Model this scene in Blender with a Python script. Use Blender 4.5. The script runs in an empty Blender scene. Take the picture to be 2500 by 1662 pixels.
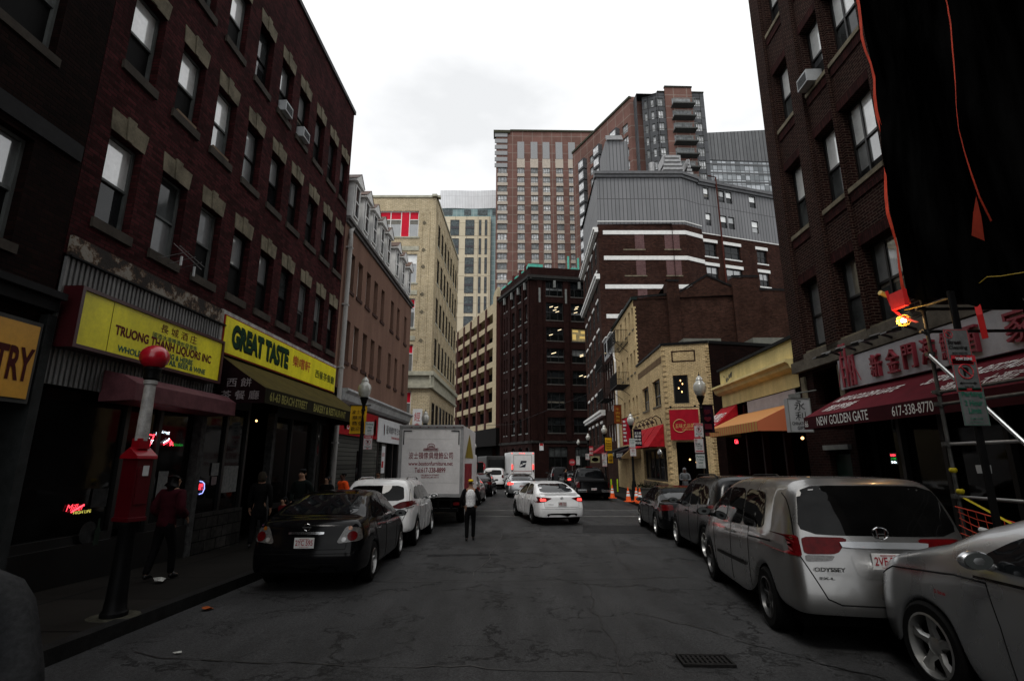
import bpy, bmesh, math, random
from mathutils import Vector, Matrix
from mathutils.bvhtree import BVHTree
random.seed(7)
scene = bpy.context.scene
COL = scene.collection
R = math.radians

# ------------------------------------------------------------------ camera
CAM_H = 1.85
PITCH = math.atan(297 / 1270)
cam = bpy.data.cameras.new('camera')
cam.sensor_width = 36.0
cam.lens = 36.0 * 1270 / 2500
cam.clip_start = 0.05
cam.clip_end = 3000
cam_ob = bpy.data.objects.new('camera', cam)
COL.objects.link(cam_ob)
cam_ob.location = (0, 0, CAM_H)
cam_ob.rotation_euler = (math.pi / 2 + PITCH, 0, 0)
scene.camera = cam_ob

# ------------------------------------------------------------------ sky, sun, exposure
SUN_EL, SUN_AZ = R(58), R(205)
world = bpy.data.worlds.new("World")
scene.world = world
world.use_nodes = True
nt = world.node_tree
nt.nodes.clear()
wo = nt.nodes.new('ShaderNodeOutputWorld')
bg = nt.nodes.new('ShaderNodeBackground')
sky = nt.nodes.new('ShaderNodeTexSky')
sky.sky_type = 'NISHITA'
sky.sun_disc = False
sky.sun_elevation = SUN_EL
sky.sun_rotation = SUN_AZ
tc = nt.nodes.new('ShaderNodeTexCoord')
mp = nt.nodes.new('ShaderNodeMapping')
mp.inputs['Scale'].default_value = (1.0, 1.0, 2.2)
cn = nt.nodes.new('ShaderNodeTexNoise')
cn.inputs['Scale'].default_value = 2.7
cn.inputs['Detail'].default_value = 5
cr = nt.nodes.new('ShaderNodeValToRGB')
cr.color_ramp.elements[0].position = 0.34
cr.color_ramp.elements[0].color = (7.3, 7.4, 7.5, 1)
cr.color_ramp.elements[1].position = 0.70
cr.color_ramp.elements[1].color = (11.2, 11.2, 11.2, 1)
mx = nt.nodes.new('ShaderNodeMixRGB')
mx.inputs[0].default_value = 0.95
nt.links.new(tc.outputs['Generated'], mp.inputs['Vector'])
nt.links.new(mp.outputs['Vector'], cn.inputs['Vector'])
nt.links.new(cn.outputs['Fac'], cr.inputs['Fac'])
nt.links.new(sky.outputs['Color'], mx.inputs[1])
nt.links.new(cr.outputs['Color'], mx.inputs[2])
nt.links.new(mx.outputs['Color'], bg.inputs['Color'])
bg.inputs['Strength'].default_value = 0.088
nt.links.new(bg.outputs['Background'], wo.inputs['Surface'])

sun = bpy.data.lights.new('sun', 'SUN')
sun.energy = 0.9
sun.angle = R(14)
sun.color = (1.0, 0.96, 0.9)
sun_ob = bpy.data.objects.new('sun', sun)
COL.objects.link(sun_ob)
sd = Vector((math.sin(SUN_AZ) * math.cos(SUN_EL), math.cos(SUN_AZ) * math.cos(SUN_EL), math.sin(SUN_EL)))
sun_ob.rotation_euler = sd.to_track_quat('Z', 'Y').to_euler()
sun_ob.location = (0, 0, 60)

scene.view_settings.view_transform = 'Standard'
scene.view_settings.look = 'None'
scene.view_settings.exposure = 0.50
scene.view_settings.gamma = 1
scene.render.engine = 'CYCLES'
scene.cycles.max_bounces = 6
scene.cycles.diffuse_bounces = 2
scene.cycles.glossy_bounces = 3

# ------------------------------------------------------------------ materials
MATS = {}
def alb(c):
    """the photograph's strong contrast: dim materials a good deal darker, bright ones kept"""
    f = min(1.0, (max(max(c), .002) / .42) ** .38)
    return tuple(q * f for q in c)
def _base(name):
    m = bpy.data.materials.new(name)
    m.use_nodes = True
    t = m.node_tree
    b = t.nodes['Principled BSDF']
    return m, t, b
def _noise(t, scale, detail=5, co='Object', rough=0.6, stretch=None):
    c = t.nodes.new('ShaderNodeTexCoord')
    n = t.nodes.new('ShaderNodeTexNoise')
    n.inputs['Scale'].default_value = scale
    n.inputs['Detail'].default_value = detail
    n.inputs['Roughness'].default_value = rough
    if stretch:
        mpp = t.nodes.new('ShaderNodeMapping')
        mpp.inputs['Scale'].default_value = stretch
        t.links.new(c.outputs[co], mpp.inputs['Vector'])
        t.links.new(mpp.outputs['Vector'], n.inputs['Vector'])
    else:
        t.links.new(c.outputs[co], n.inputs['Vector'])
    return n
def _ramp(t, src, p0, c0, p1, c1):
    r = t.nodes.new('ShaderNodeValToRGB')
    r.color_ramp.elements[0].position = p0
    r.color_ramp.elements[0].color = (*c0, 1)
    r.color_ramp.elements[1].position = p1
    r.color_ramp.elements[1].color = (*c1, 1)
    t.links.new(src, r.inputs['Fac'])
    return r
def _mix(t, kind, fac, a, b):
    m = t.nodes.new('ShaderNodeMixRGB')
    m.blend_type = kind
    if isinstance(fac, (int, float)): m.inputs[0].default_value = fac
    else: t.links.new(fac, m.inputs[0])
    for i, q in ((1, a), (2, b)):
        if isinstance(q, tuple): m.inputs[i].default_value = (*q, 1)
        else: t.links.new(q, m.inputs[i])
    return m.outputs[0]
def _bump(t, b, h, strength, dist=0.01):
    bu = t.nodes.new('ShaderNodeBump')
    bu.inputs['Strength'].default_value = strength
    bu.inputs['Distance'].default_value = dist
    t.links.new(h, bu.inputs['Height'])
    t.links.new(bu.outputs['Normal'], b.inputs['Normal'])
def plain(name, col, rough=0.6, metal=0.0, var=0.25, scale=3.0, bump=0.0, coat=0.0, streak=False, spec=None):
    if name in MATS: return MATS[name]
    if metal < .5: col = alb(col)
    if spec is None and rough >= .5: spec = .10
    m, t, b = _base(name)
    if var > 0:
        n = _noise(t, scale, 6, stretch=(1, 1, 0.25) if streak else None)
        lo = tuple(c * (1 - var) for c in col); hi = tuple(min(1, c * (1 + var * 0.7)) for c in col)
        r = _ramp(t, n.outputs['Fac'], 0.3, lo, 0.7, hi)
        n2 = _noise(t, scale * 9, 4)
        r2 = _ramp(t, n2.outputs['Fac'], 0.3, (1 - var * .6,) * 3, 0.7, (1, 1, 1))
        t.links.new(_mix(t, 'MULTIPLY', 1.0, r.outputs[0], r2.outputs[0]), b.inputs['Base Color'])
        if bump: _bump(t, b, n2.outputs['Fac'], bump)
    else:
        b.inputs['Base Color'].default_value = (*col, 1)
    b.inputs['Roughness'].default_value = rough
    b.inputs['Metallic'].default_value = metal
    if coat: b.inputs['Coat Weight'].default_value = coat; b.inputs['Coat Roughness'].default_value = 0.04
    if spec is not None: b.inputs['Specular IOR Level'].default_value = spec
    MATS[name] = m
    return m
def brick(name, c1, c2, mortar, bw=0.21, bh=0.07, ms=0.009, dirt_or_shade=0.5, bump=0.5, stain=(0.25, 0.25, 0.25), rough=0.85):
    if name in MATS: return MATS[name]
    c1, c2, mortar = alb(c1), alb(c2), alb(mortar)
    m, t, b = _base(name)
    tc = t.nodes.new('ShaderNodeTexCoord')
    bt = t.nodes.new('ShaderNodeTexBrick')
    bt.inputs['Scale'].default_value = 1.0
    bt.inputs['Brick Width'].default_value = bw
    bt.inputs['Row Height'].default_value = bh
    bt.inputs['Mortar Size'].default_value = ms
    bt.inputs['Mortar Smooth'].default_value = 0.2
    bt.inputs['Color1'].default_value = (*c1, 1)
    bt.inputs['Color2'].default_value = (*c2, 1)
    bt.inputs['Mortar'].default_value = (*mortar, 1)
    t.links.new(tc.outputs['UV'], bt.inputs['Vector'])
    n = _noise(t, 0.55, 8, rough=0.7)
    r = _ramp(t, n.outputs['Fac'], 0.32, tuple(1 - dirt_or_shade * (1 - s) for s in stain), 0.62, (1, 1, 1))
    n2 = _noise(t, 9, 4)
    r2 = _ramp(t, n2.outputs['Fac'], 0.3, (0.72, 0.72, 0.72), 0.7, (1.18, 1.16, 1.14))
    n3 = _noise(t, 1.6, 6, stretch=(1, 1, 0.13))
    r3 = _ramp(t, n3.outputs['Fac'], 0.35, (0.7, 0.7, 0.7), 0.6, (1.05, 1.05, 1.05))
    c = _mix(t, 'MULTIPLY', 1.0, bt.outputs['Color'], r.outputs[0])
    c = _mix(t, 'MULTIPLY', 1.0, c, r2.outputs[0])
    c = _mix(t, 'MULTIPLY', dirt_or_shade, c, r3.outputs[0])
    t.links.new(c, b.inputs['Base Color'])
    b.inputs['Roughness'].default_value = rough
    b.inputs['Specular IOR Level'].default_value = .04
    iv = t.nodes.new('ShaderNodeMath'); iv.operation = 'SUBTRACT'; iv.inputs[0].default_value = 1.0
    t.links.new(bt.outputs['Fac'], iv.inputs[1])
    _bump(t, b, iv.outputs[0], bump, 0.012)
    MATS[name] = m
    return m
def panels(name, c1, c2, joint, w, h, ms=0.04, rough=0.7, offset=0.0, spec=0.08, var=0.3):
    """flat panels with joints, each a little different (cladding, glazing far away, paving)"""
    if name in MATS: return MATS[name]
    c1, c2, joint = alb(c1), alb(c2), alb(joint)
    m, t, b = _base(name)
    tc = t.nodes.new('ShaderNodeTexCoord')
    bt = t.nodes.new('ShaderNodeTexBrick')
    bt.offset = offset
    bt.inputs['Scale'].default_value = 1.0
    bt.inputs['Brick Width'].default_value = w
    bt.inputs['Row Height'].default_value = h
    bt.inputs['Mortar Size'].default_value = ms
    bt.inputs['Color1'].default_value = (*c1, 1)
    bt.inputs['Color2'].default_value = (*c2, 1)
    bt.inputs['Mortar'].default_value = (*joint, 1)
    t.links.new(tc.outputs['UV'], bt.inputs['Vector'])
    n = _noise(t, 0.35, 6)
    r = _ramp(t, n.outputs['Fac'], 0.3, (1 - var,) * 3, 0.7, (1, 1, 1))
    t.links.new(_mix(t, 'MULTIPLY', 1.0, bt.outputs['Color'], r.outputs[0]), b.inputs['Base Color'])
    b.inputs['Roughness'].default_value = rough
    b.inputs['Specular IOR Level'].default_value = spec
    MATS[name] = m
    return m
def glow(name, col, strength):
    if name in MATS: return MATS[name]
    m, t, b = _base(name)
    b.inputs['Base Color'].default_value = (*[c * .3 for c in col], 1)
    b.inputs['Emission Color'].default_value = (*col, 1)
    b.inputs['Emission Strength'].default_value = strength
    MATS[name] = m
    return m
def glassy(name, col=(0.012, 0.014, 0.015), rough=0.04, wav=0.04):
    if name in MATS: return MATS[name]
    m, t, b = _base(name)
    n = _noise(t, 1.3, 3)
    r = _ramp(t, n.outputs['Fac'], 0.35, tuple(c * .5 for c in col), 0.7, tuple(c * 1.4 for c in col))
    t.links.new(r.outputs[0], b.inputs['Base Color'])
    b.inputs['Roughness'].default_value = rough
    b.inputs['IOR'].default_value = 1.52
    b.inputs['Specular IOR Level'].default_value = .33
    if wav:
        n2 = _noise(t, 2.5, 2)
        _bump(t, b, n2.outputs['Fac'], wav, 0.02)
    MATS[name] = m
    return m
def carpaint(name, col, metal=0.0, rough=0.28, coat=.8):
    if name in MATS: return MATS[name]
    m, t, b = _base(name)
    n = _noise(t, 1.2, 7)
    r = _ramp(t, n.outputs['Fac'], 0.3, tuple(c * .82 for c in col), 0.7, col)
    t.links.new(r.outputs[0], b.inputs['Base Color'])
    b.inputs['Metallic'].default_value = metal
    n2 = _noise(t, 2.5, 2)
    r2 = _ramp(t, n2.outputs['Fac'], 0.35, (rough,) * 3, 0.75, (min(1, rough * 1.5),) * 3)
    t.links.new(r2.outputs[0], b.inputs['Roughness'])
    b.inputs['Coat Weight'].default_value = coat
    b.inputs['Coat Roughness'].default_value = 0.05
    MATS[name] = m
    return m

# ------------------------------------------------------------------ mesh building
_bench = bpy.data.scenes.new('bench')     # modifiers are applied in a scene of their own, which is removed at the end
def apply_modifiers(o):
    _bench.collection.objects.link(o)
    vl = _bench.view_layers[0]; vl.update()
    r = bpy.data.meshes.new_from_object(o.evaluated_get(vl.depsgraph))
    bpy.data.objects.remove(o)
    return r
ORI = {}
def put(o, parent=None):
    COL.objects.link(o)
    if parent is not None: o.parent = parent
    return o
def tag(o, label=None, cat=None, group=None, kind=None):
    if label: o['label'] = label
    if cat: o['category'] = cat
    if group: o['group'] = group
    if kind: o['kind'] = kind
    return o
def thing(name, label, cat, loc, group=None, rz=None, rx=0.0):
    """an Empty at a thing's base; rz given: its parts are built in local coordinates"""
    o = bpy.data.objects.new(name, None)
    o.empty_display_size = 0.3
    COL.objects.link(o)
    o.location = loc
    if rz is None: ORI[o.name] = Vector(loc)
    else:
        o.rotation_euler = (rx, 0, rz); ORI[o.name] = Vector((0, 0, 0))
    return tag(o, label, cat, group)
_TX = {}
def text_data(body, bold=0.0, depth=0.0):
    k = (body, bold, depth)
    if k not in _TX:
        cu = bpy.data.curves.new('t', 'FONT')
        cu.body = body; cu.offset = bold; cu.extrude = depth
        cu.resolution_u = 3
        cu.space_line = 1.05
        cu.align_x = 'CENTER'
        o = bpy.data.objects.new('t', cu)
        me = bpy.data.meshes.new_from_object(o)
        vs = [v.co.copy() for v in me.vertices]
        fs = [tuple(p.vertices) for p in me.polygons]
        bpy.data.objects.remove(o); bpy.data.curves.remove(cu); bpy.data.meshes.remove(me)
        _TX[k] = (vs, fs)
    return _TX[k]
# these part names are countable: every piece becomes a part of its own
SPLIT = {'pier', 'pilaster', 'keystone', 'column', 'shop_window', 'diamond_inlay', 'grey_bay', 'bay_glass', 'floor_band', 'bracket', 'side_panel', 'side_wall_panel', 'soldier_course',
         'band', 'chimney', 'shop_light', 'room_light', 'entrance_light', 'food_picture', 'stone_block', 'louvre', 'upper_windows', 'white_band', 'parapet_slab', 'bricked_up_window',
         'door_guide', 'marker_light', 'side_print', 'door_handle', 'roof_rail', 'side_window', 'brake_light', 'pier_edge', 'rub_strip', 'white_cornice', 'cone_band', 'bolt', 'tube_brace', 'panel_joint', 'chrome_strip', 'stone_band', 'panel_gaps', 'white_cornice'}
class MB:
    def __init__(s): s.v = []; s.f = []
    def poly(s, pts):
        i = len(s.v); s.v += [Vector(p) for p in pts]; s.f.append(tuple(range(i, i + len(pts)))); return s
    def box(s, a0, a1, b0, b1, c0, c1, fn=None):
        i = len(s.v)
        for a, b, c in ((a0, b0, c0), (a1, b0, c0), (a1, b1, c0), (a0, b1, c0), (a0, b0, c1), (a1, b0, c1), (a1, b1, c1), (a0, b1, c1)):
            s.v.append(fn(a, b, c) if fn else Vector((a, b, c)))
        for q in ((0, 3, 2, 1), (4, 5, 6, 7), (0, 1, 5, 4), (1, 2, 6, 5), (2, 3, 7, 6), (3, 0, 4, 7)):
            s.f.append(tuple(i + k for k in q))
        return s
    def prism(s, prof, a0, a1, fn):
        """profile of (b,c) points swept along a"""
        i = len(s.v); n = len(prof)
        for a in (a0, a1):
            for b, c in prof: s.v.append(fn(a, b, c))
        s.f.append(tuple(i + k for k in range(n))); s.f.append(tuple(i + n + k for k in reversed(range(n))))
        for k in range(n):
            l = (k + 1) % n
            s.f.append((i + k, i + l, i + n + l, i + n + k))
        return s
    def tube(s, pts, r, n=8, cap=True):
        pts = [Vector(p) for p in pts]
        rr = r if isinstance(r, (list, tuple)) else [r] * len(pts)
        i0 = len(s.v)
        up = Vector((0, 0, 1))
        for k, p in enumerate(pts):
            d = (pts[min(k + 1, len(pts) - 1)] - pts[max(k - 1, 0)])
            if d.length < 1e-9: d = Vector((0, 0, 1))
            d.normalize()
            a = d.cross(up if abs(d.z) < 0.95 else Vector((1, 0, 0))); a.normalize()
            b = d.cross(a)
            for j in range(n):
                t = 2 * math.pi * j / n
                s.v.append(p + (a * math.cos(t) + b * math.sin(t)) * rr[k])
        for k in range(len(pts) - 1):
            for j in range(n):
                l = (j + 1) % n
                s.f.append((i0 + k * n + j, i0 + k * n + l, i0 + (k + 1) * n + l, i0 + (k + 1) * n + j))
        if cap:
            s.f.append(tuple(i0 + j for j in range(n)))
            s.f.append(tuple(i0 + (len(pts) - 1) * n + j for j in range(n)))
        return s
    def lathe(s, o, prof, n=16, axis='z', sc=(1, 1), cap=True):
        """prof of (r,h) about an axis through o"""
        i0 = len(s.v); o = Vector(o)
        for r, h in prof:
            for j in range(n):
                t = 2 * math.pi * j / n
                c, q = r * math.cos(t) * sc[0], r * math.sin(t) * sc[1]
                s.v.append(o + {'z': Vector((c, q, h)), 'x': Vector((h, c, q)), 'y': Vector((c, h, q))}[axis])
        for k in range(len(prof) - 1):
            for j in range(n):
                l = (j + 1) % n
                s.f.append((i0 + k * n + j, i0 + k * n + l, i0 + (k + 1) * n + l, i0 + (k + 1) * n + j))
        if not cap: return s
        if prof[0][0] > 1e-4: s.f.append(tuple(i0 + j for j in range(n)))
        if prof[-1][0] > 1e-4: s.f.append(tuple(i0 + (len(prof) - 1) * n + j for j in range(n)))
        return s
    def ball(s, o, r, n=12, m=8, sc=(1, 1, 1)):
        prof = [(max(1e-4, r * math.sin(math.pi * k / m)) , -r * math.cos(math.pi * k / m) * sc[2]) for k in range(m + 1)]
        return s.lathe(o, prof, n, 'z', sc[:2])
    def text(s, body, fn, x0, y0, w, h, bold=0.02, depth=0.0, shear=0.0, off=0.004):
        """fits the text in w x h (either None keeps the letters' shape), lower left at x0,y0"""
        if any(ord(c) > 0x2e80 for c in body): bold = min(bold, .004)
        vs, fs = text_data(body, bold, depth)
        if not vs: return s
        ax, bx = min(v.x for v in vs), max(v.x for v in vs)
        ay, by = min(v.y for v in vs), max(v.y for v in vs)
        az = min(v.z for v in vs)
        if w is None: w = h * (bx - ax) / (by - ay)
        if h is None: h = w * (by - ay) / (bx - ax)
        i = len(s.v)
        for v in vs:
            u, q = (v.x - ax) / (bx - ax), (v.y - ay) / (by - ay)
            s.v.append(fn(x0 + u * w + shear * q * h, y0 + q * h, off + (v.z - az)))
        for f in fs: s.f.append(tuple(i + k for k in f))
        return s
    def islands(s):
        par = list(range(len(s.v)))
        def find(a):
            while par[a] != a: par[a] = par[par[a]]; a = par[a]
            return a
        for f in s.f:
            r = find(f[0])
            for k in f[1:]: par[find(k)] = r
        groups = {}
        for f in s.f: groups.setdefault(find(f[0]), []).append(f)
        out = []
        for fs in groups.values():
            idx = {}; m = MB()
            for f in fs:
                for k in f:
                    if k not in idx: idx[k] = len(m.v); m.v.append(s.v[k])
                m.f.append(tuple(idx[k] for k in f))
            out.append(m)
        return out
    def build(s, name, mat, parent=None, smooth=False, bevel=0.0, origin=None, recalc=True, whole=False):
        if parent is not None and not whole and name in SPLIT and s.f:
            parts = s.islands()
            if 1 < len(parts) <= 100:
                return [q.build(name, mat, parent, smooth, bevel, origin, recalc, True) for q in parts][0]
        if not s.v: s.box(0, .001, 0, .001, 0, .001)
        org = Vector(origin) if origin is not None else (ORI.get(parent.name, Vector((0, 0, 0))) if parent is not None else Vector((0, 0, 0)))
        me = bpy.data.meshes.new(name)
        me.from_pydata([v - org for v in s.v], [], s.f)
        me.validate()
        if recalc or bevel:
            bm = bmesh.new(); bm.from_mesh(me)
            bmesh.ops.remove_doubles(bm, verts=bm.verts, dist=1e-5) if bevel or smooth else None
            bmesh.ops.recalc_face_normals(bm, faces=bm.faces)
            if bevel:
                bmesh.ops.bevel(bm, geom=list(bm.edges), offset=bevel, segments=2, affect='EDGES', profile=0.6)
            bm.to_mesh(me); bm.free()
        uv = me.uv_layers.new(name='UVMap')
        vs = me.vertices
        for p in me.polygons:
            n = p.normal
            if smooth: p.use_smooth = True
            if abs(n.z) > 0.75:
                for li in p.loop_indices:
                    c = vs[me.loops[li].vertex_index].co; uv.data[li].uv = (c.x + org.x, c.y + org.y)
            else:
                q = math.hypot(n.x, n.y) or 1
                tx, ty = -n.y / q, n.x / q
                if abs(tx) > abs(ty):
                    if tx < 0: tx, ty = -tx, -ty
                elif ty < 0: tx, ty = -tx, -ty
                for li in p.loop_indices:
                    c = vs[me.loops[li].vertex_index].co + org; uv.data[li].uv = (c.x * tx + c.y * ty, c.z)
        if smooth == 'auto':
            me.set_sharp_from_angle(angle=R(35))
        me.materials.append(mat)
        o = bpy.data.objects.new(name, me)
        if parent is None: o.location = org
        if parent is not None: ORI[o.name] = org
        return put(o, parent)
def copy_tree(o, parent=None):
    c = o.copy(); COL.objects.link(c); c.parent = parent
    for ch in list(o.children): copy_tree(ch, c)
    return c
def gz(y):
    """height of the carriageway: it falls away gently from the camera"""
    return -0.025 * max(0.0, min(12.0, y - 5.0))

# ------------------------------------------------------------------ facades
class Facade:
    """vertical plane: s along it, o out of it towards the viewer's side, z up"""
    def __init__(f, x0, y0, dx, dy, out):
        q = math.hypot(dx, dy)
        f.p = Vector((x0, y0, 0)); f.d = Vector((dx / q, dy / q, 0))
        f.n = Vector((f.d.y, -f.d.x, 0)) * out
    def __call__(f, s, o, z): return f.p + f.d * s + f.n * o + Vector((0, 0, z))
    def tx(f, sign=1, base=0.0, s0=0.0, z0=0.0):
        """text mapping: u runs along s (sign) from s0, v up from z0, w out"""
        return lambda u, v, w: f(s0 + sign * u, base + w, z0 + v)
K = 0.0276
FL = Facade(-6.9, 0, K, 1, 1)          # left street front, s = distance up the street
FR = Facade(7.9, 0, K, 1, -1)          # right street front
def wall(fn, s0, s1, z0, z1, holes, depth, mat, parent, name='wall'):
    ss = sorted({s0, s1, *[h[0] for h in holes], *[h[1] for h in holes]})
    zs = sorted({z0, z1, *[h[2] for h in holes], *[h[3] for h in holes]})
    ss = [x for x in ss if s0 - 1e-6 <= x <= s1 + 1e-6]; zs = [x for x in zs if z0 - 1e-6 <= x <= z1 + 1e-6]
    m = MB()
    for i in range(len(ss) - 1):
        run = None
        for j in range(len(zs) - 1):
            cs, cz = (ss[i] + ss[i + 1]) / 2, (zs[j] + zs[j + 1]) / 2
            if any(h[0] < cs < h[1] and h[2] < cz < h[3] for h in holes):
                if run is not None: m.poly([fn(ss[i], 0, run), fn(ss[i + 1], 0, run), fn(ss[i + 1], 0, zs[j]), fn(ss[i], 0, zs[j])]); run = None
            elif run is None: run = zs[j]
        if run is not None: m.poly([fn(ss[i], 0, run), fn(ss[i + 1], 0, run), fn(ss[i + 1], 0, z1), fn(ss[i], 0, z1)])
    for a, b, c, e in holes:
        m.poly([fn(a, 0, c), fn(b, 0, c), fn(b, -depth, c), fn(a, -depth, c)])
        m.poly([fn(a, 0, e), fn(b, 0, e), fn(b, -depth, e), fn(a, -depth, e)])
        m.poly([fn(a, 0, c), fn(a, 0, e), fn(a, -depth, e), fn(a, -depth, c)])
        m.poly([fn(b, 0, c), fn(b, 0, e), fn(b, -depth, e), fn(b, -depth, c)])
    return m.build(name, mat, parent, recalc=False)
def ring(m, fn, s0, s1, z0, z1, t, o0, o1):
    m.box(s0, s1, o0, o1, z0, z0 + t, fn); m.box(s0, s1, o0, o1, z1 - t, z1, fn)
    m.box(s0, s0 + t, o0, o1, z0 + t, z1 - t, fn); m.box(s1 - t, s1, o0, o1, z0 + t, z1 - t, fn)
_WR = random.Random(11)
def window(parent, fn, h, depth, fmat, up, low, t=0.05, rail=0.5, mull=(), sill=None, lintel=None, smat=None, lmat=None, rows=(), blind=.35):
    """frame (the window itself) > pane, pane, sill, lintel"""
    a, b, c, e = h
    m = MB(); o1 = -depth + 0.07; o0 = -depth
    ring(m, fn, a, b, c, e, t, o0, o1)
    zr = c + (e - c) * rail if rail else None
    if rail: m.box(a + t, b - t, o0 + .005, o1 - .012, zr - t * .5, zr + t * .5, fn)
    for q in mull:
        x = a + (b - a) * q; m.box(x - t * .45, x + t * .45, o0 + .008, o1 - .006, c + t, e - t, fn)
    for q in rows:
        z = c + (e - c) * q; m.box(a + t, b - t, o0 + .006, o1 - .01, z - t * .4, z + t * .4, fn)
    w = m.build('window', fmat, parent)
    if rail:
        MB().poly([fn(a, o0 + .03, zr), fn(b, o0 + .03, zr), fn(b, o0 + .03, e), fn(a, o0 + .03, e)]).build('pane', up, w, recalc=False)
        MB().poly([fn(a, o0 + .015, c), fn(b, o0 + .015, c), fn(b, o0 + .015, zr), fn(a, o0 + .015, zr)]).build('pane', low, w, recalc=False)
        if _WR.random() < blind:
            q = _WR.choice((.12, .25, .4, .62, .8)); zb_ = zr - (zr - c) * q
            MB().poly([fn(a + t, o0 + .018, zb_), fn(b - t, o0 + .018, zb_), fn(b - t, o0 + .018, zr), fn(a + t, o0 + .018, zr)]).build('blind', _WR.choice((M_BLIND2, M_CURT, M_CURT2)), w, recalc=False)
        if _WR.random() < blind and up not in (M_SKYBLIND,):
            q = _WR.uniform(.2, .9); x1 = a + t + (b - a - 2 * t) * q
            MB().poly([fn(a + t, o0 + .034, zr), fn(x1, o0 + .034, zr), fn(x1, o0 + .034, e - t), fn(a + t, o0 + .034, e - t)]).build('curtain', _WR.choice((M_BLIND2, M_CURT, M_CURT2)), w, recalc=False)
    else:
        MB().poly([fn(a, o0 + .02, c), fn(b, o0 + .02, c), fn(b, o0 + .02, e), fn(a, o0 + .02, e)]).build('pane', up, w, recalc=False)
    if sill:
        MB().box(a - sill[0], b + sill[0], -depth + .07, sill[1], c - sill[2], c - .002, fn).build('sill', smat, w)
    if lintel:
        k = MB(); lh, ov = lintel[:2]; z = e + .002; mid = (a + b) / 2; kw = (b - a) * .085
        o = .012
        for s0_, s1_, t0, t1, zz, oo in ((a - .02, mid - kw, a - ov, mid - kw * 1.6, lh, o), (mid + kw, b + .02, mid + kw * 1.6, b + ov, lh, o), (mid - kw, mid + kw, mid - kw * 1.6, mid + kw * 1.6, lh * 1.13, o + .02)):
            pts = [(s0_ + .004, z), (s1_ - .004, z), (t1 - .004, z + zz), (t0 + .004, z + zz)]
            i = len(k.v)
            for off in (-.06, oo):
                for p in pts: k.v.append(fn(p[0], off, p[1]))
            for q in ((0, 1, 2, 3), (7, 6, 5, 4), (0, 4, 5, 1), (1, 5, 6, 2), (2, 6, 7, 3), (3, 7, 4, 0)): k.f.append(tuple(i + x for x in q))
        k.build('lintel', lmat, w)
    return w
def mass(fn, s0, s1, z0, z1, depth, mat, parent, name='side_wall', roofmat=None, ends=(1, 1)):
    """ends, back and roof of a building behind its front"""
    m = MB()
    if ends[0]: m.poly([fn(s0, 0, z0), fn(s0, -depth, z0), fn(s0, -depth, z1), fn(s0, 0, z1)])
    if ends[1]: m.poly([fn(s1, 0, z0), fn(s1, -depth, z0), fn(s1, -depth, z1), fn(s1, 0, z1)])
    m.poly([fn(s0, -depth, z0), fn(s1, -depth, z0), fn(s1, -depth, z1), fn(s0, -depth, z1)])
    w = m.build(name, mat, parent, recalc=False)
    MB().poly([fn(s0, 0, z1), fn(s1, 0, z1), fn(s1, -depth, z1), fn(s0, -depth, z1)]).build('roof', roofmat or M_ROOF, parent, recalc=False)
    return w

M_ROOF = plain('roofing', (0.045, 0.045, 0.045), 0.9)
M_BLACK = plain('black_paint', (0.012, 0.012, 0.012), 0.45, var=0.3)
M_IRON = plain('black_iron', (0.014, 0.014, 0.015), 0.5, var=0.3)
M_WHITE = plain('white_paint', (0.78, 0.78, 0.76), 0.5, var=0.18)
M_GREYF = plain('grey_frame', (0.22, 0.23, 0.22), 0.5)
M_DKF = plain('dark_frame', (0.022, 0.022, 0.022), 0.5)
M_STONE = plain('buff_stone', (0.23, 0.20, 0.14), 0.8, var=0.5, bump=.3)
M_SILL = plain('brown_sill', (0.10, 0.085, 0.07), 0.8, var=0.35)
M_GLASS = glassy('dark_glass')
M_GLASS2 = glassy('grey_glass', (0.05, 0.055, 0.055), 0.07)
M_SKYBLIND = plain('sky_white_blind', (0.80, 0.82, 0.80), 0.35, var=0.22, scale=1.5, coat=1.0)  # blind base whitened to carry the sky reflected in upper panes
M_BLIND2 = plain('dull_blind', (0.22, 0.235, 0.235), 0.35, var=0.25, scale=1.5, coat=1.0)
M_CURT = plain('cream_curtain', (0.20, 0.185, 0.15), 0.5, var=0.3, scale=8, coat=1.0)
M_CURT2 = plain('grey_curtain', (0.07, 0.075, 0.08), 0.5, var=0.4, scale=8, coat=1.0)
for _m in (M_SKYBLIND, M_BLIND2): _m.node_tree.nodes['Principled BSDF'].inputs['Coat IOR'].default_value = 2.7
M_SCREEN = plain('insect_screen', (0.018, 0.018, 0.018), 0.7, var=0.3)
M_STEEL = plain('galvanised_steel', (0.30, 0.30, 0.30), 0.35, metal=0.8, var=0.3)
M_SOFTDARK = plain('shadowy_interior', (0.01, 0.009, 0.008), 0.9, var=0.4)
M_ORANGE_LIT = glow('lit_lamp', (1.0, 0.55, 0.2), 2.6)
M_ROOMLIGHT = glow('ceiling_tube', (1.0, 0.80, 0.5), 1.3)
# ------------------------------------------------------------------ measuring helper: where a line of sight meets a wall
PC, PS = math.cos(PITCH), math.sin(PITCH)
def ray(px, py):
    x, u = (px - 1250) / 1270, (831 - py) / 1270
    return Vector((x, PC - u * PS, PS + u * PC))
def at(f, px, py, o=0.0):
    """(s, z) on facade f, o metres in front of it"""
    r = ray(px, py); q = f.p + f.n * o
    t = (q.x * f.n.x + q.y * f.n.y) / (r.x * f.n.x + r.y * f.n.y)
    h = r * t
    return ((h.x - f.p.x) * f.d.x + (h.y - f.p.y) * f.d.y, CAM_H + h.z)

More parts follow.
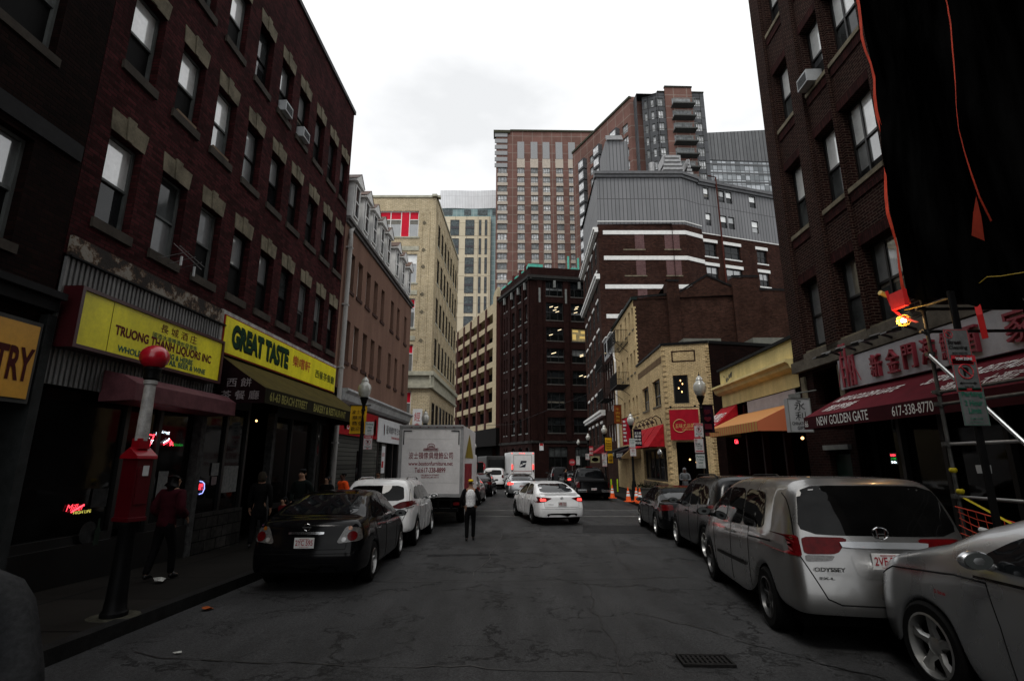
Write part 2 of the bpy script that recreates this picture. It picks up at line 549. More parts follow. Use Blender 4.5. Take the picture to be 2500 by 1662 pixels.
# ------------------------------------------------------------------ ground
def asphalt():
    m, t, b = _base('asphalt')
    n = _noise(t, 0.35, 8, rough=0.65)
    base = _ramp(t, n.outputs['Fac'], 0.3, (0.0145, 0.015, 0.0155), 0.72, (0.043, 0.043, 0.044))
    g = _noise(t, 42, 5, rough=0.85)
    gr = _ramp(t, g.outputs['Fac'], 0.38, (0.30, 0.30, 0.30), 0.66, (2.0, 2.0, 2.0))
    c = _mix(t, 'MULTIPLY', 1.0, base.outputs[0], gr.outputs[0])
    w = _noise(t, 1.1, 6, stretch=(2.2, 0.35, 1))           # tyre-worn streaks along the street
    wr = _ramp(t, w.outputs['Fac'], 0.38, (0.62, 0.62, 0.62), 0.6, (1.1, 1.1, 1.1))
    c = _mix(t, 'MULTIPLY', 0.8, c, wr.outputs[0])
    # cracks: cell borders bent by noise, only in places
    tc = t.nodes.new('ShaderNodeTexCoord')
    dn = t.nodes.new('ShaderNodeTexNoise'); dn.inputs['Scale'].default_value = 1.7; dn.inputs['Detail'].default_value = 9; dn.inputs['Roughness'].default_value = .7
    t.links.new(tc.outputs['Object'], dn.inputs['Vector'])
    ad = _mix(t, 'LINEAR_LIGHT', 0.75, tc.outputs['Object'], dn.outputs['Color'])
    crack = None
    for sc, wd, lo, hi in ((0.30, 0.010, 0.40, 0.50), (0.95, 0.012, 0.50, 0.56)):
        v = t.nodes.new('ShaderNodeTexVoronoi'); v.feature = 'DISTANCE_TO_EDGE'; v.inputs['Scale'].default_value = sc
        t.links.new(ad, v.inputs['Vector'])
        l = _ramp(t, v.outputs['Distance'], wd * .25, (1, 1, 1), wd, (0, 0, 0))
        mk = _noise(t, 0.5 + sc * .3, 3)
        k = _ramp(t, mk.outputs['Fac'], lo, (0, 0, 0), hi, (1, 1, 1))
        cc = _mix(t, 'MULTIPLY', 1.0, l.outputs[0], k.outputs[0])
        crack = cc if crack is None else _mix(t, 'LIGHTEN', 1.0, crack, cc)
    c = _mix(t, 'MIX', crack, c, (0.004, 0.004, 0.004))
    # damp blotches
    d = _noise(t, 0.8, 8, rough=.7)
    dr = _ramp(t, d.outputs['Fac'], 0.64, (0, 0, 0), 0.72, (1, 1, 1))
    c = _mix(t, 'MULTIPLY', dr.outputs[0], c, (0.45, 0.45, 0.45))
    t.links.new(c, b.inputs['Base Color'])
    rr = _ramp(t, n.outputs['Fac'], 0.3, (0.55,) * 3, 0.7, (0.85,) * 3)
    t.links.new(rr.outputs[0], b.inputs['Roughness'])
    b.inputs['Specular IOR Level'].default_value = 0.2
    hh = _mix(t, 'SUBTRACT', 1.0, g.outputs['Fac'], crack)
    _bump(t, b, hh, 0.7, 0.012)
    return m
M_ASPH = asphalt()
M_PATCH = plain('new_asphalt', (0.055, 0.055, 0.057), 0.9, var=0.5, scale=8, bump=.5)
M_WALK = panels('sidewalk_concrete', (0.050, 0.045, 0.038), (0.036, 0.033, 0.028), (0.012, 0.012, 0.012), 1.5, 1.5, 0.02, 0.85, var=0.65)
M_KERB = plain('granite_kerb', (0.035, 0.035, 0.034), 0.8, var=0.5, scale=6, bump=.4)
M_LINE = plain('worn_road_paint', (0.20, 0.20, 0.19), 0.7, var=0.6, scale=5)
ysteps = [-40, -10, 0, 5, 6, 7, 8, 9, 10, 11, 12, 13, 14, 15, 16, 17, 30, 60, 120, 300, 1200]
m = MB()
for a, b in zip(ysteps, ysteps[1:]):
    for x0, x1 in ((-900, -30), (-30, 30), (30, 900)):
        m.poly([(x0, a, gz(a)), (x1, a, gz(a)), (x1, b, gz(b)), (x0, b, gz(b))])
tag(m.build('road', M_ASPH), kind='structure')
def walk(name, edge, inner, y0, y1, side):
    """sidewalk slab and its kerb; edge(y), inner(y) give x"""
    ys = [y0] + [y for y in range(int(y0) + 1, int(y1) + 1) if y0 < y < y1] + [y1]
    s, k = MB(), MB()
    for a, b in zip(ys, ys[1:]):
        ea, eb = edge(a), edge(b)
        za, zb = gz(a) + .15, gz(b) + .15
        kw = .16 * side
        s.poly([(ea + kw, a, za), (eb + kw, b, zb), (inner(b), b, zb), (inner(a), a, za)])
        k.poly([(ea, a, za + .004), (eb, b, zb + .004), (eb + kw, b, zb + .004), (ea + kw, a, za + .004)])
        k.poly([(ea, a, za + .004), (eb, b, zb + .004), (eb, b, zb - .16), (ea, a, za - .16)])
    for y in (y0, y1):
        z = gz(y) + .15
        s.poly([(edge(y), y, z), (inner(y), y, z), (inner(y), y, z - .16), (edge(y), y, z - .16)])
    o = s.build('sidewalk', M_WALK); tag(o, kind='structure')
    o2 = k.build('kerb', M_KERB); tag(o2, kind='structure')
def curbR(y): return 5.0 if y < 5 else (5.0 + (y - 5) * 0.095 if y < 17 else 6.14 + (y - 17) * .012)
walk('sidewalk', lambda y: -4.35, lambda y: -7.2 + K * y, -15, 31.0, -1)
walk('sidewalk', lambda y: -4.6 + .004 * y, lambda y: -7.3 + K * y, 36.0, 74, -1)
walk('sidewalk', curbR, lambda y: 8.3 + K * y, -15, 21.8, 1)
walk('sidewalk', lambda y: 6.3 + (y - 27) * .03, lambda y: 12.5 + K * y, 26.6, 67, 1)
m = MB()
for y, x0, x1, w in ((22.2, -3.9, 6.0, .16), (24.9, -4.2, 6.2, .16)):
    m.box(x0, x1, y, y + w, gz(y) - .02, gz(y) + .006)
tag(m.build('crosswalk_lines', M_LINE), kind='structure')
m = MB()
m.poly([(5.0, 21.2, gz(21) + .007), (5.35, 21.2, gz(21) + .007), (6.05, 24.6, gz(24) + .007), (5.65, 24.6, gz(24) + .007)])
m.box(-3.6, -1.2, 8.15, 8.2, gz(8) - .05, gz(8.2) - .001)
tag(m.build('road_marking', M_LINE), kind='structure')
for pts in ([(2.2, 17.2), (4.3, 17.0), (4.6, 19.1), (2.5, 19.3)], [(-1.9, 12.3), (-.3, 12.5), (-.4, 12.75), (-1.9, 12.6)]):
    o = MB().poly([(x, y, gz(y) + .005) for x, y in pts]).build('road_patch', M_PATCH); tag(o, kind='structure')
M_TAR = plain('tar_seam', (.010, .010, .010), .45, var=.3)
for k, (x0, y0, x1, y1, w) in enumerate(((-3.9, 9.4, 3.0, 9.9, .02), (-2.0, 14.2, 4.3, 13.8, .025), (.8, 4.2, 1.5, 9.7, .018), (-.7, 10.0, -.1, 17.5, .02), (1.6, 7.4, 3.2, 5.2, .02), (-3.8, 5.9, 1.0, 5.3, .02), (2.2, 10.5, 2.9, 16.5, .016))):
    rn = random.Random(k); P = []; n = 26; ox = oy = 0
    for q in range(n + 1):
        u = q / n; ox += rn.gauss(0, .035); oy += rn.gauss(0, .035)
        P.append((x0 + (x1 - x0) * u + ox * (1 - u * .3), y0 + (y1 - y0) * u + oy * (1 - u * .3)))
    m = MB()
    for a, b in zip(P, P[1:]):
        dx, dy = b[0] - a[0], b[1] - a[1]; l = math.hypot(dx, dy) or 1; ww = w * rn.uniform(.35, 1.3); nx, ny = -dy / l * ww * .5, dx / l * ww * .5
        m.poly([(a[0] - nx, a[1] - ny, gz(a[1]) + .006), (b[0] - nx, b[1] - ny, gz(b[1]) + .006), (b[0] + nx, b[1] + ny, gz(b[1]) + .006), (a[0] + nx, a[1] + ny, gz(a[1]) + .006)])
    tag(m.build('road_crack', M_TAR), kind='structure')
# litter that lies about
M_PAPER = plain('waste_paper', (0.45, 0.45, 0.42), 0.8, var=0.3)
M_LEAFD = plain('brown_paper', (0.16, 0.10, 0.04), 0.8, var=0.4)
def litter(name, label, x, y, z, r, mat, sd):
    rnd = random.Random(sd); m = MB(); n = 9
    top = [(x + r * math.cos(2 * math.pi * k / n) * rnd.uniform(.5, 1.2), y + r * .7 * math.sin(2 * math.pi * k / n) * rnd.uniform(.5, 1.2), z + rnd.uniform(.004, .45 * r)) for k in range(n)]
    c = (x, y, z + r * .5)
    for k in range(n): m.poly([top[k], top[(k + 1) % n], c])
    for k in range(n): m.poly([top[k], top[(k + 1) % n], (x, y, z + .003)])
    tag(m.build(name, mat, origin=(x, y, z)), label, 'litter')
litter('paper_scrap', 'white paper scrap on the sidewalk past the alarm post', -5.35, 8.55, .09, .12, M_PAPER, 1)
litter('paper_bag', 'crumpled brown leaf-like bag lying in the gutter', -3.45, 4.3, 0.0, .16, M_LEAFD, 2)
litter('wrapper', 'orange wrapper flattened on the road behind the black sedan', -4.05, 7.55, -.06, .10, plain('orange_wrapper', (.35, .08, .02), .5, var=.3), 3)
litter('paper_scrap', 'small pale scrap on the road edge below the alarm post', -3.35, 5.8, -.02, .05, M_PAPER, 4)
litter('paper_scrap', 'tiny white scrap in the gutter nearest the camera', -3.9, 4.55, 0, .05, M_PAPER, 5)

# drain grate (nearest, right) and round manhole covers
def flat_frame(y): return lambda a, b, c: Vector((a, b, gz((y)) + c))
gx, gy = at, None
r_ = ray(1722, 1612); t_ = CAM_H / -r_.z; GX, GY = r_.x * t_, r_.y * t_
t = thing('drain_grate', 'rectangular iron drain grate set in the asphalt', 'drain', (GX, GY, 0), rz=R(-2))
m = MB(); m.box(-.32, .32, -.17, .17, -.01, .004); t.scale = (.7, .7, 1); m.build('grate_base', plain('drain_hole', (.004, .004, .004), .9, var=0), t)
m = MB()
for k in range(9): m.box(-.28 + k * .066, -.245 + k * .066, -.15, .15, .004, .014)
for k in (-.15, -.05, .05, .135): m.box(-.30, .30, k, k + .014, .004, .0135)
m.build('bars', plain('worn_iron', (.035, .034, .033), .6, metal=.3, var=.5, scale=20), t)
m = MB(); ring(m, lambda a, b, c: Vector((a, c, b)), -.35, .35, -.20, .20, .035, -.005, .016); m.build('grate_frame', plain('worn_iron', (.035, .034, .033)), t)

# ------------------------------------------------------------------ LEFT: dark brick house at the very left
M_BR_L0 = brick('near_black_brick', (0.046, 0.020, 0.017), (0.026, 0.013, 0.011), (0.022, 0.016, 0.014), dirt_or_shade=.7)  # near-black base with random darker blotches and streaks
b0 = thing('brick_building', 'near-black brick building above the yellow bakery sign', 'building', FL(3, 0, 0.1))
holes = [(5.35, 6.5, 4.72, 6.25), (5.35, 6.5, 7.66, 9.3), (3.6, 4.75, 4.72, 6.25), (3.6, 4.75, 7.66, 9.3), (5.35, 6.5, 10.6, 12.2)]
wall(FL, -16, 7.26, 3.75, 18, holes, .22, M_BR_L0, b0)  # unseen stretch behind the camera is added to block sky light
mass(FL, -16, 7.26, 0, 18, 12, M_BR_L0, b0)
for h in holes:
    window(b0, FL, h, .2, plain('pale_sash', (.16, .17, .165), .5), M_BLIND2, M_SCREEN, t=.05, sill=(.08, .03, .14), smat=M_SILL)
MB().box(-16, 7.22, .002, .16, 3.95, 4.12, FL).box(-16, 7.22, .002, .26, 4.12, 4.22, FL).box(-16, 7.2, .002, .05, 6.35, 6.62, FL).build('cornice', plain('dark_cornice', (.03, .03, .032), .6, var=.4), b0)
m = MB(); m.box(-16, 7.26, -.35, -.3, .0, 3.75, FL); m.build('shopfront', plain('brown_shopfront', (.03, .012, .008), .5, var=.5), b0)
m = MB(); m.box(7.12, 7.26, -.3, .12, .1, 3.9, FL); m.build('pilaster', plain('grey_pilaster', (.05, .055, .055), .6, var=.4, scale=6), b0)
M_SIGNY2 = plain('amber_sign', (.62, .30, .015), .45, var=.2, scale=2)
t = thing('sign', 'amber shop sign reading PASTRY in dark red serif letters', 'sign', FL(6, 0, 2.9))
MB().box(3.4, 7.08, .02, .12, 2.62, 3.74, FL).build('sign_frame', plain('grey_metal_frame', (.10, .10, .095), .5), t)
MB().box(3.46, 7.03, .121, .135, 2.68, 3.68, FL).build('sign_panel', M_SIGNY2, t)
MB().box(5.37, 5.39, .136, .14, 2.68, 3.68, FL).box(6.27, 6.285, .136, .14, 2.68, 3.68, FL).build('panel_joint', plain('joint', (.2, .08, .01), .6, var=0), t)
sr_ = at(FL, 80, 885, .137)[0]; sl_ = at(FL, -4, 860, .137)[0]
MB().text('PASTRY', FL.tx(1, .137, sr_ - 2.02 * (sr_ - sl_), 2.9), 0, 0, 2.02 * (sr_ - sl_), .46, bold=.03).build('lettering', plain('dark_red_letters', (.10, .012, .012), .5, var=.2), t, recalc=False)

# ------------------------------------------------------------------ LEFT: the long burgundy brick building
M_BR_L1 = brick('burgundy_brick', (0.130, 0.033, 0.036), (0.062, 0.019, 0.020), (0.058, 0.032, 0.030), dirt_or_shade=.72, stain=(.35, .3, .3))
b1 = thing('brick_building', 'long burgundy brick building with buff keystone lintels and yellow shop signs', 'building', FL(12.8, 0, 0))
cents = [8.03, 9.30, 10.53, 11.80, 13.05, 14.23, 15.49, 16.70, 17.87]
rowsz = [(5.66, 7.27), (8.60, 10.17), (11.48, 13.15)]
holes = [(c - .37, c + .37, z0, z1) for c in cents for z0, z1 in rowsz]
wall(FL, 7.27, 18.45, 4.9, 15.55, holes, .24, M_BR_L1, b1)
mass(FL, 7.27, 18.45, 0, 15.55, 13, M_BR_L1, b1)
MB().box(7.27, 18.5, -.3, .06, 15.552, 15.7, FL).build('parapet_coping', plain('lead_coping', (.07, .07, .072), .5), b1)
bl = {(0, 0): 0, (0, 1): 0, (1, 1): 0, (2, 1): 0, (1, 0): 1, (2, 0): 1}
for i, c in enumerate(cents):
    for j, (z0, z1) in enumerate(rowsz):
        up = M_SKYBLIND if (i < 3 and j >= 1) or (i, j) == (0, 0) else (M_BLIND2 if (i * 5 + j * 3) % 4 != 1 else M_GLASS2)
        low = M_SCREEN if (i + j) % 5 else M_GLASS
        if (i, j) == (1, 0): low = M_BLIND2
        fm = plain('pale_sash', (.16, .17, .165)) if i < 3 or (i in (6, 7) and j == 0) else M_DKF
        window(b1, FL, (c - .37, c + .37, z0, z1), .22, fm, up, low, t=.045, sill=(.05, .05, .17), smat=M_SILL, lintel=(.37, .06), lmat=M_STONE)
# corrugated band and decayed board over the liquor shop
M_CORR = plain('off_white_corrugated', (.24, .24, .235), .5, metal=.2, var=.35, streak=True)
m = MB(); s = 7.3
while s < 11.3:
    m.box(s, s + .045, .002, .055, 2.95, 4.86, FL); m.box(s + .045, s + .09, .002, .03, 2.95, 4.86, FL); s += .09
m.build('corrugated_fascia', M_CORR, b1)
def board():
    m_, t_, b_ = _base('decayed_board')
    n = _noise(t_, 2.4, 8, rough=.75)
    r = _ramp(t_, n.outputs['Fac'], .47, (.012, .007, .004), .55, (.22, .20, .165))
    r.color_ramp.elements.new(.505).color = (.09, .045, .018, 1)
    t_.links.new(r.outputs[0], b_.inputs['Base Color']); b_.inputs['Roughness'].default_value = .9
    _bump(t_, b_, n.outputs['Fac'], 1.0, .03)
    return m_
MB().box(7.32, 11.35, .002, .06, 4.87, 5.2, FL).build('decayed_signboard', board(), b1)
MB().box(7.3, 11.42, .002, .11, 4.852, 4.88, FL).build('flashing', M_DKF, b1)
# ground floor: recessed dark shopfronts, posts and stone base
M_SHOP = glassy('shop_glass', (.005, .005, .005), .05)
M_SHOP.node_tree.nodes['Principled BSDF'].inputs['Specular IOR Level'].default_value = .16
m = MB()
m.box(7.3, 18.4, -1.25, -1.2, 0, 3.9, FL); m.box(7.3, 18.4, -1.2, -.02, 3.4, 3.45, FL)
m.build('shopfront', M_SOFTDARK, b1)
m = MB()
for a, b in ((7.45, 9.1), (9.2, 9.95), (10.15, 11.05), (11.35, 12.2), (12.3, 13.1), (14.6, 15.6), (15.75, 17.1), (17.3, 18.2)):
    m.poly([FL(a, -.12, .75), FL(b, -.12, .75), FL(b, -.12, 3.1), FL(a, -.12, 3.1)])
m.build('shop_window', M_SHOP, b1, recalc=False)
m = MB()
for s in (7.36, 9.12, 9.97, 12.22, 13.12, 15.62): m.box(s, s + .09, -.18, -.06, 0, 3.2, FL)
for a, b in ((7.3, 9.15), (9.98, 11.1), (11.35, 13.2), (14.6, 18.3)): m.box(a, b, -.2, -.05, .62, .75, FL); m.box(a, b, -.2, -.05, 3.1, 3.5, FL)
m.build('shopfront_frame', M_BLACK, b1)
M_STN = brick('stained_stone', (.085, .08, .075), (.055, .053, .05), (.02, .02, .02), .42, .24, .012, dirt_or_shade=.9, bump=.4)
MB().box(11.3, 13.15, -.16, .03, -.1, .8, FL).build('stone_base', M_STN, b1)
MB().box(7.3, 11.1, -.17, .01, -.1, .62, FL).build('stall_riser', plain('black_riser', (.014, .012, .011), .4, var=.5), b1)
M_POST = plain('graffitied_post', (.10, .10, .10), .6, var=.65, scale=9)
for s in (11.12, 14.3, 17.25):
    MB().box(s, s + .16, -.15, .04, -.1, 3.15, FL).build('shopfront_post', M_POST, b1)
m = MB().tube([FL(18.62, .12, .1), FL(18.62, .12, 11.4), FL(18.62, .02, 11.75)], .075, 10)
# liquor sign box
M_YEL = plain('yellow_sign', (.86, .76, .008), .4, var=.25, scale=1.8, streak=True)
M_MAR = plain('maroon_letters', (.16, .018, .022), .5, var=.15)
M_TEAL = plain('teal_letters', (.012, .14, .12), .5, var=.15)
M_GRN = plain('dark_green_letters', (.008, .07, .028), .5, var=.15)
M_MARF = plain('maroon_metal', (.085, .010, .014), .35, var=.3)
O = .33
a0, z1 = at(FL, 207, 709, O); a1, z0 = at(FL, 543, 836, O); zb = at(FL, 177, 836, O)[1]; zb = (zb + at(FL, 530, 929, O)[1]) / 2
t = thing('sign', 'yellow box sign with maroon liquor shop lettering over the liquor store', 'sign', FL(a0, 0, zb))
MB().box(a0 - .06, a1 + .06, .06, O - .012, zb - .06, z1 + .06, FL).build('sign_box', M_MARF, t)
m = MB(); ring(m, FL, a0 - .06, a1 + .06, zb - .06, z1 + .06, .055, O - .011, O + .03); m.build('sign_frame', M_MARF, t)
MB().box(a0 - .004, a1 + .004, O - .01, O, zb - .004, z1 + .004, FL).build('sign_panel', M_YEL, t)
def lettering(parent, f, o, items, sign=1):
    """items: text, material, left px, lower px, right px, upper px (of the letters' own box corners), bold"""
    for it in items:
        body, mat, pl, pr, bold = it[:5]
        s0, z0_ = at(f, *pl, o); s1, z1_ = at(f, *pr, o)
        m_ = MB().text(body, f.tx(sign, o, s0, z0_), 0, 0, abs(s1 - s0), z1_ - z0_, bold=bold)
        m_.build('lettering', mat, parent, recalc=False)
W_ = a1 - a0; H_ = z1 - zb
def st(par, f, o, s0, zb_, W, Hh, rows, sign=1):
    for body, mat, x0, x1, y0, y1, bold in rows:
        MB().text(body, f.tx(sign, o, s0, zb_), x0 * W, y0 * Hh, (x1 - x0) * W, (y1 - y0) * Hh, bold=bold).build('lettering', mat, par, recalc=False)
st(t, FL, O, a0, zb, W_, H_, [
    ('長 城 酒 庄', M_MAR, .47, .76, .73, .93, .03),
    ('國酒冰凍啤酒批發零售', M_TEAL, .42, .77, .57, .69, .02),
    ('TRUONG THANH LIQUORS INC', M_MAR, .19, .91, .34, .58, .035),
    ('GINSENG & HERBS', M_TEAL, .44, .75, .20, .33, .03),
    ('WHOLESALE & RETAIL BEER & WINE', M_TEAL, .22, .87, .06, .19, .03)])
MB().box(a0 + W_ * .16, a0 + W_ * .163, O, O + .003, zb, z1, FL).build('panel_joint', plain('sign_joint', (.2, .17, .01), .6, var=0), t)
# small maroon canopy above the liquor store window
t = thing('awning', 'faded maroon canopy box over the liquor store window', 'awning', FL(10, 0, 3))
M_CAN = plain('faded_maroon_metal', (.17, .065, .075), .5, var=.35, scale=4)
A0, A1 = 8.35, 11.3
MB().prism([(.02, 3.32), (.38, 3.24), (.62, 3.1), (.62, 2.82), (.02, 2.8)], A0, A1, FL).build('canopy_shell', M_CAN, t, bevel=.012)
# great taste sign + trim
t = thing('sign', 'long yellow sign with dark green GREAT TASTE lettering', 'sign', FL(11.5, 0, 4.2))
O = .09
a0, a1, zb, z1 = 11.42, 18.38, 4.27, 5.10
MB().box(a0 - .12, a1 + .12, .01, .05, zb - .03, z1 + .13, FL).build('sign_backboard', plain('flaking_white_board', (.42, .42, .40), .7, var=.5, scale=6), t)
MB().box(a0 - .03, a1 + .03, .051, O - .01, zb - .03, z1 + .03, FL).build('sign_frame', plain('red_trim', (.30, .03, .015), .5), t)
MB().box(a0, a1, O - .009, O, zb, z1, FL).build('sign_panel', M_YEL, t)
W_, H_ = a1 - a0, z1 - zb
M_BLK = plain('black_letters', (.01, .012, .01), .5, var=0)
M_RDL = plain('red_letters', (.42, .03, .03), .5, var=.1)
st(t, FL, O, a0, zb, W_, H_, [
    ('GREAT TASTE', M_BLK, .045, .465, .17, .83, .055)])
st(t, FL, O + .004, a0 + .02, zb + .03, W_, H_, [
    ('GREAT TASTE', M_GRN, .038, .455, .18, .84, .045),
    ('樂嚐軒', M_RDL, .50, .68, .34, .74, .03),
    ('西餐茶餐廳', M_GRN, .74, .98, .26, .58, .03)])
# awning below it
t = thing('awning', 'olive and maroon sloping awning lettered BAKERY & RESTAURANT', 'awning', FL(14, 0, 3.3))
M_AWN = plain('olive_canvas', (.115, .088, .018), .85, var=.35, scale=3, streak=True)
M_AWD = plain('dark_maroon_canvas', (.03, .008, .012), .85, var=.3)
AO = 1.12
s0_, s1_ = 11.5, 18.55
m = MB()
n = 12
for k in range(n):
    u0, u1 = s0_ + (s1_ - s0_) * k / n, s0_ + (s1_ - s0_) * (k + 1) / n
    m.poly([FL(u0, .03, 4.2), FL(u1, .03, 4.2), FL(u1, .58, 3.80), FL(u0, .58, 3.80)])
    m.poly([FL(u0, .58, 3.80), FL(u1, .58, 3.80), FL(u1, AO, 3.46), FL(u0, AO, 3.46)])
m.poly([FL(s0_, AO - .01, 3.45), FL(s1_, AO - .01, 3.45), FL(s1_, .03, 4.18), FL(s0_, .03, 4.18)])
m.build('canopy_top', M_AWN, t, recalc=False)
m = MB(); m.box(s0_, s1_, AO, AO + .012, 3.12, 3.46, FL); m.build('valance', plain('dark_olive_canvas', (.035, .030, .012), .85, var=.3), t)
m = MB()
for s in (s0_, s1_):
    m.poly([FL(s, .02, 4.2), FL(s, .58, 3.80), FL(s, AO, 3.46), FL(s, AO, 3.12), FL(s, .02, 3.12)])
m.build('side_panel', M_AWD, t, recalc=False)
M_CRM = plain('cream_letters', (.42, .40, .25), .7, var=.3)
M_OLV = plain('faded_yellow_letters', (.26, .24, .07), .7, var=.3)
st(t, FL, AO + .013, s0_, 3.12, s1_ - s0_, .34, [
    ('61-63 BEACH STREET', M_OLV, .03, .32, .2, .82, .03), ('BAKERY & RESTAURANT', M_OLV, .38, .74, .2, .84, .03), ('617.426.6688', M_OLV, .80, .97, .25, .75, .02)])
fside = lambda u, v, w: FL(s0_ - .012 - w, .12 + u, 3.15 + v)
m = MB(); m.text('西 餅', fside, .12, .33, .56, .2); m.text('茶 餐 廳', fside, .02, .05, .86, .2)
m.build('lettering', plain('pale_grey_letters', (.30, .26, .27), .7, var=.2), t, recalc=False)

# white drainpipe at the joint of the two buildings
t = thing('drainpipe', 'tall white drainpipe at the edge of the brown stucco building', 'drainpipe', FL(18.75, 0, 0))
MB().tube([FL(18.78, .13, .0), FL(18.78, .13, 10.25), FL(18.95, .05, 10.7), FL(19.4, .0, 11.1)], .085, 10).build('pipe', plain('dirty_white_pipe', (.42, .41, .39), .5, var=.3, streak=True), t, smooth='auto')
m = MB()
for z in (2.5, 5.2, 7.6, 9.9): m.box(18.68, 18.88, .0, .22, z, z + .05, FL)
m.build('bracket', plain('dirty_white_pipe', (.42, .41, .39)), t)

# ------------------------------------------------------------------ LEFT: brown stucco building with dormers
M_STUC = plain('brown_pink_stucco', (.235, .138, .102), .9, var=.22, scale=1.2, bump=.25, streak=True)
b2 = thing('stucco_building', 'brownish pink stucco building with white dormers in a slate mansard', 'building', FL(24, 0, -.2))
cs = [(19.55, 20.2), (20.35, 21.0), (21.55, 22.15), (22.65, 23.25), (23.8, 24.35), (25.6, 26.15), (26.9, 27.5), (28.55, 29.15)]
cs = [(19.2, 19.8), (20.25, 20.85), (21.4, 22.0), (22.55, 23.15), (23.75, 24.3), (25.55, 26.1), (26.85, 27.4), (28.55, 29.1)]
holes = [(a, b, z0, z1) for a, b in cs for z0, z1 in ((5.6, 7.2), (8.4, 9.95))]
wall(FL, 18.45, 30.1, 4.5, 11.0, holes, .3, M_STUC, b2)
mass(FL, 18.45, 30.1, -.3, 11.0, 12, M_STUC, b2)
for h in holes:
    window(b2, FL, h, .26, M_WHITE, M_GLASS2, M_GLASS, t=.055, sill=(.06, .05, .13), smat=plain('brown_stucco_sill', (.10, .055, .045), .8))
M_SLATE = brick('slate_shingles', (.030, .025, .022), (.018, .015, .014), (.008, .008, .008), .18, .13, .008, dirt_or_shade=.5, bump=.8)
# mansard
zc, zt, back = 11.12, 14.75, 1.35
MB().poly([FL(18.5, -.12, zc), FL(30.05, -.12, zc), FL(30.05, -back, zt), FL(18.5, -back, zt)]).poly([FL(18.5, -.12, zc), FL(18.5, -back, zt), FL(18.5, -11.9, zt), FL(18.5, -11.9, zc)]).poly([FL(30.05, -.12, zc), FL(30.05, -back, zt), FL(30.05, -11.9, zt), FL(30.05, -11.9, zc)]).build('mansard', M_SLATE, b2, recalc=False)
MB().box(18.45, 30.15, -.4, .16, 10.99, 11.12, FL).box(18.45, 30.12, .003, .08, 10.85, 10.98, FL).build('cornice', plain('lead_grey_cornice', (.16, .15, .145), .6), b2)
MB().box(18.45, 30.1, -back - .5, -back + .06, zt, zt + .12, FL).build('ridge_trim', M_DKF, b2)
M_COPPER = plain('copper_roofing', (.16, .085, .055), .5, metal=.3, var=.3)
for s in (19.45, 20.8, 22.0, 23.25, 24.45, 26.25, 27.6, 29.15):
    w = .34
    d = MB()   # walls of the dormer
    d.box(s - w, s + w, -1.0, .0, 11.3, 13.0, FL)
    dm = d.build('dormer', M_WHITE, b2)
    MB().prism([(s - w - .14, 13.0), (s, 13.42), (s + w + .14, 13.0), (s + w + .14, 12.93), (s - w - .14, 12.93)], -1.3, .14, lambda a, b, c: FL(b, a, c)).build('dormer_pediment', M_WHITE, dm)
    MB().poly([FL(s - w - .17, .16, 13.02), FL(s, .16, 13.46), FL(s, -1.3, 13.46), FL(s - w - .17, -1.3, 13.02)]).poly([FL(s + w + .17, .16, 13.02), FL(s, .16, 13.46), FL(s, -1.3, 13.46), FL(s + w + .17, -1.3, 13.02)]).build('dormer_roof', M_COPPER, dm, recalc=False)
    MB().box(s - .23, s + .23, .001, .02, 11.5, 12.82, FL).build('dormer_window', M_GLASS, dm)
    q = MB(); ring(q, FL, s - .27, s + .27, 11.46, 12.86, .05, .02, .06); q.box(s - .22, s + .22, .02, .05, 12.13, 12.18, FL); q.build('dormer_frame', M_WHITE, dm)
for s in (24.6, 27.2, 30.3):
    MB().lathe(FL(s - .9, -1.6, zt - .2), [(.14, 0), (.14, .55), (.2, .56), (.26, .66), (.1, .72), (.01, .73)], 10).build('roof_vent', M_BLACK, b2)
# shop cornice and fascia
MB().prism([(.003, 4.5), (.38, 4.5), (.40, 4.42), (.28, 4.33), (.22, 4.1), (.10, 4.0), (.003, 3.98)], 18.95, 30.15, FL).build('shop_cornice', plain('grey_white_cornice', (.40, .41, .41), .6, var=.3), b2)
MB().box(18.95, 30.1, .003, .05, 2.9, 3.97, FL).build('fascia', plain('umber_fascia', (.07, .04, .04), .7), b2)
M_CLAP = panels('grey_clapboard', (.17, .17, .15), (.12, .12, .11), (.02, .02, .02), 2.4, .16, .012, .7)
MB().box(18.95, 24.5, -.08, 0, -.3, 2.88, FL).build('shop_wall', M_CLAP, b2)
m = MB(); m.box(24.5, 30.0, -.3, -.25, -.3, 2.9, FL); m.box(21.6, 22.3, .001, .02, -.3, 2.3, FL); m.build('shopfront', M_SHOP, b2)
m = MB()
for s in (24.5, 25.9, 27.2, 28.3, 29.3, 29.95): m.box(s, s + .14, -.24, .03, -.3, 2.9, FL)
m.build('shopfront_frame', M_BLACK, b2)
m = MB(); m.box(25.2, 25.85, -.24, .02, -.3, 2.75, FL); m.build('shop_pier', M_CLAP, b2)
t = thing('sign', 'white hanging-board sign with black characters, beside the box truck', 'sign', FL(24, 0, 2.8))
O = .1
MB().box(24.15, 29.45, .052, O, 2.77, 3.86, FL).build('sign_panel', plain('white_sign_panel', (.66, .67, .68), .5, var=.1), t)
st(t, FL, O, 24.15, 2.77, 5.3, 1.09, [('韓國料理 日本壽司', M_BLK, .36, .93, .42, .74, .03), ('KOREAN CUISINE & JAPANESE SUSHI', M_RDL, .46, .88, .17, .30, .02), ('餐廳', M_BLK, .27, .34, .38, .78, .02)])
q = MB(); q.lathe(FL(25.2, O + .004, 3.36), [(.0001, .001), (.11, .001)], 14, 'x', (1, 2.6)); q.build('emblem', M_RDL, t, recalc=False)
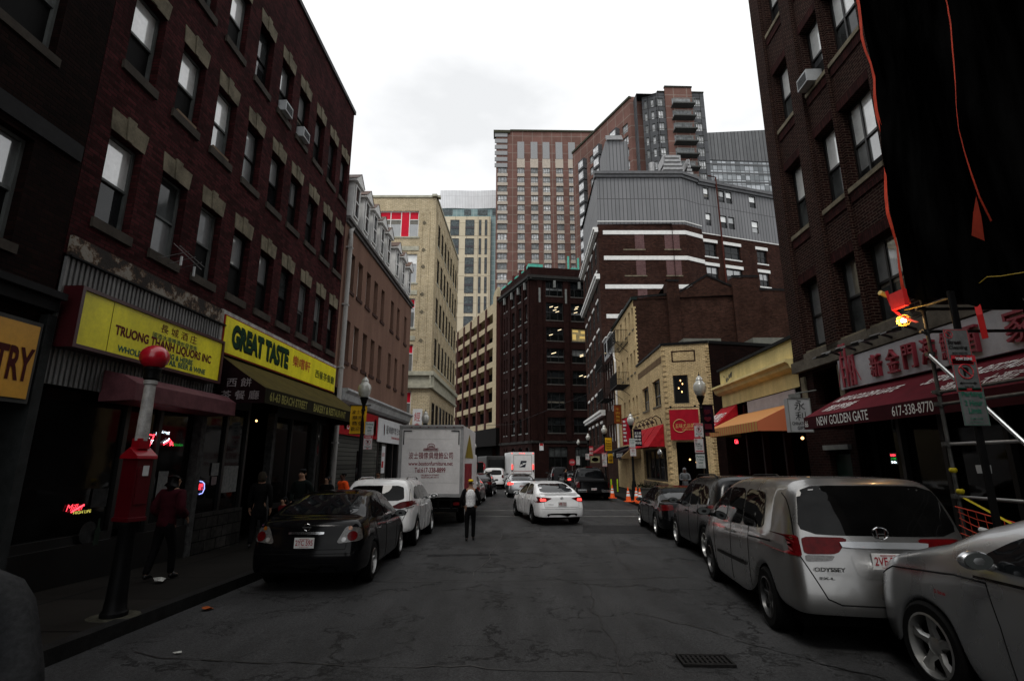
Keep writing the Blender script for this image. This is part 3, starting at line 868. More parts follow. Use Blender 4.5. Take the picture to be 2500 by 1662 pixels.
t = thing('sign', 'red shop sign partly behind the yellow street banner', 'sign', FL(19.5, 0, 2.9))
MB().box(19.05, 24.1, .052, .09, 2.86, 3.9, FL).build('sign_panel', plain('red_sign_panel', (.36, .012, .018), .5, var=.15), t)
st(t, FL, .091, 19.05, 2.86, 5.05, 1.04, [('老四川', plain('white_letters', (.7, .7, .68), .5, var=.05), .16, .40, .2, .75, .04)])
q = MB(); q.lathe(FL(19.8, .093, 3.3), [(.0001, .001), (.2, .001)], 14, 'x', (1, 1.3)); q.lathe(FL(23.7, .093, 3.35), [(.0001, .001), (.22, .001)], 14, 'x', (1, 1.8)); q.build('food_picture', plain('dumpling_picture', (.45, .25, .12), .6, var=.6, scale=9), t, recalc=False)
t = thing('poster', 'white and red menu poster beside the Korean restaurant door', 'poster', FL(25.5, 0, 1))
MB().box(25.25, 25.82, .021, .035, 1.35, 2.6, FL).build('poster_sheet', plain('white_sign_panel', (.66, .67, .68)), t)
MB().box(25.27, 25.6, .036, .038, 1.6, 1.9, FL).text('壽司', FL.tx(1, .036, 25.3, 2.1), 0, 0, .4, .2).build('print', M_RDL, t, recalc=False)

# ------------------------------------------------------------------ LEFT: yellow brick building with red window panels
M_BR_Y = brick('yellow_brick', (.68, .58, .39), (.56, .47, .30), (.36, .30, .23), .30, .10, .012, dirt_or_shade=.35, bump=.3)
M_REDP = plain('red_panel', (.62, .01, .035), .5, var=.12)
M_STY = plain('pale_green_stone', (.46, .45, .36), .8, var=.25)
b3 = thing('brick_building', 'yellow brick corner building with red panels in its windows', 'building', (-7, 37, -.3))
F3 = Facade(-14, 37, 1, 0, 1)       # faces the camera, s = x + 14
xe = -6.9 + K * 37
top3 = at(F3, 1057, 483)[1]
fl3 = []
for py0, py1 in ((515, 578), (620, 690), (728, 800), (840, 910), (955, 1043)):
    fl3.append((at(F3, 1010, py1)[1], at(F3, 1010, py0)[1]))
sR = at(F3, 1022, 550)[0]
hol = [(sR - 3.05, sR, z0, z1) for z0, z1 in fl3]
wall(F3, 0, xe + 14, -.3, top3, hol, .18, M_BR_Y, b3)
for k, h in enumerate(hol):
    w = window(b3, F3, h, .18, M_WHITE, M_REDP if k != 1 else M_SKYBLIND, M_BLIND2, t=.07, rail=.68, mull=(.28, .55, .76), sill=(.1, .06, .12), smat=M_STY)
    if k == 0: MB().box(h[0] + 3.05 * .56, h[0] + 3.05 * .75, -.14, -.12, h[2] + .05, h[3], F3).build('panel', M_REDP, w)
    MB().box(h[0] - .15, h[1] + .1, .003, .05, h[3] + .28, h[3] + .62, F3).build('band', M_STY, w) if k else None
m = MB()
for py in (544, 610, 651, 718, 761, 831):
    s_, z_ = at(F3, 1036 - (py - 544) * .03, py); q = .17
    m.poly([F3(s_ - q, .03, z_), F3(s_, .03, z_ - q), F3(s_ + q, .03, z_), F3(s_, .03, z_ + q)])
    m.poly([F3(s_ - q, 0, z_), F3(s_, 0, z_ - q), F3(s_, .03, z_ - q), F3(s_ - q, .03, z_)])
m.build('diamond_inlay', M_STONE, b3, recalc=False)
MB().box(sR + .25, sR + .32, .002, .05, 8.9, top3 - 1.2, F3).box(xe + 13.5, xe + 13.57, .002, .05, 8.9, top3 - 1.2, F3).build('pier_edge', M_BR_Y, b3)
# street side
F3S = Facade(xe, 37, K, 1, 1)
hol = []
SL = 13.0; nb = 7
for k in range(nb):
    a = 1.05 + k * (SL - 1.3) / nb
    for z0, z1 in ((9.2, 11.3), (12.5, 14.5), (15.7, 17.7), (18.7, 20.6)): hol.append((a - .1, a + 1.1, z0 - .3, z1 - .3))
    hol.append((a - .1, a + 1.1, 2.9, 6.1))
wall(F3S, 0, SL, -.3, top3, hol, .10, M_BR_Y, b3)
mass(F3S, 0, SL, -.3, top3, 14, M_BR_Y, b3, ends=(0, 1))
for h in hol:
    window(b3, F3S, h, .09, M_DKF, M_GLASS, M_GLASS, t=.06, sill=(.02, .03, .14), smat=M_STY)
m = MB()
for k in range(nb + 1):
    a = .62 + k * (SL - 1.3) / nb; m.box(a, a + .3, .002, .05, 8.75, top3 - .9, F3S)
m.build('pier', M_BR_Y, b3)
m = MB()
for F, s0_, s1_ in ((F3, 2, xe + 14 + .3), (F3S, -.3, SL)):
    m.box(s0_, s1_, .003, .28, 7.9, 8.2, F); m.box(s0_, s1_, .003, .2, 7.0, 7.2, F); m.box(s0_, s1_ - .02, .003, .1, 7.21, 7.89, F)
    m.box(s0_, s1_, -.3, .08, top3 + .003, top3 + .18, F)
m.build('stone_band', M_STY, b3)
t = thing('sign', 'white vertical sign with red characters on the yellow brick corner', 'sign', (-7, 37, 4))
s_, z1 = at(F3, 1008, 998, .1); s2, _ = at(F3, 1031, 998, .1)
MB().box(s_, s2, .05, .1, z1 - 3.2, z1, F3).build('sign_panel', plain('white_sign_panel', (.66, .67, .68)), t)
m = MB()
for k, ch in enumerate('經典中式'): m.text(ch, F3.tx(1, .1, s_, z1 - .85 - .75 * k), (s2 - s_) * .18, 0, (s2 - s_) * .64, .62)
m.build('lettering', M_RDL, t, recalc=False)

# ------------------------------------------------------------------ END OF STREET: dark corner building and garage
nn = math.hypot(.411, 1)
FC = Facade(2.8, 75, 1, .17, 1)       # front
FCS = Facade(2.8, 75, -.411, 1, -1)    # side, s grows away from the corner
M_BR_C = brick('dark_brown_brick', (.068, .028, .024), (.045, .020, .018), (.03, .018, .017), .3, .1, .012, dirt_or_shade=.5, bump=.3)
bc = thing('brick_building', 'dark maroon brick loft building closing the end of the street', 'building', (2.8, 75, -.3))
M_TUBES = {0: M_GLASS, 1: glassy('deep_glass', (.006, .007, .007), .05)}
ZT = 31.0
zrows = [(22.5, 25.25), (19.05, 21.5), (15.9, 18.35), (12.7, 15.1), (9.4, 11.8), (6.2, 8.6)]
zrows = [(26.2 - .95, 28.4)] + [(z0, z1) for z0, z1 in ((22.5, 25.25 - .6), (19.05, 21.5), (15.9, 18.3), (12.7, 15.0), (9.4, 11.8), (5.9, 8.3))]
zrows = [(22.55, 25.2), (19.0, 21.55), (16.0, 18.35), (12.75, 15.1), (9.45, 11.85), (6.0, 8.5)]
def zof(px, py): return at(FC, px, py)[1]
zrows = [(zof(1337, 722), zof(1331, 682)), (zof(1337, 781), zof(1334, 738)), (zof(1337, 831), zof(1334, 798)), (zof(1337, 883), zof(1337, 850)), (zof(1338, 937), zof(1337, 903)), (zof(1340, 998), zof(1340, 957)), (zof(1342, 1056), zof(1341, 1018))]
hol = [(s0_, s0_ + 2.7, z0, z1) for s0_ in (2.35, 6.25, 10.1, 13.9) for z0, z1 in zrows]
gh = [(s0_ + .1, s0_ + 2.9, .3, 4.0) for s0_ in (2.35, 6.25, 10.1, 13.9)]
wall(FC, 0, 18, -.3, ZT, hol + gh, .3, M_BR_C, bc)
lit = {(1, 1): M_ROOMLIGHT, (1, 2): glow('lit_shelf_glow', (1, .70, .22), 0.30)}
for k, h in enumerate(hol):
    i, j = divmod(k, len(zrows))
    w = window(bc, FC, h, .28, M_BLACK, M_GLASS, M_TUBES[1], t=.09, rail=.5, mull=(.25, .7), sill=(.05, .06, .14), smat=plain('sooty_sill', (.13, .12, .11), .8))
    if (i, j) in ((0, 1), (1, 1), (0, 3), (1, 3), (1, 4), (0, 2)):
        q = MB(); rn = random.Random(k)
        for _ in range(4 if j == 1 else 2):
            x, z = h[0] + rn.uniform(.4, 1.9), h[2] + rn.uniform(.35, .8) * (h[3] - h[2]); q.poly([FC(x, -.2, z), FC(x + .55, -.2, z + .18), FC(x + .55, -.2, z + .27), FC(x, -.2, z + .09)])
        q.build('room_light', M_ROOMLIGHT, w, recalc=False)
    if (i, j) == (1, 2): MB().poly([FC(h[0] + .1, -.2, h[2] + .1), FC(h[1] - .1, -.2, h[2] + .1), FC(h[1] - .1, -.2, h[3] - .1), FC(h[0] + .1, -.2, h[3] - .1)]).build('lit_room', plain('lit_room', (.5, .4, .2), .6, var=.5, scale=4), w, recalc=False); MB().box(h[0] + .2, h[0] + .75, -.19, -.18, h[2] + .3, h[3] - .9, FC).box(h[0] + .2, h[0] + 1.1, -.19, -.18, h[3] - .6, h[3] - .25, FC).box(h[0] + 1.3, h[1] - .2, -.19, -.18, h[2] + .5, h[2] + .9, FC).box(h[0] + 1.5, h[1] - .3, -.19, -.18, h[3] - .8, h[3] - .35, FC).build('room_light', lit[(1, 2)], w)  # lit room painted as pale colour; glowing boxes stand in for its shelves
for h in gh:
    window(bc, FC, h, .28, M_BLACK, M_GLASS2, M_TUBES[1], t=.1, rail=.62, mull=(.33, .66), sill=(.05, .06, .2), smat=M_GREYF)
hol = []
for s0_, wd in ((1.0, 1.15), (3.6, 1.15), (6.3, 1.15), (9.3, .5), (10.4, .5)):
    for z0, z1 in zrows: hol.append((s0_, s0_ + wd, z0, z1))
    hol.append((s0_, s0_ + wd, 1.2, 3.9))
wall(FCS, 0, 12.6, -.3, ZT, hol, .3, M_BR_C, bc)
for h in hol: window(bc, FCS, h, .28, M_BLACK, M_GLASS, M_TUBES[1], t=.08, sill=(.05, .05, .15), smat=M_GREYF)
m = MB(); m.poly([FC(18, 0, -.3), FC(18, -20, -.3), FC(18, -20, ZT), FC(18, 0, ZT)]).poly([FC(-3, -20, -.3), FC(18, -20, -.3), FC(18, -20, ZT), FC(-3, -20, ZT)]); m.build('side_wall', M_BR_C, bc, recalc=False)
MB().poly([FC(0, 0, ZT - .8), FC(18, 0, ZT - .8), FC(18, -20, ZT - .8), FCS(12.6, 0, ZT - .8)]).build('roof', M_ROOF, bc, recalc=False)
m = MB()
for F, a, b in ((FC, -.55, 18.2), (FCS, -.55, 12.8)):
    m.box(a, b, .003, .55, ZT - 1.9, ZT - 1.45, F); m.box(a, b, .003, .3, ZT - 2.15, ZT - 1.91, F); m.box(a, b, .003, .12, 4.5, 4.85, F)
m.build('cornice', plain('sooty_stone', (.06, .058, .055), .8), bc)
m = MB()
for F, ss in ((FC, (1.0, 5.1, 9.0, 12.8)), (FCS, (.2, 2.4, 5.0, 7.8, 11.6))):
    for s in ss: m.box(s, s + .75 if F is FC else s + .6, .003, .22, 4.86, ZT - 2.2, F)
m.build('pier', M_BR_C, bc)
m = MB()
for F, ss in ((FC, (3.5, 7.4)), (FCS, (1.4, 4.0, 6.7, 9.9))):
    for s in ss: m.box(s, s + .35, .1, .42, ZT - 3.3, ZT - 2.16, F)
for s in (1.2, 5.3): m.box(s, s + .3, .222, .26, 25.3, 27.6, FC)
m.build('keystone', M_GREYF, bc)
M_VERD = plain('verdigris_copper', (.10, .42, .33), .6, var=.25)
m = MB(); m.box(-.3, 2.0, -1.6, -.1, ZT + .002, ZT + .5, FC); m.box(6.0, 6.25, -.5, -.2, ZT, ZT + 2.2, FC); m.box(7.6, 7.85, -.5, -.2, ZT, ZT + 2.0, FC); m.box(6.6, 7.5, -1, -.4, ZT, ZT + .4, FC)
for s in (3.5, 6.0, 8.6, 11.4): m.box(s, s + 1.4, -1.6, -.3, ZT + .002, ZT + .6, FCS)
m.build('copper_coping', M_VERD, bc)
for s in (2.0, 4.2, 7.0):
    MB().box(s, s + .5, -.9, -.05, ZT + .002, ZT + .95, FCS).build('chimney', plain('oxide_red', (.11, .02, .02), .7), bc)
o = thing('sign', 'small white double sign on the dark building corner pier', 'sign', FC(.2, 0, 3)); 
a_, z_ = at(FC, 1317, 1079, .06); b_, z2 = at(FC, 1327, 1099, .06)
MB().box(a_, b_, .02, .06, z2, z_, FC).build('sign_panel', plain('white_sign_panel', (.66, .67, .68)), o)
MB().box(a_ + .05, b_ - .05, .061, .065, z_ - .5, z_ - .15, FC).build('print', M_RDL, o)

# garage
M_GCON = plain('tan_garage_concrete', (.42, .35, .23), .8, var=.2)
M_GRED = plain('brick_red_column', (.10, .035, .03), .8, var=.25)
g = thing('parking_garage', 'tan open parking garage with brick-red columns behind the box truck', 'parking garage', FCS(25, 0, -.3))
FG = Facade(*(FCS(12.9, .35, 0)[:2]), -.411, 1, -1)
m = MB(); lv = [7.5 + 3.5 * k for k in range(7)]
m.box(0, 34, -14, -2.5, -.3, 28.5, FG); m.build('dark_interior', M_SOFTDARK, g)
m = MB()
for z in lv: m.box(0, 34, -2.5, .0, z - .05, z + .95, FG) if z != lv[-1] else m.box(0, 34, -2.5, 0, z - .9, z + .95, FG)
m.box(0, 2.2, -.6, .12, 7.4, 29.8, FG)
m.build('parapet_slab', M_GCON, g)
m = MB(); s = 5.6
while s < 34: m.box(s, s + .75, -.5, .16, 7.0, 29.2, FG); s += 4.55
m.build('column', M_GRED, g)
m = MB(); m.box(0, 34, -.6, .25, 4.5, 7.4, FG); m.box(0, 34, -3, -2.8, -.3, 4.5, FG); m.build('lower_fascia', plain('dark_bronze_fascia', (.012, .009, .008), .8), g)
m = MB()
m.prism([(0, 29.8), (2.2, 29.8), (2.2, 30.6), (1.4, 31.4), (0, 31.8)], -.4, .1, lambda a, b, c: FG(b, a, c)); m.build('stepped_parapet', M_GCON, g)
MB().box(-.1, 0, -1, .3, 7.4, 30, FG).build('corner_pier', M_GRED, g)

# ------------------------------------------------------------------ FAR TOWERS
def grid_windows(parent, f, cols, rows, depth, fmat, pmats, t, mull=(), rail=.3, limit=96):
    """each window its own part up to a limit, the rest as one mass"""
    n = 0; rest = MB(); restp = MB()
    for r, (z0, z1) in enumerate(rows):
        for c, (a, b) in enumerate(cols):
            if n < limit:
                m_ = MB(); ring(m_, f, a, b, z0, z1, t, -depth, -depth + .12)
                if rail: m_.box(a, b, -depth, -depth + .1, z0 + (z1 - z0) * rail - t / 2, z0 + (z1 - z0) * rail + t / 2, f)
                for q in mull: m_.box(a + (b - a) * q - t / 2, a + (b - a) * q + t / 2, -depth + .001, -depth + .11, z0, z1, f)
                w_ = m_.build('window', fmat, parent)
                MB().poly([f(a, -depth + .03, z0), f(b, -depth + .03, z0), f(b, -depth + .03, z1), f(a, -depth + .03, z1)]).build('pane', pmats[(r * 7 + c * 3 + r * c) % len(pmats)], w_, recalc=False)
            else:
                ring(rest, f, a, b, z0, z1, t, -depth, -depth + .12); restp.poly([f(a, -depth + .03, z0), f(b, -depth + .03, z0), f(b, -depth + .03, z1), f(a, -depth + .03, z1)])
            n += 1
    if rest.v:
        o_ = rest.build('window_rows', fmat, parent); tag(o_, kind='stuff')
        o_ = restp.build('pane_rows', pmats[0], parent, recalc=False); tag(o_, kind='stuff')
M_TBR = panels('tower_brick_panels', (.23, .125, .105), (.20, .11, .09), (.27, .21, .18), 3.2, 3.1, .10, .8)
M_TGR = panels('grey_tower_panels', (.14, .145, .155), (.12, .125, .132), (.06, .06, .06), 2.0, 3.0, .08, .7)
M_TST = plain('tower_cast_stone', (.44, .39, .33), .8, var=.2)
M_PG1 = glassy('tower_glass_pale', (.36, .37, .38), .08, wav=0); M_PG2 = glassy('tower_glass_mid', (.19, .20, .205), .08, wav=0); M_PG3 = glassy('tower_glass_bright', (.58, .59, .6), .08, wav=0)  # pale bases paint the sky's reflection into the tower panes
T2 = thing('apartment_tower', 'tall red brick apartment tower with columns of pale windows and a flat top', 'tower', (10, 150, -.3))
F2 = Facade(-5.1, 150, 1, .02, 1)
cols = [(.55, 3.5)] + [(c - 1.2, c + 1.1) for c in (8.0, 12.3, 16.2, 20.4, 24.5, 28.6)]
rows = [(91.85 - k * 3.27, 91.85 - k * 3.27 + 2.15) for k in range(16)]
hol = [(a, b, z0, z1) for a, b in cols for z0, z1 in rows]
wall(F2, 0, 32, -.3, 107, hol, .5, M_TBR, T2)
mass(F2, 0, 32, -.3, 107, 26, M_TBR, T2)
grid_windows(T2, F2, cols, rows, .35, M_GREYF, [M_PG1, M_PG3, M_PG2, M_PG1], .16, (.33, .67), limit=98)
m = MB()
for a, b in cols[1:]:
    m.box(a - .12, b + .12, .003, .1, 93.9, 97.1, F2)
q = MB()
for r in rows:
    for a, b in cols[1:]: q.box(a, b, .003, .12, r[0] - 1.05, r[0] - .02, F2)
    q.box(.4, 3.7, .003, .14, r[0] - 1.05, r[0] - .02, F2)
m.build('blank_panel', M_TST, T2)
tag(q.build('spandrel_rows', M_TST, T2), kind='stuff')
m = MB()
for a, b in cols[1:]: m.box(a + .05, b - .05, .004, .16, 97.12, 103.2, F2)
for k in range(6): m.box(-.5, 3.6, .0, .3, 93.9 + k * 2.2, 95.3 + k * 2.2, F2)
m.build('louvre', plain('grey_louvre', (.30, .305, .31), .5, var=.1), T2)
MB().box(-.9, 4.5, -3, .6, 106.2, 107.2, F2).box(4.5, 32, -3, .35, 107.002, 107.6, F2).build('cornice', plain('olive_cornice', (.07, .07, .04), .6), T2)

T1 = thing('apartment_tower', 'cream and teal glass tower with a white curved metal crown', 'tower', (-15, 180, -.3))
F1 = Facade(-27.2, 180, 1, 0, 1)
M_TEALG = panels('teal_curtain_wall', (.22, .34, .35), (.15, .26, .275), (.30, .40, .40), 1.6, 1.9, .12, .15, spec=.6, var=.15)
M_CRMP = panels('cream_panels', (.68, .61, .46), (.64, .57, .42), (.42, .36, .26), 4.2, 5.2, .12, .7, var=.1)
MB().box(0, 24, -25, 0, -.3, 95.0, F1).build('glass_wall', M_TEALG, T1)
cr_ = MB(); N = 16
for k in range(N):
    x0, x1 = 24 * k / N, 24 * (k + 1) / N
    y0, y1 = .2 * math.sin(k / N * 9), .2 * math.sin((k + 1) / N * 9)
    cr_.poly([F1(x0, .3 + y0, 95.002), F1(x1, .3 + y1, 95.002), F1(x1, .3 + y1, 102.4 + y1 * .1), F1(x0, .3 + y0, 102.4 + y0 * .1)])
    cr_.poly([F1(x0, .3 + y0, 102.4 + y0 * .1), F1(x1, .3 + y1, 102.4 + y1 * .1), F1(x1, -25, 102.4), F1(x0, -25, 102.4)])
cr_.poly([F1(0, .3, 95.002), F1(0, .3, 102.4), F1(0, -25, 102.4), F1(0, -25, 95.002)]).build('metal_crown', panels('white_metal_cladding', (.80, .82, .84), (.76, .78, .80), (.6, .61, .63), .6, 20, .1, .4, var=.12), T1, recalc=False)
hol = []; rws = [(83.4 - k * 7.45, 83.4 - k * 7.45 + 6.2) for k in range(8)]
fcr = Facade(-27.2, 178.4, 1, 0, 1)
MB().box(0, 19.2, -1.4, 0, -.3, 91.0, fcr).build('cream_front', M_CRMP, T1)
for z0, z1 in rws:
    for a, b in ((4.3, 7.6), (9.9, 13.2), (14.9, 15.8), (17.1, 18.0)):
        w_ = MB(); ring(w_, fcr, a, b, z0, z1, .12, .002, .16); w_.box(a, b, .003, .14, z0 + 2.7, z0 + 3.5, fcr); w_ = w_.build('window', plain('slate_window_trim', (.13, .125, .14), .5), T1)
        MB().poly([fcr(a, .03, z0), fcr(b, .03, z0), fcr(b, .03, z1), fcr(a, .03, z1)]).build('pane', glassy('teal_dark_glass', (.075, .095, .10), .1, wav=0), w_, recalc=False)
m = MB()
for a in (1, 9.2, 14.2, 19.8): m.box(a, a + (3.8 if a in (1, 14.2) else 2.6), .002, .1, 92.2, 94.6, F1)
m.build('upper_windows', glassy('teal_dark_glass', (.075, .095, .10)), T1)

T3 = thing('apartment_tower', 'tall stepped tower of red brick and dark grey panels with stacked balconies', 'tower', (34, 115, -.3))
F3A = Facade(28.6, 110, -.43, .9, -1)
za = 88.0
cols = [(1.2, 3.4), (8.2, 10.4), (15.5, 17.7)]
hol = [(a, b, za - 8.2 - k * 3.35, za - 5.8 - k * 3.35) for a, b in cols for k in range(12)]
wall(F3A, 0, 26, -.3, za, hol, .4, M_TBR, T3)
grid_windows(T3, F3A, cols, [(za - 8.2 - k * 3.35, za - 5.8 - k * 3.35) for k in range(12)], .35, M_GREYF, [M_PG1, M_PG3, M_PG2], .14, (.5,))
m = MB()
for k in range(11):
    for a in (4.4, 11.8, 19.0): m.box(a, a + 2.7, .0, 1.1, za - 8.4 - k * 3.35, za - 5.4 - k * 3.35, F3A)
m.build('grey_bay', M_TGR, T3)
m = MB()
for k in range(11):
    for a in (4.4, 11.8, 19.0): m.box(a + .3, a + 2.4, 1.1, 1.14, za - 7.8 - k * 3.35, za - 5.9 - k * 3.35, F3A)
m.build('bay_glass', M_PG3, T3)
MB().box(-.2, 26, -2, .3, za + .002, za + .6, F3A).build('cornice', plain('olive_cornice', (.07, .07, .04)), T3)
F3B = Facade(28.6, 110, 1, .05, 1)
MB().box(0, 3.6, -20, 0, -.3, za + .6, F3B).build('brick_block', M_TBR, T3)
# grey bevelled block
F3C = Facade(*(F3B(2.6, 1.2, 0)[:2]), 1, -.42, 1)
zg = at(F3C, 1592, 229)[1]
cols = [(.5, 1.1), (2.0, 2.7)]
rws = [(zg - 3.6 - k * 3.3, zg - 1.5 - k * 3.3) for k in range(14)]
hol = [(a, b, z0, z1) for a, b in cols for z0, z1 in rws]
LC = 3.6
wall(F3C, 0, LC, -.3, zg, hol, .35, M_TGR, T3); grid_windows(T3, F3C, cols, rws, .3, M_GREYF, [M_PG2, M_PG1], .1, (), limit=28)
F3D = Facade(*(F3C(LC, 0, 0)[:2]), 1, .03, 1)
cols = [(.9, 3.0), (14.2, 16.4)]
def s3(px): return at(F3D, px, 300)[0]
c1, c2, c3, c4 = s3(1627), s3(1640), s3(1693), s3(1724)
cols = [(s3(1604), s3(1622)), (s3(1698), s3(1715))]
hol = [(a, b, z0, z1) for a, b in cols for z0, z1 in rws]
wall(F3D, 0, c4, -.3, zg, hol, .35, M_TGR, T3)
grid_windows(T3, F3D, cols, rws, .3, M_GREYF, [M_PG1, M_PG3, M_PG1], .13, (.33, .66), limit=28)
MB().box(c1, c3, .05, .5, -.3, zg + 1.0, F3D).build('brick_bay', M_TBR, T3)
MB().box(c1 - .1, c3 + .1, .0, .7, zg + 1.002, zg + 1.4, F3D).box(0, c4, -1, .25, zg + .002, zg + .3, F3D).build('cornice', plain('dark_cornice_far', (.06, .06, .05), .6), T3)
mass(F3D, -5, c4, -.3, zg - .4, 16, M_TGR, T3)
for k in range(12):
    z = zg - 4.6 - k * 3.3
    MB().box(c2 - .1, c3 - .1, .5, 2.4, z, z + .3, F3D).build('balcony', plain('balcony_slab', (.12, .125, .12), .7), T3)
    q = MB()
    q.box(c2 - .1, c3 - .1, 2.3, 2.36, z + 1.35, z + 1.45, F3D); n_ = 14
    for j in range(n_ + 1): x = c2 - .1 + (c3 - c2) * j / n_; q.box(x - .03, x + .03, 2.3, 2.36, z + .3, z + 1.35, F3D)
    q.build('balcony_rail', M_GREYF, T3)
    MB().box(c2 + .2, c3 - .6, .5, .54, z + .45, z + 2.6, F3D).build('balcony_door', M_PG2, T3)

T4 = thing('office_tower', 'dark glass office tower with a slanting ribbed top at the right', 'tower', (95, 190, -.3))
F4 = Facade(76, 190, 1, .06, 1)
M_CW = panels('office_curtain_wall', (.50, .54, .57), (.10, .12, .13), (.06, .065, .07), 1.9, 2.1, .13, .15, spec=.7, var=.35)
M_CWD = panels('ribbed_metal_cladding', (.19, .195, .20), (.16, .165, .17), (.08, .08, .085), 1.5, 20, .15, .5, var=.15)
MB().box(0, 42, -30, 0, -.3, 122, F4).build('glass_wall', M_CW, T4)
MB().prism([(0, 122.002), (42, 122.002), (42, 138), (0, 134)], -30, .3, lambda a, b, c: F4(b, a, c)).build('ribbed_crown', M_CWD, T4)
m = MB()
for k in range(30): m.box(0, 42, .002, .15, 4 + k * 4, 4.7 + k * 4, F4)
m.build('floor_band', plain('grey_floor_band', (.10, .105, .11), .4, var=.1), T4)

# ------------------------------------------------------------------ RIGHT: tall dark brick building with white bands and grey penthouse
M_BR_5 = brick('umber_brick', (.115, .058, .044), (.068, .036, .030), (.03, .02, .018), .30, .10, .012, dirt_or_shade=.65, bump=.4, stain=(.5, .35, .3))
M_BR_5R = brick('pale_infill_brick', (.20, .10, .10), (.15, .07, .07), (.20, .15, .15), .30, .10, .014, dirt_or_shade=.3, bump=.3)
M_BAND = plain('white_stone_band', (.72, .72, .70), .6, var=.12)
M_CLAD = panels('grey_metal_cladding', (.24, .243, .253), (.215, .22, .228), (.13, .13, .135), .42, 30, .045, .5, var=.12)
b5 = thing('brick_building', 'dark brick block with white bands and grey metal penthouse', 'building', (9.3, 52, -.3))
F5 = Facade(9.25, 52, 1, 0, 1)
W5 = 9.45; Z5 = 26.9; ZP = 33.1
wall(F5, 0, W5, -.3, Z5, [], 0, M_BR_5, b5)
F5B = Facade(9.25 + W5, 52, 1.92, 1, 1)
L5B = 2.55
wall(F5B, 0, L5B, -.3, Z5, [], 0, M_BR_5, b5)
F5C = Facade(*(F5B(L5B, 0, 0)[:2]), 3.1, 1, 1)
def z5(px, py): return at(F5C, px, py)[1]
def s5(px, py): return at(F5C, px, py)[0]
cols = [(s5(1722, 620), s5(1751, 620)), (s5(1770, 620), s5(1808, 620)), (s5(1848, 620), s5(1872, 620))]
zz = [(z5(1735, 626), z5(1735, 593)), (z5(1740, 684), z5(1740, 650)), (z5(1745, 684) - 4.0, z5(1745, 650) - 4.0)]
cols2 = [(s5(1705, 470), s5(1718, 470)), (s5(1717, 470) + .12, s5(1733, 480)), (s5(1755, 480), s5(1771, 480)), (s5(1774, 480), s5(1790, 490)), (s5(1832, 500), s5(1848, 500))]
cols2 = [(a, b) for a, b in cols2 if a > 0.1]
zz2 = [(z5(1730, 487) , z5(1730, 458)), (z5(1740, 551), z5(1740, 521))]
hol = [(a, b, z0, z1) for a, b in cols for z0, z1 in zz]
wall(F5C, 0, 18, -.3, Z5 - .4, hol, .3, M_BR_5, b5)
for h in hol:
    w = window(b5, F5C, h, .26, M_BLACK, M_BLIND2 if h[2] < zz[0][0] else M_GLASS, M_GLASS, t=.07, mull=(.5,) if h[1] - h[0] > 1.0 else ())
    MB().box(h[0] - .15, h[1] + .15, .003, .06, h[3] + .02, h[3] + .38, F5C).box(h[0] - .1, h[1] + .1, .003, .05, h[2] - .16, h[2] - .01, F5C).build('band', M_BAND, w)
FP = F5C
hol = [(a, b, z0, z1) for a, b in cols2 for z0, z1 in zz2]
FPc = Facade(*(F5C(0, -.12, 0)[:2]), 3.1, 1, 1)
wall(FPc, 0, 17.5, Z5 - .4, ZP - .2, hol, .2, M_CLAD, b5, 'penthouse_wall')
for i, h in enumerate(hol): window(b5, FPc, h, .18, M_BLACK, M_SKYBLIND if i % 3 != 2 else M_BLIND2, M_GLASS, t=.06)
m = MB(); m.poly([F5(.12, -.12, Z5), F5(W5, -.12, Z5), F5(W5, -.12, ZP), F5(.12, -.12, ZP)]); m.poly([F5(W5, -.12, Z5), F5B(L5B, -.12, Z5), F5B(L5B, -.12, ZP), F5(W5, -.12, ZP)])
m.build('penthouse_wall', M_CLAD, b5, recalc=False)
m = MB()
for F, a, b, dz in ((F5, -.15, W5 + .1, 0), (F5B, 0, L5B + .1, 0), (F5C, 0, 17.6, -.2)):
    m.box(a, b, -.5, .12, ZP + dz - .55, ZP + dz - .25, F); m.box(a, b, -.5, .28, ZP + dz - .24, ZP + dz + .1, F)
m.build('penthouse_cornice', plain('grey_cornice_metal', (.17, .173, .18), .5), b5)
m = MB()
for z in (z5(1673, 536) * 0 + at(F5, 1560, 541)[1], at(F5, 1560, 568)[1], at(F5, 1560, 630)[1], at(F5, 1560, 700)[1], at(F5, 1475, 772)[1]):
    th = .10 if z > 26.5 else .45
    m.box(.55 if z < 26.5 else 0, W5 + .02, .003, .07, z - th / 2, z + th / 2, F5); m.box(0, L5B, .003, .07, z - th / 2, z + th / 2, F5B)
m.box(0, 18, .003, .07, Z5 - .5, Z5 - .4, F5C)
m.build('white_band', M_BAND, b5)
for a, b, z0, z1 in ((3.95, 4.95, 0, 0), (7.15, 8.75, 0, 0)):
    for pt, pb in ((570, 608), (634, 672), (700, 740)):
        MB().box(a, b, .003, .012, at(F5, 1560, pb)[1], at(F5, 1560, pt)[1], F5).build('bricked_up_window', M_BR_5R, b5)
        MB().box(a - 1.3 if a < 5 else a - .1, b + .1, .003, .05, at(F5, 1560, pb)[1] - .14, at(F5, 1560, pb)[1] - .01, F5).build('sill', M_STONE, b5)
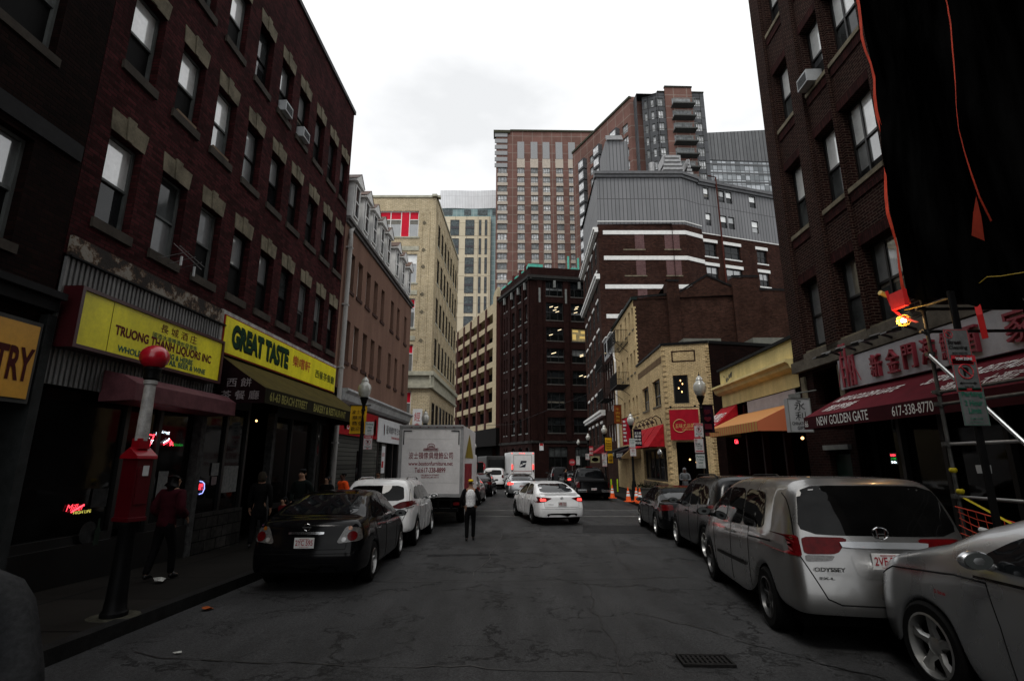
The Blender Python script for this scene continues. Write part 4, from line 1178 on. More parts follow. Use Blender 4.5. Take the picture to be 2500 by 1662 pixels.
# street side with white corner bands
F5S = Facade(9.25, 52, K, 1, -1)
hol = []
for z0, z1 in [(3.6 + k * 3.25, 5.7 + k * 3.25) for k in range(7)]:
    for s0_ in (1.6, 5.0, 8.4, 11.8): hol.append((s0_, s0_ + 1.5, z0, z1))
wall(F5S, 0, 15, -.3, Z5, hol, .12, M_BR_5, b5)
for h in hol:
    w = window(b5, F5S, h, .11, M_BLACK, M_GLASS2, M_GLASS, t=.07, mull=(.5,))
    MB().box(h[0] - .1, h[1] + .1, .003, .08, h[3] + .02, h[3] + .27, F5S).build('band', M_BAND, w)
m = MB()
for F, a, b in ((F5S, -.3, 15),):
    for z in (6.35, 20.6, 25.9): m.box(a, b, .003, .4, z, z + .3, F); m.box(a, b, .003, .55, z + .301, z + .55, F)
m.build('white_cornice', M_BAND, b5)
mass(F5S, 0, 15, -.3, Z5, 8, M_BR_5, b5, ends=(0, 1))
m = MB(); m.poly([F5(0, 0, ZP), F5(W5, 0, ZP), F5B(L5B, 0, ZP), F5C(17.5, 0, ZP), (30, 70, ZP), (9.5, 66, ZP)]); m.build('penthouse_roof', M_ROOF, b5, recalc=False)
m = MB(); m.poly([F5S(0, -.1, Z5), F5S(14, -.1, Z5), F5S(14, -.1, ZP), F5S(0, -.1, ZP)]); m.build('penthouse_side', M_CLAD, b5, recalc=False)
# roof plant and stair head
FR5 = Facade(0, 54, 1, 0, 1)
a_, z_ = at(FR5, 1478, 345); b_, _ = at(FR5, 1532, 345)
MB().box(a_, b_, -4, 0, ZP - .1, z_, FR5).build('stair_head', M_CLAD, b5)
m = MB()
for k in range(6): m.box(a_ + .1, b_ - .6, .02 - .12 * k, .3 - .1 * k, z_ + .16 * k + .02, z_ + .16 * k + .1, FR5)
m.build('louvred_cowl', M_STEEL, b5)
def rooftop(name, label, cat, px0, px1, py, kind):
    a, z = at(FR5, px0, py); b, _ = at(FR5, px1, py)
    if kind == 'cyl': o = MB().lathe(((a + b) / 2, 54, ZP), [((b - a) / 2, 0), ((b - a) / 2, z - ZP - .1), ((b - a) / 2 * .85, z - ZP)], 14).build(name, M_STEEL, origin=((a + b) / 2, 54, ZP))
    else:
        q = MB(); n_ = 6
        for k in range(n_): zz_ = ZP + (z - ZP) * k / n_; q.box(a + .1 * k, b - .1 * k, 53, 55.5, zz_ + .02, zz_ + (z - ZP) / n_ * .7)
        q.box(a + .3, b - .3, 53.2, 55.2, ZP, z - .05); o = q.build(name, M_STEEL, origin=(a, 54, ZP))
    tag(o, label, cat)
rooftop('roof_vent', 'round steel vent on the penthouse roof edge', 'vent', 1582, 1600, 400, 'cyl')
rooftop('roof_plant', 'louvred steel roof unit beside the round vent', 'roof unit', 1607, 1662, 388, 'box')
rooftop('roof_plant', 'small steel roof unit at the penthouse corner', 'roof unit', 1664, 1684, 398, 'box')
t = thing('pipe', 'rust-red standpipe climbing the right wing of the dark brick block', 'pipe', F5C(1.7, .2, 8))
s_ = s5(1757, 560)
MB().tube([F5C(s_ - 1.1, .25, z5(1745, 436)), F5C(s_ - .1, .25, z5(1745, 436)), F5C(s_ + .05, .25, 14)], .085, 8).build('pipe_run', plain('rusty_pipe', (.11, .028, .02), .7), t)

# ------------------------------------------------------------------ RIGHT: tan brick building with fire escapes and its gabled brick side
M_TAN = brick('tan_brick', (.74, .57, .32), (.62, .47, .25), (.30, .22, .13), .22, .075, .009, dirt_or_shade=.35, bump=.3)
M_BR_4 = brick('red_brown_brick', (.115, .054, .038), (.07, .034, .026), (.06, .04, .032), .22, .075, .009, dirt_or_shade=.6, bump=.4)
b4 = thing('brick_building', 'tan fronted building with black fire escapes and brown gabled side wall', 'building', (9, 37, -.3))
Y4 = 36.7; X4 = 7.9 + K * Y4
cols = [(36.95, 37.45), (38.1, 38.7), (39.6, 40.2), (41.6, 42.3), (43.4, 44.1)]
hol = [(a, b, z0, z1) for a, b in cols for z0, z1 in ((11.4, 13.0), (8.2, 9.8), (5.0, 6.5))]
wall(FR, Y4, 46.2, -.3, 13.5, hol, .25, M_TAN, b4)
for h in hol: window(b4, FR, h, .22, M_DKF, M_GLASS2, M_GLASS, t=.05, sill=(.04, .05, .1), smat=M_STONE)
F4G = Facade(X4, Y4, 1, 0, 1)
def g4(px, py): return at(F4G, px, py)
pts = [(0, -.3)] + [g4(*p) for p in ((1551, 729), (1633, 721), (1633, 692), (1661, 690), (1660, 717), (1664, 717), (1731, 674), (1788, 700), (1790, 680), (1853, 680), (1857, 708), (1924, 711))] + [(14.5, 14.1), (14.5, -.3)]
pts[1] = (0, 13.6)
m = MB(); 
segs = [(0, 2.5, 13.6, 13.85), (2.5, 3.4, 14.84, 14.84), (3.4, 5.6, 14.0, 15.36), (5.6, 7.35, 15.36, 14.5), (7.35, 9.3, 15.17, 15.17), (9.3, 14.5, 14.25, 14.1)]
for a, b, za_, zb_ in segs:
    o = .25 if (a in (2.5, 7.35)) else 0
    m.poly([F4G(a, o, -.3), F4G(b, o, -.3), F4G(b, o, zb_), F4G(a, o, za_)])
    m.poly([F4G(a, o, za_), F4G(b, o, zb_), F4G(b, -9, zb_ if a not in (2.5, 7.35) else zb_ - .9), F4G(a, -9, za_ if a not in (2.5, 7.35) else za_ - .9)])
    if o:
        for x in (a, b): m.poly([F4G(x, o, -.3), F4G(x, 0, -.3), F4G(x, -.6, zb_ - .9), F4G(x, -.6, zb_), F4G(x, o, zb_)])
m.poly([F4G(14.5, 0, -.3), F4G(14.5, -9, -.3), F4G(14.5, -9, 14.1), F4G(14.5, 0, 14.1)]); m.build('gable_wall', M_BR_4, b4, recalc=False)
m = MB()
for a, b, za_, zb_ in segs:
    o = .25 if (a in (2.5, 7.35)) else 0
    m.poly([F4G(a, o + .06, za_), F4G(b, o + .06, zb_), F4G(b, o + .06, zb_ + .16), F4G(a, o + .06, za_ + .16)]); m.poly([F4G(a, o + .06, za_ + .16), F4G(b, o + .06, zb_ + .16), F4G(b, o - .4, zb_ + .17), F4G(a, o - .4, za_ + .17)])
m.build('coping', plain('black_coping', (.018, .018, .018), .6), b4, recalc=False)
m = MB()
for k in range(40): m.box(.0, .18 if k % 2 else .10, .003, .012, 7.0 + k * .15, 7.15 + k * .15 - .004, F4G)
m.build('tan_quoins', M_TAN, b4)
MB().poly([FR(Y4, 0, 13.5), FR(46.2, 0, 13.5), FR(46.2, -9, 13.9), FR(Y4, -9, 13.9)]).build('roof', M_ROOF, b4, recalc=False)
MB().box(Y4 - .05, 46.3, -.3, .15, 13.5, 13.72, FR).build('eave', plain('dark_green_eave', (.02, .04, .035), .6), b4)
MB().tube([FR(45.2, .12, 13.2), FR(45.2, .12, 11), FR(44.7, .12, 10.4), FR(44.7, .12, 2)], .09, 8).build('downpipe', M_WHITE, b4)
def fire_escape(label, s0, s1, z):
    t = thing('fire_escape', label, 'fire escape', FR(s0, .3, z), 'fire escapes on the tan and dark fronts')
    m = MB(); n = 14
    for k in range(n + 1): x = s0 + (s1 - s0) * k / n; m.box(x - .015, x + .015, .02, 1.0, z, z + .03, FR)
    m.box(s0, s1, .02, .06, z - .05, z, FR); m.box(s0, s1, .96, 1.0, z - .05, z, FR)
    m.build('platform', M_IRON, t)
    m = MB()
    for k in range(n * 2 + 1): x = s0 + (s1 - s0) * k / n / 2; m.box(x - .01, x + .01, .975, .995, z, z + .95, FR)
    for x in (s0, s1):
        for k in range(8): m.box(x - .01, x + .01, .05 + k * .13, .07 + k * .13, z, z + .95, FR)
        m.box(x - .015, x + .015, .02, 1.0, z + .95, z + .98, FR)
    m.box(s0, s1, .97, 1.0, z + .95, z + .99, FR); m.build('railing', M_IRON, t)
    m = MB()
    for x in (s0 + .1, s1 - .1): m.tube([FR(x, .02, z - .8), FR(x, .95, z - .03)], .02, 6)
    m.build('bracket', M_IRON, t)
    return t
fire_escape('upper fire escape on the tan brick front', 39.2, 43.2, 10.9)
fire_escape('lower fire escape on the tan brick front', 39.4, 42.6, 7.6)
fire_escape('upper fire escape past the white downpipe', 46.6, 50.8, 10.5)
fire_escape('lower fire escape past the white downpipe', 46.6, 50.4, 7.4)
# dark building between, with white bay on top
b45 = thing('brick_building', 'narrow dark brick house with white clapboard dormers beside the fire escapes', 'building', FR(48.8, 0, -.3))
hol = [(a, a + .9, z0, z0 + 1.6) for a in (46.9, 48.4, 49.9) for z0 in (2.9 + .8, 6.6, 9.6)]
wall(FR, 46.2, 51.9, -.3, 11.6, hol, .2, M_BR_5, b45)
for h in hol: window(b45, FR, h, .18, M_WHITE, M_GLASS2, M_GLASS, t=.06)
MB().poly([FR(46.2, 0, 11.6), FR(51.9, 0, 11.6), FR(51.9, -6, 12), FR(46.2, -6, 12)]).build('roof', M_ROOF, b45, recalc=False)
M_CLW = panels('white_clapboard', (.50, .51, .52), (.46, .47, .48), (.2, .2, .2), 5, .14, .015, .6, var=.1)
for s0_, s1_, z1 in ((46.4, 48.0, 13.4), (49.2, 51.2, 13.6)):
    MB().box(s0_, s1_, -3, .05, 11.602, z1, FR).build('dormer', M_CLW, b45)
    MB().box(s0_ - .1, s1_ + .1, -3, .2, z1 + .002, z1 + .12, FR).build('dormer_cornice', M_WHITE, b45)
    MB().box(s0_ + .5, s1_ - .4, .052, .08, 12.0, z1 - .3, FR).build('dormer_window', M_GLASS, b45)
MB().box(46.3, 48.5, -5, -1.0, 11.602, 15.6, FR).build('lift_housing', plain('pale_grey_metal', (.30, .31, .32), .5, var=.1), b45)

# ------------------------------------------------------------------ RIGHT: two storey tan corner restaurant
b3r = thing('brick_building', 'two storey tan brick corner restaurant with dark brick side', 'building', (9, 29, -.3))
Z3 = 8.45
SA, SB = 29.6, 36.7
cA = FR(SA, 0, 0); cB = Vector((11.15, 28.85, 0))
wins = [(30.55, 32.4, 5.15, 6.7), (33.5, 35.3, 5.15, 6.65)]
wall(FR, SA, SB, -.3, Z3, wins + [(30.1, 36.0, .75, 2.65)], .25, M_TAN, b3r)
for h in wins: window(b3r, FR, h, .22, M_BLACK, M_GLASS, M_GLASS2, t=.07, mull=(.5,), rail=.4, sill=(.05, .05, .12), smat=M_STONE)
w = window(b3r, FR, (30.1, 36.0, .75, 2.65), .22, M_SILL, M_GLASS, M_GLASS, t=.12, mull=(.2, .4, .6, .8), rail=None)
MB().box(30.0, 36.1, .003, .05, -.3, .7, FR).build('stall_riser', plain('tan_panels', (.22, .16, .10), .7, var=.2), b3r)
dxy = cB - cA
FCH = Facade(cA.x, cA.y, dxy.x, dxy.y, 1)
LCH = math.hypot(dxy.x, dxy.y)
sc0, zc1 = at(FCH, 1642, 916); sc1, zc0 = at(FCH, 1684, 984)
dr0 = at(FCH, 1652, 1100)[0]; dr1 = at(FCH, 1716, 1100)[0]
print('CHAMFER', LCH, sc0, sc1, zc0, zc1, dr0, dr1)
hc = [(sc0, sc1, zc0, zc1), (dr0, dr1, -.1, 2.95)]
wall(FCH, 0, LCH, -.3, Z3, hc, .3, M_TAN, b3r)
M_DEEP = glassy('unlit_room_glass', (.004, .004, .004), .1, wav=0); M_DEEP.node_tree.nodes['Principled BSDF'].inputs['Specular IOR Level'].default_value = .05
w = window(b3r, FCH, hc[0], .25, M_BLACK, M_DEEP, M_DEEP, t=.07, rail=None)
m = MB()
for q, z in ((.35, .55), (.62, .7), (.5, .82), (.55, .42)): m.ball(FCH(sc0 + (sc1 - sc0) * q, -.19, zc0 + (zc1 - zc0) * z), .035, 8, 6, (1, 1, 1.6))
m.build('room_light', M_ORANGE_LIT, w)
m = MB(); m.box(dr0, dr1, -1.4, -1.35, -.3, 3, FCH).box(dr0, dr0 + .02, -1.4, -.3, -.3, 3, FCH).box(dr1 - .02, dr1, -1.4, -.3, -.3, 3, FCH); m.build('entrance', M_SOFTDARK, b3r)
m = MB()
for q, z in ((.5, 2.1), (.75, 1.95), (.85, 1.75)): m.ball(FCH(dr0 + (dr1 - dr0) * q, -.7, z - .1), .05, 8, 6)
m.build('entrance_light', M_ORANGE_LIT, b3r)
# keyed corner bricks
m = MB()
for F, ss, sg in ((FCH, 0.0, 1), (FCH, LCH, -1), (FR, SA, 1)):
    for k in range(56):
        z = -.1 + k * .15
        if (F is FCH and sg == 1 and k < 0): continue
        w_ = .14 if k % 2 else .22
        a, b = (ss, ss + w_) if sg > 0 else (ss - w_, ss)
        if sg < 0 or k % 2: m.box(a, b, .003, .045, z, z + .072, F)
m.build('keyed_quoins', M_TAN, b3r)
F3W = Facade(cB.x, cB.y, 1, 0, 1)
m = MB(); m.poly([F3W(0, 0, -.3), F3W(9, 0, -.3), F3W(9, 0, Z3 - .5), F3W(0, 0, Z3)]); m.build('side_wall', brick('dark_side_brick', (.040, .017, .014), (.026, .012, .011), (.018, .012, .011), .22, .075, .009, dirt_or_shade=.5), b3r, recalc=False)
MB().poly([FR(SA, 0, Z3), cB + Vector((0, 0, Z3)), F3W(9, 0, Z3 - .5), F3W(9, -9, Z3 - .5), FR(SB, 0, Z3)]).build('roof', M_ROOF, b3r, recalc=False)
m = MB()
for F, a, b, dz in ((FR, SA, SB, 0), (FCH, 0, LCH, 0)): m.box(a, b, -.2, .07, Z3 + .002, Z3 + .14, F)
m.poly([F3W(0, .06, Z3 + .14), F3W(9, .06, Z3 - .36), F3W(9, .06, Z3 - .55), F3W(0, .06, Z3 - .02)])
m.build('coping', plain('black_coping', (.018, .018, .018)), b3r, recalc=False)
m = MB(); ring(m, FCH, .5, 1.8, Z3 - 1.0, Z3 - .35, .07, .003, .012); m.build('brick_panel', M_BR_4, b3r)
MB().box(SA + .3, SB - .3, .003, .012, Z3 - .95, Z3 - .55, FR).build('soldier_course', plain('brown_course', (.20, .13, .07), .9), b3r)
# rooftop units behind it
for k, (px0, px1, py0, py1) in enumerate(((1668, 1762, 848, 826), (1838, 1925, 848, 824))):
    FU = Facade(0, 34, 1, 0, 1)
    a, z1 = at(FU, px0, py1); b, z0 = at(FU, px1, py0)
    q = MB().box(a, b, -1.6, 0, Z3 - .6, z1, FU).build('rooftop_unit', plain('beige_unit', (.20, .20, .17), .6, var=.2), origin=(a, 34, Z3 - .5))
    tag(q, ['low beige roof box behind the tan restaurant parapet', 'beige air handling unit with pale panels on the roof'][k], 'roof unit', None)
    MB().box(a + .3, a + .8, .003, .03, z1 - .45, z1 - .1, FU).build('access_panel', M_WHITE if k else M_BLACK, q)

# ------------------------------------------------------------------ RIGHT: low yellow shop with cornice
M_YST = plain('yellow_stucco', (.70, .58, .27), .85, var=.22, scale=1.6, bump=.2, streak=True)
b2r = thing('shop_building', 'low yellow stucco shop building with a moulded cornice', 'building', FR(18, 0, -.2))
wall(FR, 14.93, 21.0, 3.98, 5.42, [], 0, M_YST, b2r)
mass(FR, 14.93, 21.0, -.3, 5.42, 9, M_BR_4, b2r)
MB().prism([(.003, 4.82), (.30, 4.80), (.31, 4.72), (.22, 4.66), (.18, 4.55), (.08, 4.48), (.003, 4.46)], 15.0, 21.25, FR).build('cornice', M_YST, b2r)
MB().box(14.95, 21.1, -.3, .08, 5.422, 5.52, FR).build('coping', plain('black_coping', (.018, .018, .018)), b2r)
m = MB(); rn = random.Random(3)
for k in range(16):
    s_ = 20.1 + rn.gauss(0, .3); z_ = 5.2 - abs(rn.gauss(0, .15)); r0 = rn.uniform(.03, .08)
    m.poly([FR(s_ + r0 * math.cos(q) * rn.uniform(.4, 1.1), .004, z_ + 1.5 * r0 * math.sin(q) * rn.uniform(.4, 1.2)) for q in (0, 1, 2, 3, 4, 5)])
m.build('peeled_paint', plain('bare_render', (.12, .13, .14), .9), b2r, recalc=False)
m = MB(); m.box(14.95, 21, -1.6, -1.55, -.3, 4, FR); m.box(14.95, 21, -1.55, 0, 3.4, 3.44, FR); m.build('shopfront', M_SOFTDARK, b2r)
m = MB()
for s in (15.0, 16.4, 17.9, 19.2, 20.9): m.box(s, s + .12, -.3, -.1, -.3, 3.9, FR)
m.build('shopfront_frame', plain('red_brown_frame', (.07, .012, .010), .6), b2r)
MB().box(15.3, 18.7, -.06, -.02, 3.35, 3.96, FR).build('white_fascia', plain('lilac_white', (.45, .42, .43), .6, var=.15), b2r)
m = MB()
for s, z in ((16.2, 2.7), (16.9, 2.6), (15.9, 2.55)): m.ball(FR(s, -.9, z), .05, 8, 6)
m.build('shop_light', M_ORANGE_LIT, b2r)

# ------------------------------------------------------------------ RIGHT: tall brick building in the foreground
M_BR_1 = brick('red_brown_brick_pale_joints', (.056, .019, .016), (.031, .012, .011), (.12, .082, .066), .215, .072, .011, dirt_or_shade=.45, bump=.5)
M_SLD = brick('soldier_bricks', (.085, .026, .024), (.05, .018, .018), (.03, .018, .016), .075, .26, .008, dirt_or_shade=.3)
b1r = thing('brick_building', 'tall brown brick building with pale joints above the seafood restaurant', 'building', FR(11, 0, 0))
cols = [(13.33, 14.2), (11.62, 12.55), (10.28, 11.42), (8.55, 9.7), (6.9, 8.05), (5.2, 6.3), (3.3, 4.6)]
rws = [(4.86, 6.80), (8.30, 10.42), (11.84, 13.80), (15.35, 17.2), (18.8, 20.6)]
hol = [(a, b, z0, z1) for a, b in cols for z0, z1 in rws]
wall(FR, -16, 14.92, 4.66, 23, hol, .30, M_BR_1, b1r)  # runs on unseen past the camera, added to darken the street
mass(FR, -16, 14.92, -.1, 23, 12, M_BR_1, b1r)
for i, h in enumerate(hol):
    c, r = divmod(i, len(rws))
    if c > 4 and r > 3: continue
    w = window(b1r, FR, h, .28, M_BLACK, M_SKYBLIND if c < 3 and r else M_BLIND2, M_GLASS2 if (c + r) % 3 else M_SCREEN, t=.06, mull=(.62,) if c == 2 else (), sill=(.06, .06, .12), smat=M_STONE)
    MB().box(h[0] - .05, h[1] + .05, .003, .03, h[2] - .38, h[2] - .122, FR).box(h[0] - .05, h[1] + .05, .003, .02, h[3] + .005, h[3] + .27, FR).build('soldier_course', M_SLD, w)
m = MB()
for a, b in ((14.35, 14.92), (12.68, 13.2), (11.53, 11.56), (9.85, 10.12), (8.15, 8.4), (6.45, 6.75), (4.7, 5.0)): m.box(a, b, .003, .10, 4.66, 23, FR)
m.build('pilaster', M_BR_1, b1r)
MB().box(-16, 14.97, .0, .16, 4.34, 4.64, FR).box(-16, 14.95, .0, .10, 4.645, 4.80, FR).build('stone_cornice', plain('grey_buff_stone', (.17, .15, .12), .8, var=.4, bump=.3), b1r)
wall(FR, 12.7, 14.92, -.1, 4.33, [(13.0, 13.9, -.1, 2.15), (12.95, 14.2, 3.35, 4.25)], .25, brick('dark_shop_brick', (.06, .022, .018), (.038, .016, .014), (.07, .05, .045), dirt_or_shade=.4), b1r, 'shop_wall')
MB().box(13.0, 13.9, -.2, -.15, -.1, 2.05, FR).build('door', plain('dull_green_door', (.02, .06, .045), .5), b1r)
MB().box(12.9, 14.0, .003, .10, 2.16, 2.28, FR).build('door_lintel', M_GREYF, b1r)
m = MB(); m.box(14.55, 14.75, .003, .06, 3.0, 4.2, FR); m.box(12.75, 12.95, .003, .06, 3.4, 4.25, FR); m.build('stone_block', M_STONE, b1r)
m = MB(); m.box(-16, 12.7, -.5, -.45, -.1, 4.3, FR); m.build('shopfront', M_SHOP, b1r)
m = MB()
for s in (3.0, 4.6, 6.2, 7.6, 9.0, 10.4, 11.6, 12.6): m.box(s, s + .1, -.42, -.3, -.1, 3.6, FR)
m.box(-16, 12.7, -.44, -.3, .5, .62, FR); m.build('shopfront_frame', M_BLACK, b1r)
# restaurant sign
t = thing('sign', 'grey restaurant sign with raised red characters and a red bridge emblem', 'sign', FR(13, 0, 3.6))
O = .14
MB().box(7.0, 12.75, .03, O, 3.58, 4.31, FR).build('sign_panel', plain('grey_sign_panel', (.42, .42, .44), .5, var=.15), t)
M_RRL = plain('rose_red_letters', (.30, .03, .05), .45, var=.2)
m = MB()
for ch, px in zip('新金門海鮮', ((2122, 861), (2161, 852), (2200, 835), (2243, 820), (2292, 808))):
    s_, _ = at(FR, px[0], px[1], O + .04); m.text(ch, FR.tx(-1, O, s_, 3.68), 0, 0, .33, .5, bold=.02, depth=.04)
m.text('酒', FR.tx(-1, O, 9.05, 3.68), 0, 0, .42, .5, depth=.04); m.text('家', FR.tx(-1, O, 8.1, 3.68), 0, 0, .5, .55, depth=.04)
m.build('raised_characters', M_RRL, t)
m = MB()   # bridge towers with slanting cables
for s_, h_ in ((12.55, 1.05), (12.22, .72)):
    for dx in (0, .17 * h_): m.box(s_ - dx - .03, s_ - dx + .03, O + .01, O + .05, 3.62, 3.62 + h_, FR)
    for z in (.98, .7, .45, .22): m.box(s_ - .17 * h_, s_, O + .012, O + .045, 3.62 + h_ * z - .03, 3.62 + h_ * z + .01, FR)
m.tube([FR(12.5, O + .03, 4.65), FR(12.75, O + .03, 3.66)], .012, 5); m.tube([FR(12.38, O + .03, 4.6), FR(12.3, O + .03, 3.9), FR(12.2, O + .03, 4.3), FR(11.9, O + .03, 3.7)], .012, 5)
m.build('bridge_emblem', M_RRL, t)
# row of lamp brackets
for k, s in enumerate((12.55, 11.95, 11.35, 10.7, 10.0)):
    o = MB().tube([FR(s, .16, 4.42), FR(s, .4, 4.5), FR(s + .05, .6, 4.44)], .03, 6).prism([(.5, 4.44), (.8, 4.36), (.82, 4.33), (.5, 4.38)], s - .09, s + .09, FR).build('sign_lamp', M_BLACK, origin=FR(s, .2, 4.4))
    tag(o, 'black gooseneck lamp above the grey restaurant sign', 'lamp', 'lamps above the grey restaurant sign')
# burgundy awning
t = thing('awning', 'burgundy awning lettered NEW GOLDEN GATE', 'awning', FR(11, 0, 2.7))
M_BURG = plain('burgundy_canvas', (.15, .012, .022), .8, var=.22, scale=3)
M_WL = plain('white_letters', (.7, .7, .68), .5, var=.05)
AO = 1.15; s0_, s1_ = 6.0, 12.72
m = MB(); m.poly([FR(s0_, .02, 3.56), FR(s1_ - .25, .02, 3.56), FR(s1_, AO, 2.90), FR(s0_, AO, 2.90)]); m.poly([FR(s1_ - .25, .02, 3.56), FR(s1_, AO, 2.90), FR(s1_, AO, 2.62), FR(s1_, .02, 2.62)])
m.poly([FR(s0_, .02, 3.56), FR(s0_, AO, 2.90), FR(s0_, AO, 2.62), FR(s0_, .02, 2.62)])
m.build('canopy_top', M_BURG, t, recalc=False)
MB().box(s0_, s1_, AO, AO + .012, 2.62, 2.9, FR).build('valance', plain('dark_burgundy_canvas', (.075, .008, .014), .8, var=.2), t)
m = MB()
def slope_tx(s0):
    return lambda u, v, w: FR(s0 - u, AO + .012 + w - v * (AO - .02) / math.hypot(AO, .66), 2.90 + .01 + v * .66 / math.hypot(AO, .66))
for body, sx, v0, wd, hh, sh in (('NEW GOLDEN GATE', 12.35, .62, 2.05, .26, .5), ('新金門海鮮', 12.2, .16, 1.0, .32, .3), ('SEAFOOD RESTAURANT', 9.6, .66, 2.6, .30, .5), ('酒家', 8.85, .2, .5, .32, .3), ('大酒店', 8.0, .2, .7, .32, .3)):
    m.text(body, slope_tx(sx), 0, v0, wd, hh, shear=sh, bold=.01)
for body, sx, wd, hh in (('66', 12.68, .14, .15), ('NEW GOLDEN GATE', 12.15, 1.85, .2), ('617-338-8770', 9.6, 1.0, .18)):
    m.text(body, FR.tx(-1, AO + .013, sx, 2.67), 0, 0, wd, hh, bold=.005)
m.build('lettering', M_WL, t, recalc=False)
# ------------------------------------------------------------------ VEHICLES
def lerp_tab(tab, x):
    if x <= tab[0][0]: return tab[0][1]
    for (a, va), (b, vb) in zip(tab, tab[1:]):
        if x <= b: return va + (vb - va) * (x - a) / max(1e-9, b - a)
    return tab[-1][1]
def evaluated(me, levels=1):
    o = bpy.data.objects.new('tmp', me)
    md = o.modifiers.new('s', 'SUBSURF'); md.levels = levels; md.render_levels = levels
    return apply_modifiers(o)
class Body:
    """car body lofted from stations; y runs from the rear bumper (0) to the nose (L)"""
    def __init__(s, L, W, top, belt, wr, wf, ra, tumble=.33, wtab=None, rear=None, front=None, sill=.24, rc=.33, levels=2, bulge=.07, tail_up=.05):
        s.L, s.W, s.wr, s.wf, s.ra = L, W, wr, wf, ra
        s.top, s.belt = top, belt
        wtab = wtab or [(0, .84), (.12, .93), (.5, .99), (1.2, 1), (L - 1.3, 1), (L - .45, .95), (L - .12, .84), (L, .72)]
        rear = rear or [(.2, .08), (.45, 0), (.7, .03), (1.1, .12)]
        front = front or [(.2, .12), (.5, 0), (.7, .08), (.9, .3)]
        ys = {0, .1, .3, L - .3, L - .1, L} | {p[0] for p in top if 0 < p[0] < L}
        for w in (wr, wf):
            ys |= {w + k * ra for k in (-1.02, -.98, -.8, -.5, 0, .5, .8, .98, 1.02)}
        m = (wr + wf) / 2; ys |= {m, (m + wr) / 2, (m + wf) / 2}
        ys = sorted(y for y in ys if 0 <= y <= L)
        out = [ys[0]]
        for y in ys[1:]:
            if y - out[-1] > .03 or abs(y - L) < 1e-6: out.append(y)
        ys = out
        v, f = [], []
        def zs(y):
            for w in (wr, wf):
                d = abs(y - w)
                if d < ra: return max(sill, rc + math.sqrt(max(0, ra * ra - d * d)) * .98)
            return sill + (tail_up if y < wr - ra else 0)
        NJ = 9
        rows = []
        for y in ys:
            Wd = W * lerp_tab(wtab, y); T = lerp_tab(top, y); B = min(lerp_tab(belt, y), T - .05)
            z0 = zs(y)
            pr = []
            x4 = Wd * .95
            big = T - B > .3
            z5 = T - (.075 if big else .018)
            x5 = min(x4 - (z5 - B) * tumble, x4 - .05)
            zm = max(z0 + .06, min(.55, B - .2))
            for x, z in ((Wd * .96, z0), (Wd * .995, max(z0 + .03, .30)), (Wd, max(zm, z0 + .05)), (Wd * .99, max(B - .13, z0 + .08)), (x4, B), (x5, z5), (x5 * .82, T - .012 if big else T - .006), (x5 * .42, T), (0, T + .004)):
                pr.append((x, z))
            row = []
            for side in (1, -1):
                for j, (x, z) in enumerate(pr[:8] if side < 0 else pr):
                    yy = y
                    if y < 1.0: yy = y + lerp_tab(rear, z) * (1 - y)
                    if y > L - 1.0: yy = y - lerp_tab(front, z) * (1 - (L - y))
                    cv = bulge * (x / Wd) ** 2 * (1 - min(1, min(y, L - y) / .5))
                    yy += cv if y < L / 2 else -cv
                    row.append((x * side, yy, z))
            # order round: right 0..7, centre 8, left 7..0
            r8 = row[:9]; l8 = row[9:]
            i = len(v); ring_ = r8 + l8[::-1]; v += ring_; rows.append(list(range(i, i + 17)))
        for a, b in zip(rows, rows[1:]):
            for j in range(16): f.append((a[j], a[j + 1], b[j + 1], b[j]))
        # end caps: the lower rows span the same fractions as the top row
        for row, e in ((rows[0], 0), (rows[-1], 1)):
            P = [Vector(v[k]) for k in row]
            xt = [P[j].x / P[5].x for j in range(5, 12)]
            grid = []
            for j in range(5):
                rr_ = [row[j]]
                for q in xt[1:-1]:
                    a = P[j]; c = -bulge * (1 - q * q) * (1 if e == 0 else -1)
                    i = len(v); v.append((a.x * q, a.y + c, a.z)); rr_.append(i)
                rr_.append(row[16 - j]); grid.append(rr_)
            grid.append(row[5:12])
            for a, b in zip(grid, grid[1:]):
                for j in range(6): f.append((a[j], a[j + 1], b[j + 1], b[j]))
        me = bpy.data.meshes.new('hull'); me.from_pydata(v, [], f)
        bm = bmesh.new(); bm.from_mesh(me); bmesh.ops.recalc_face_normals(bm, faces=bm.faces); bm.to_mesh(me); bm.free()
        s.me = evaluated(me, levels)
        for p in s.me.polygons: p.use_smooth = True
        bpy.data.meshes.remove(me)
        bm = bmesh.new(); bm.from_mesh(s.me); s.bvh = BVHTree.FromBMesh(bm); bm.free()
    def patch(s, pts, view, off=.006, smooth=2, side=1, dirv=None, cuts=3):
        """a panel laid on the body: outline seen from 'side' (y,z), 'back'/'front' (x,z) or 'top' (x,y)"""
        P = [Vector(p) for p in pts]
        for _ in range(smooth):
            Q = []
            for a, b in zip(P, P[1:] + P[:1]): Q += [a * .88 + b * .12, a * .12 + b * .88]
            P = Q
        bm = bmesh.new()
        vs = [bm.verts.new((p.x, p.y, 0)) for p in P]
        bm.faces.new(vs)
        bmesh.ops.triangulate(bm, faces=bm.faces)
        # a regular lattice cut gives the panel points to follow the curve
        xs = [p.x for p in P]; ys = [p.y for p in P]
        st_ = max(.06, max(max(xs) - min(xs), max(ys) - min(ys)) / 12)
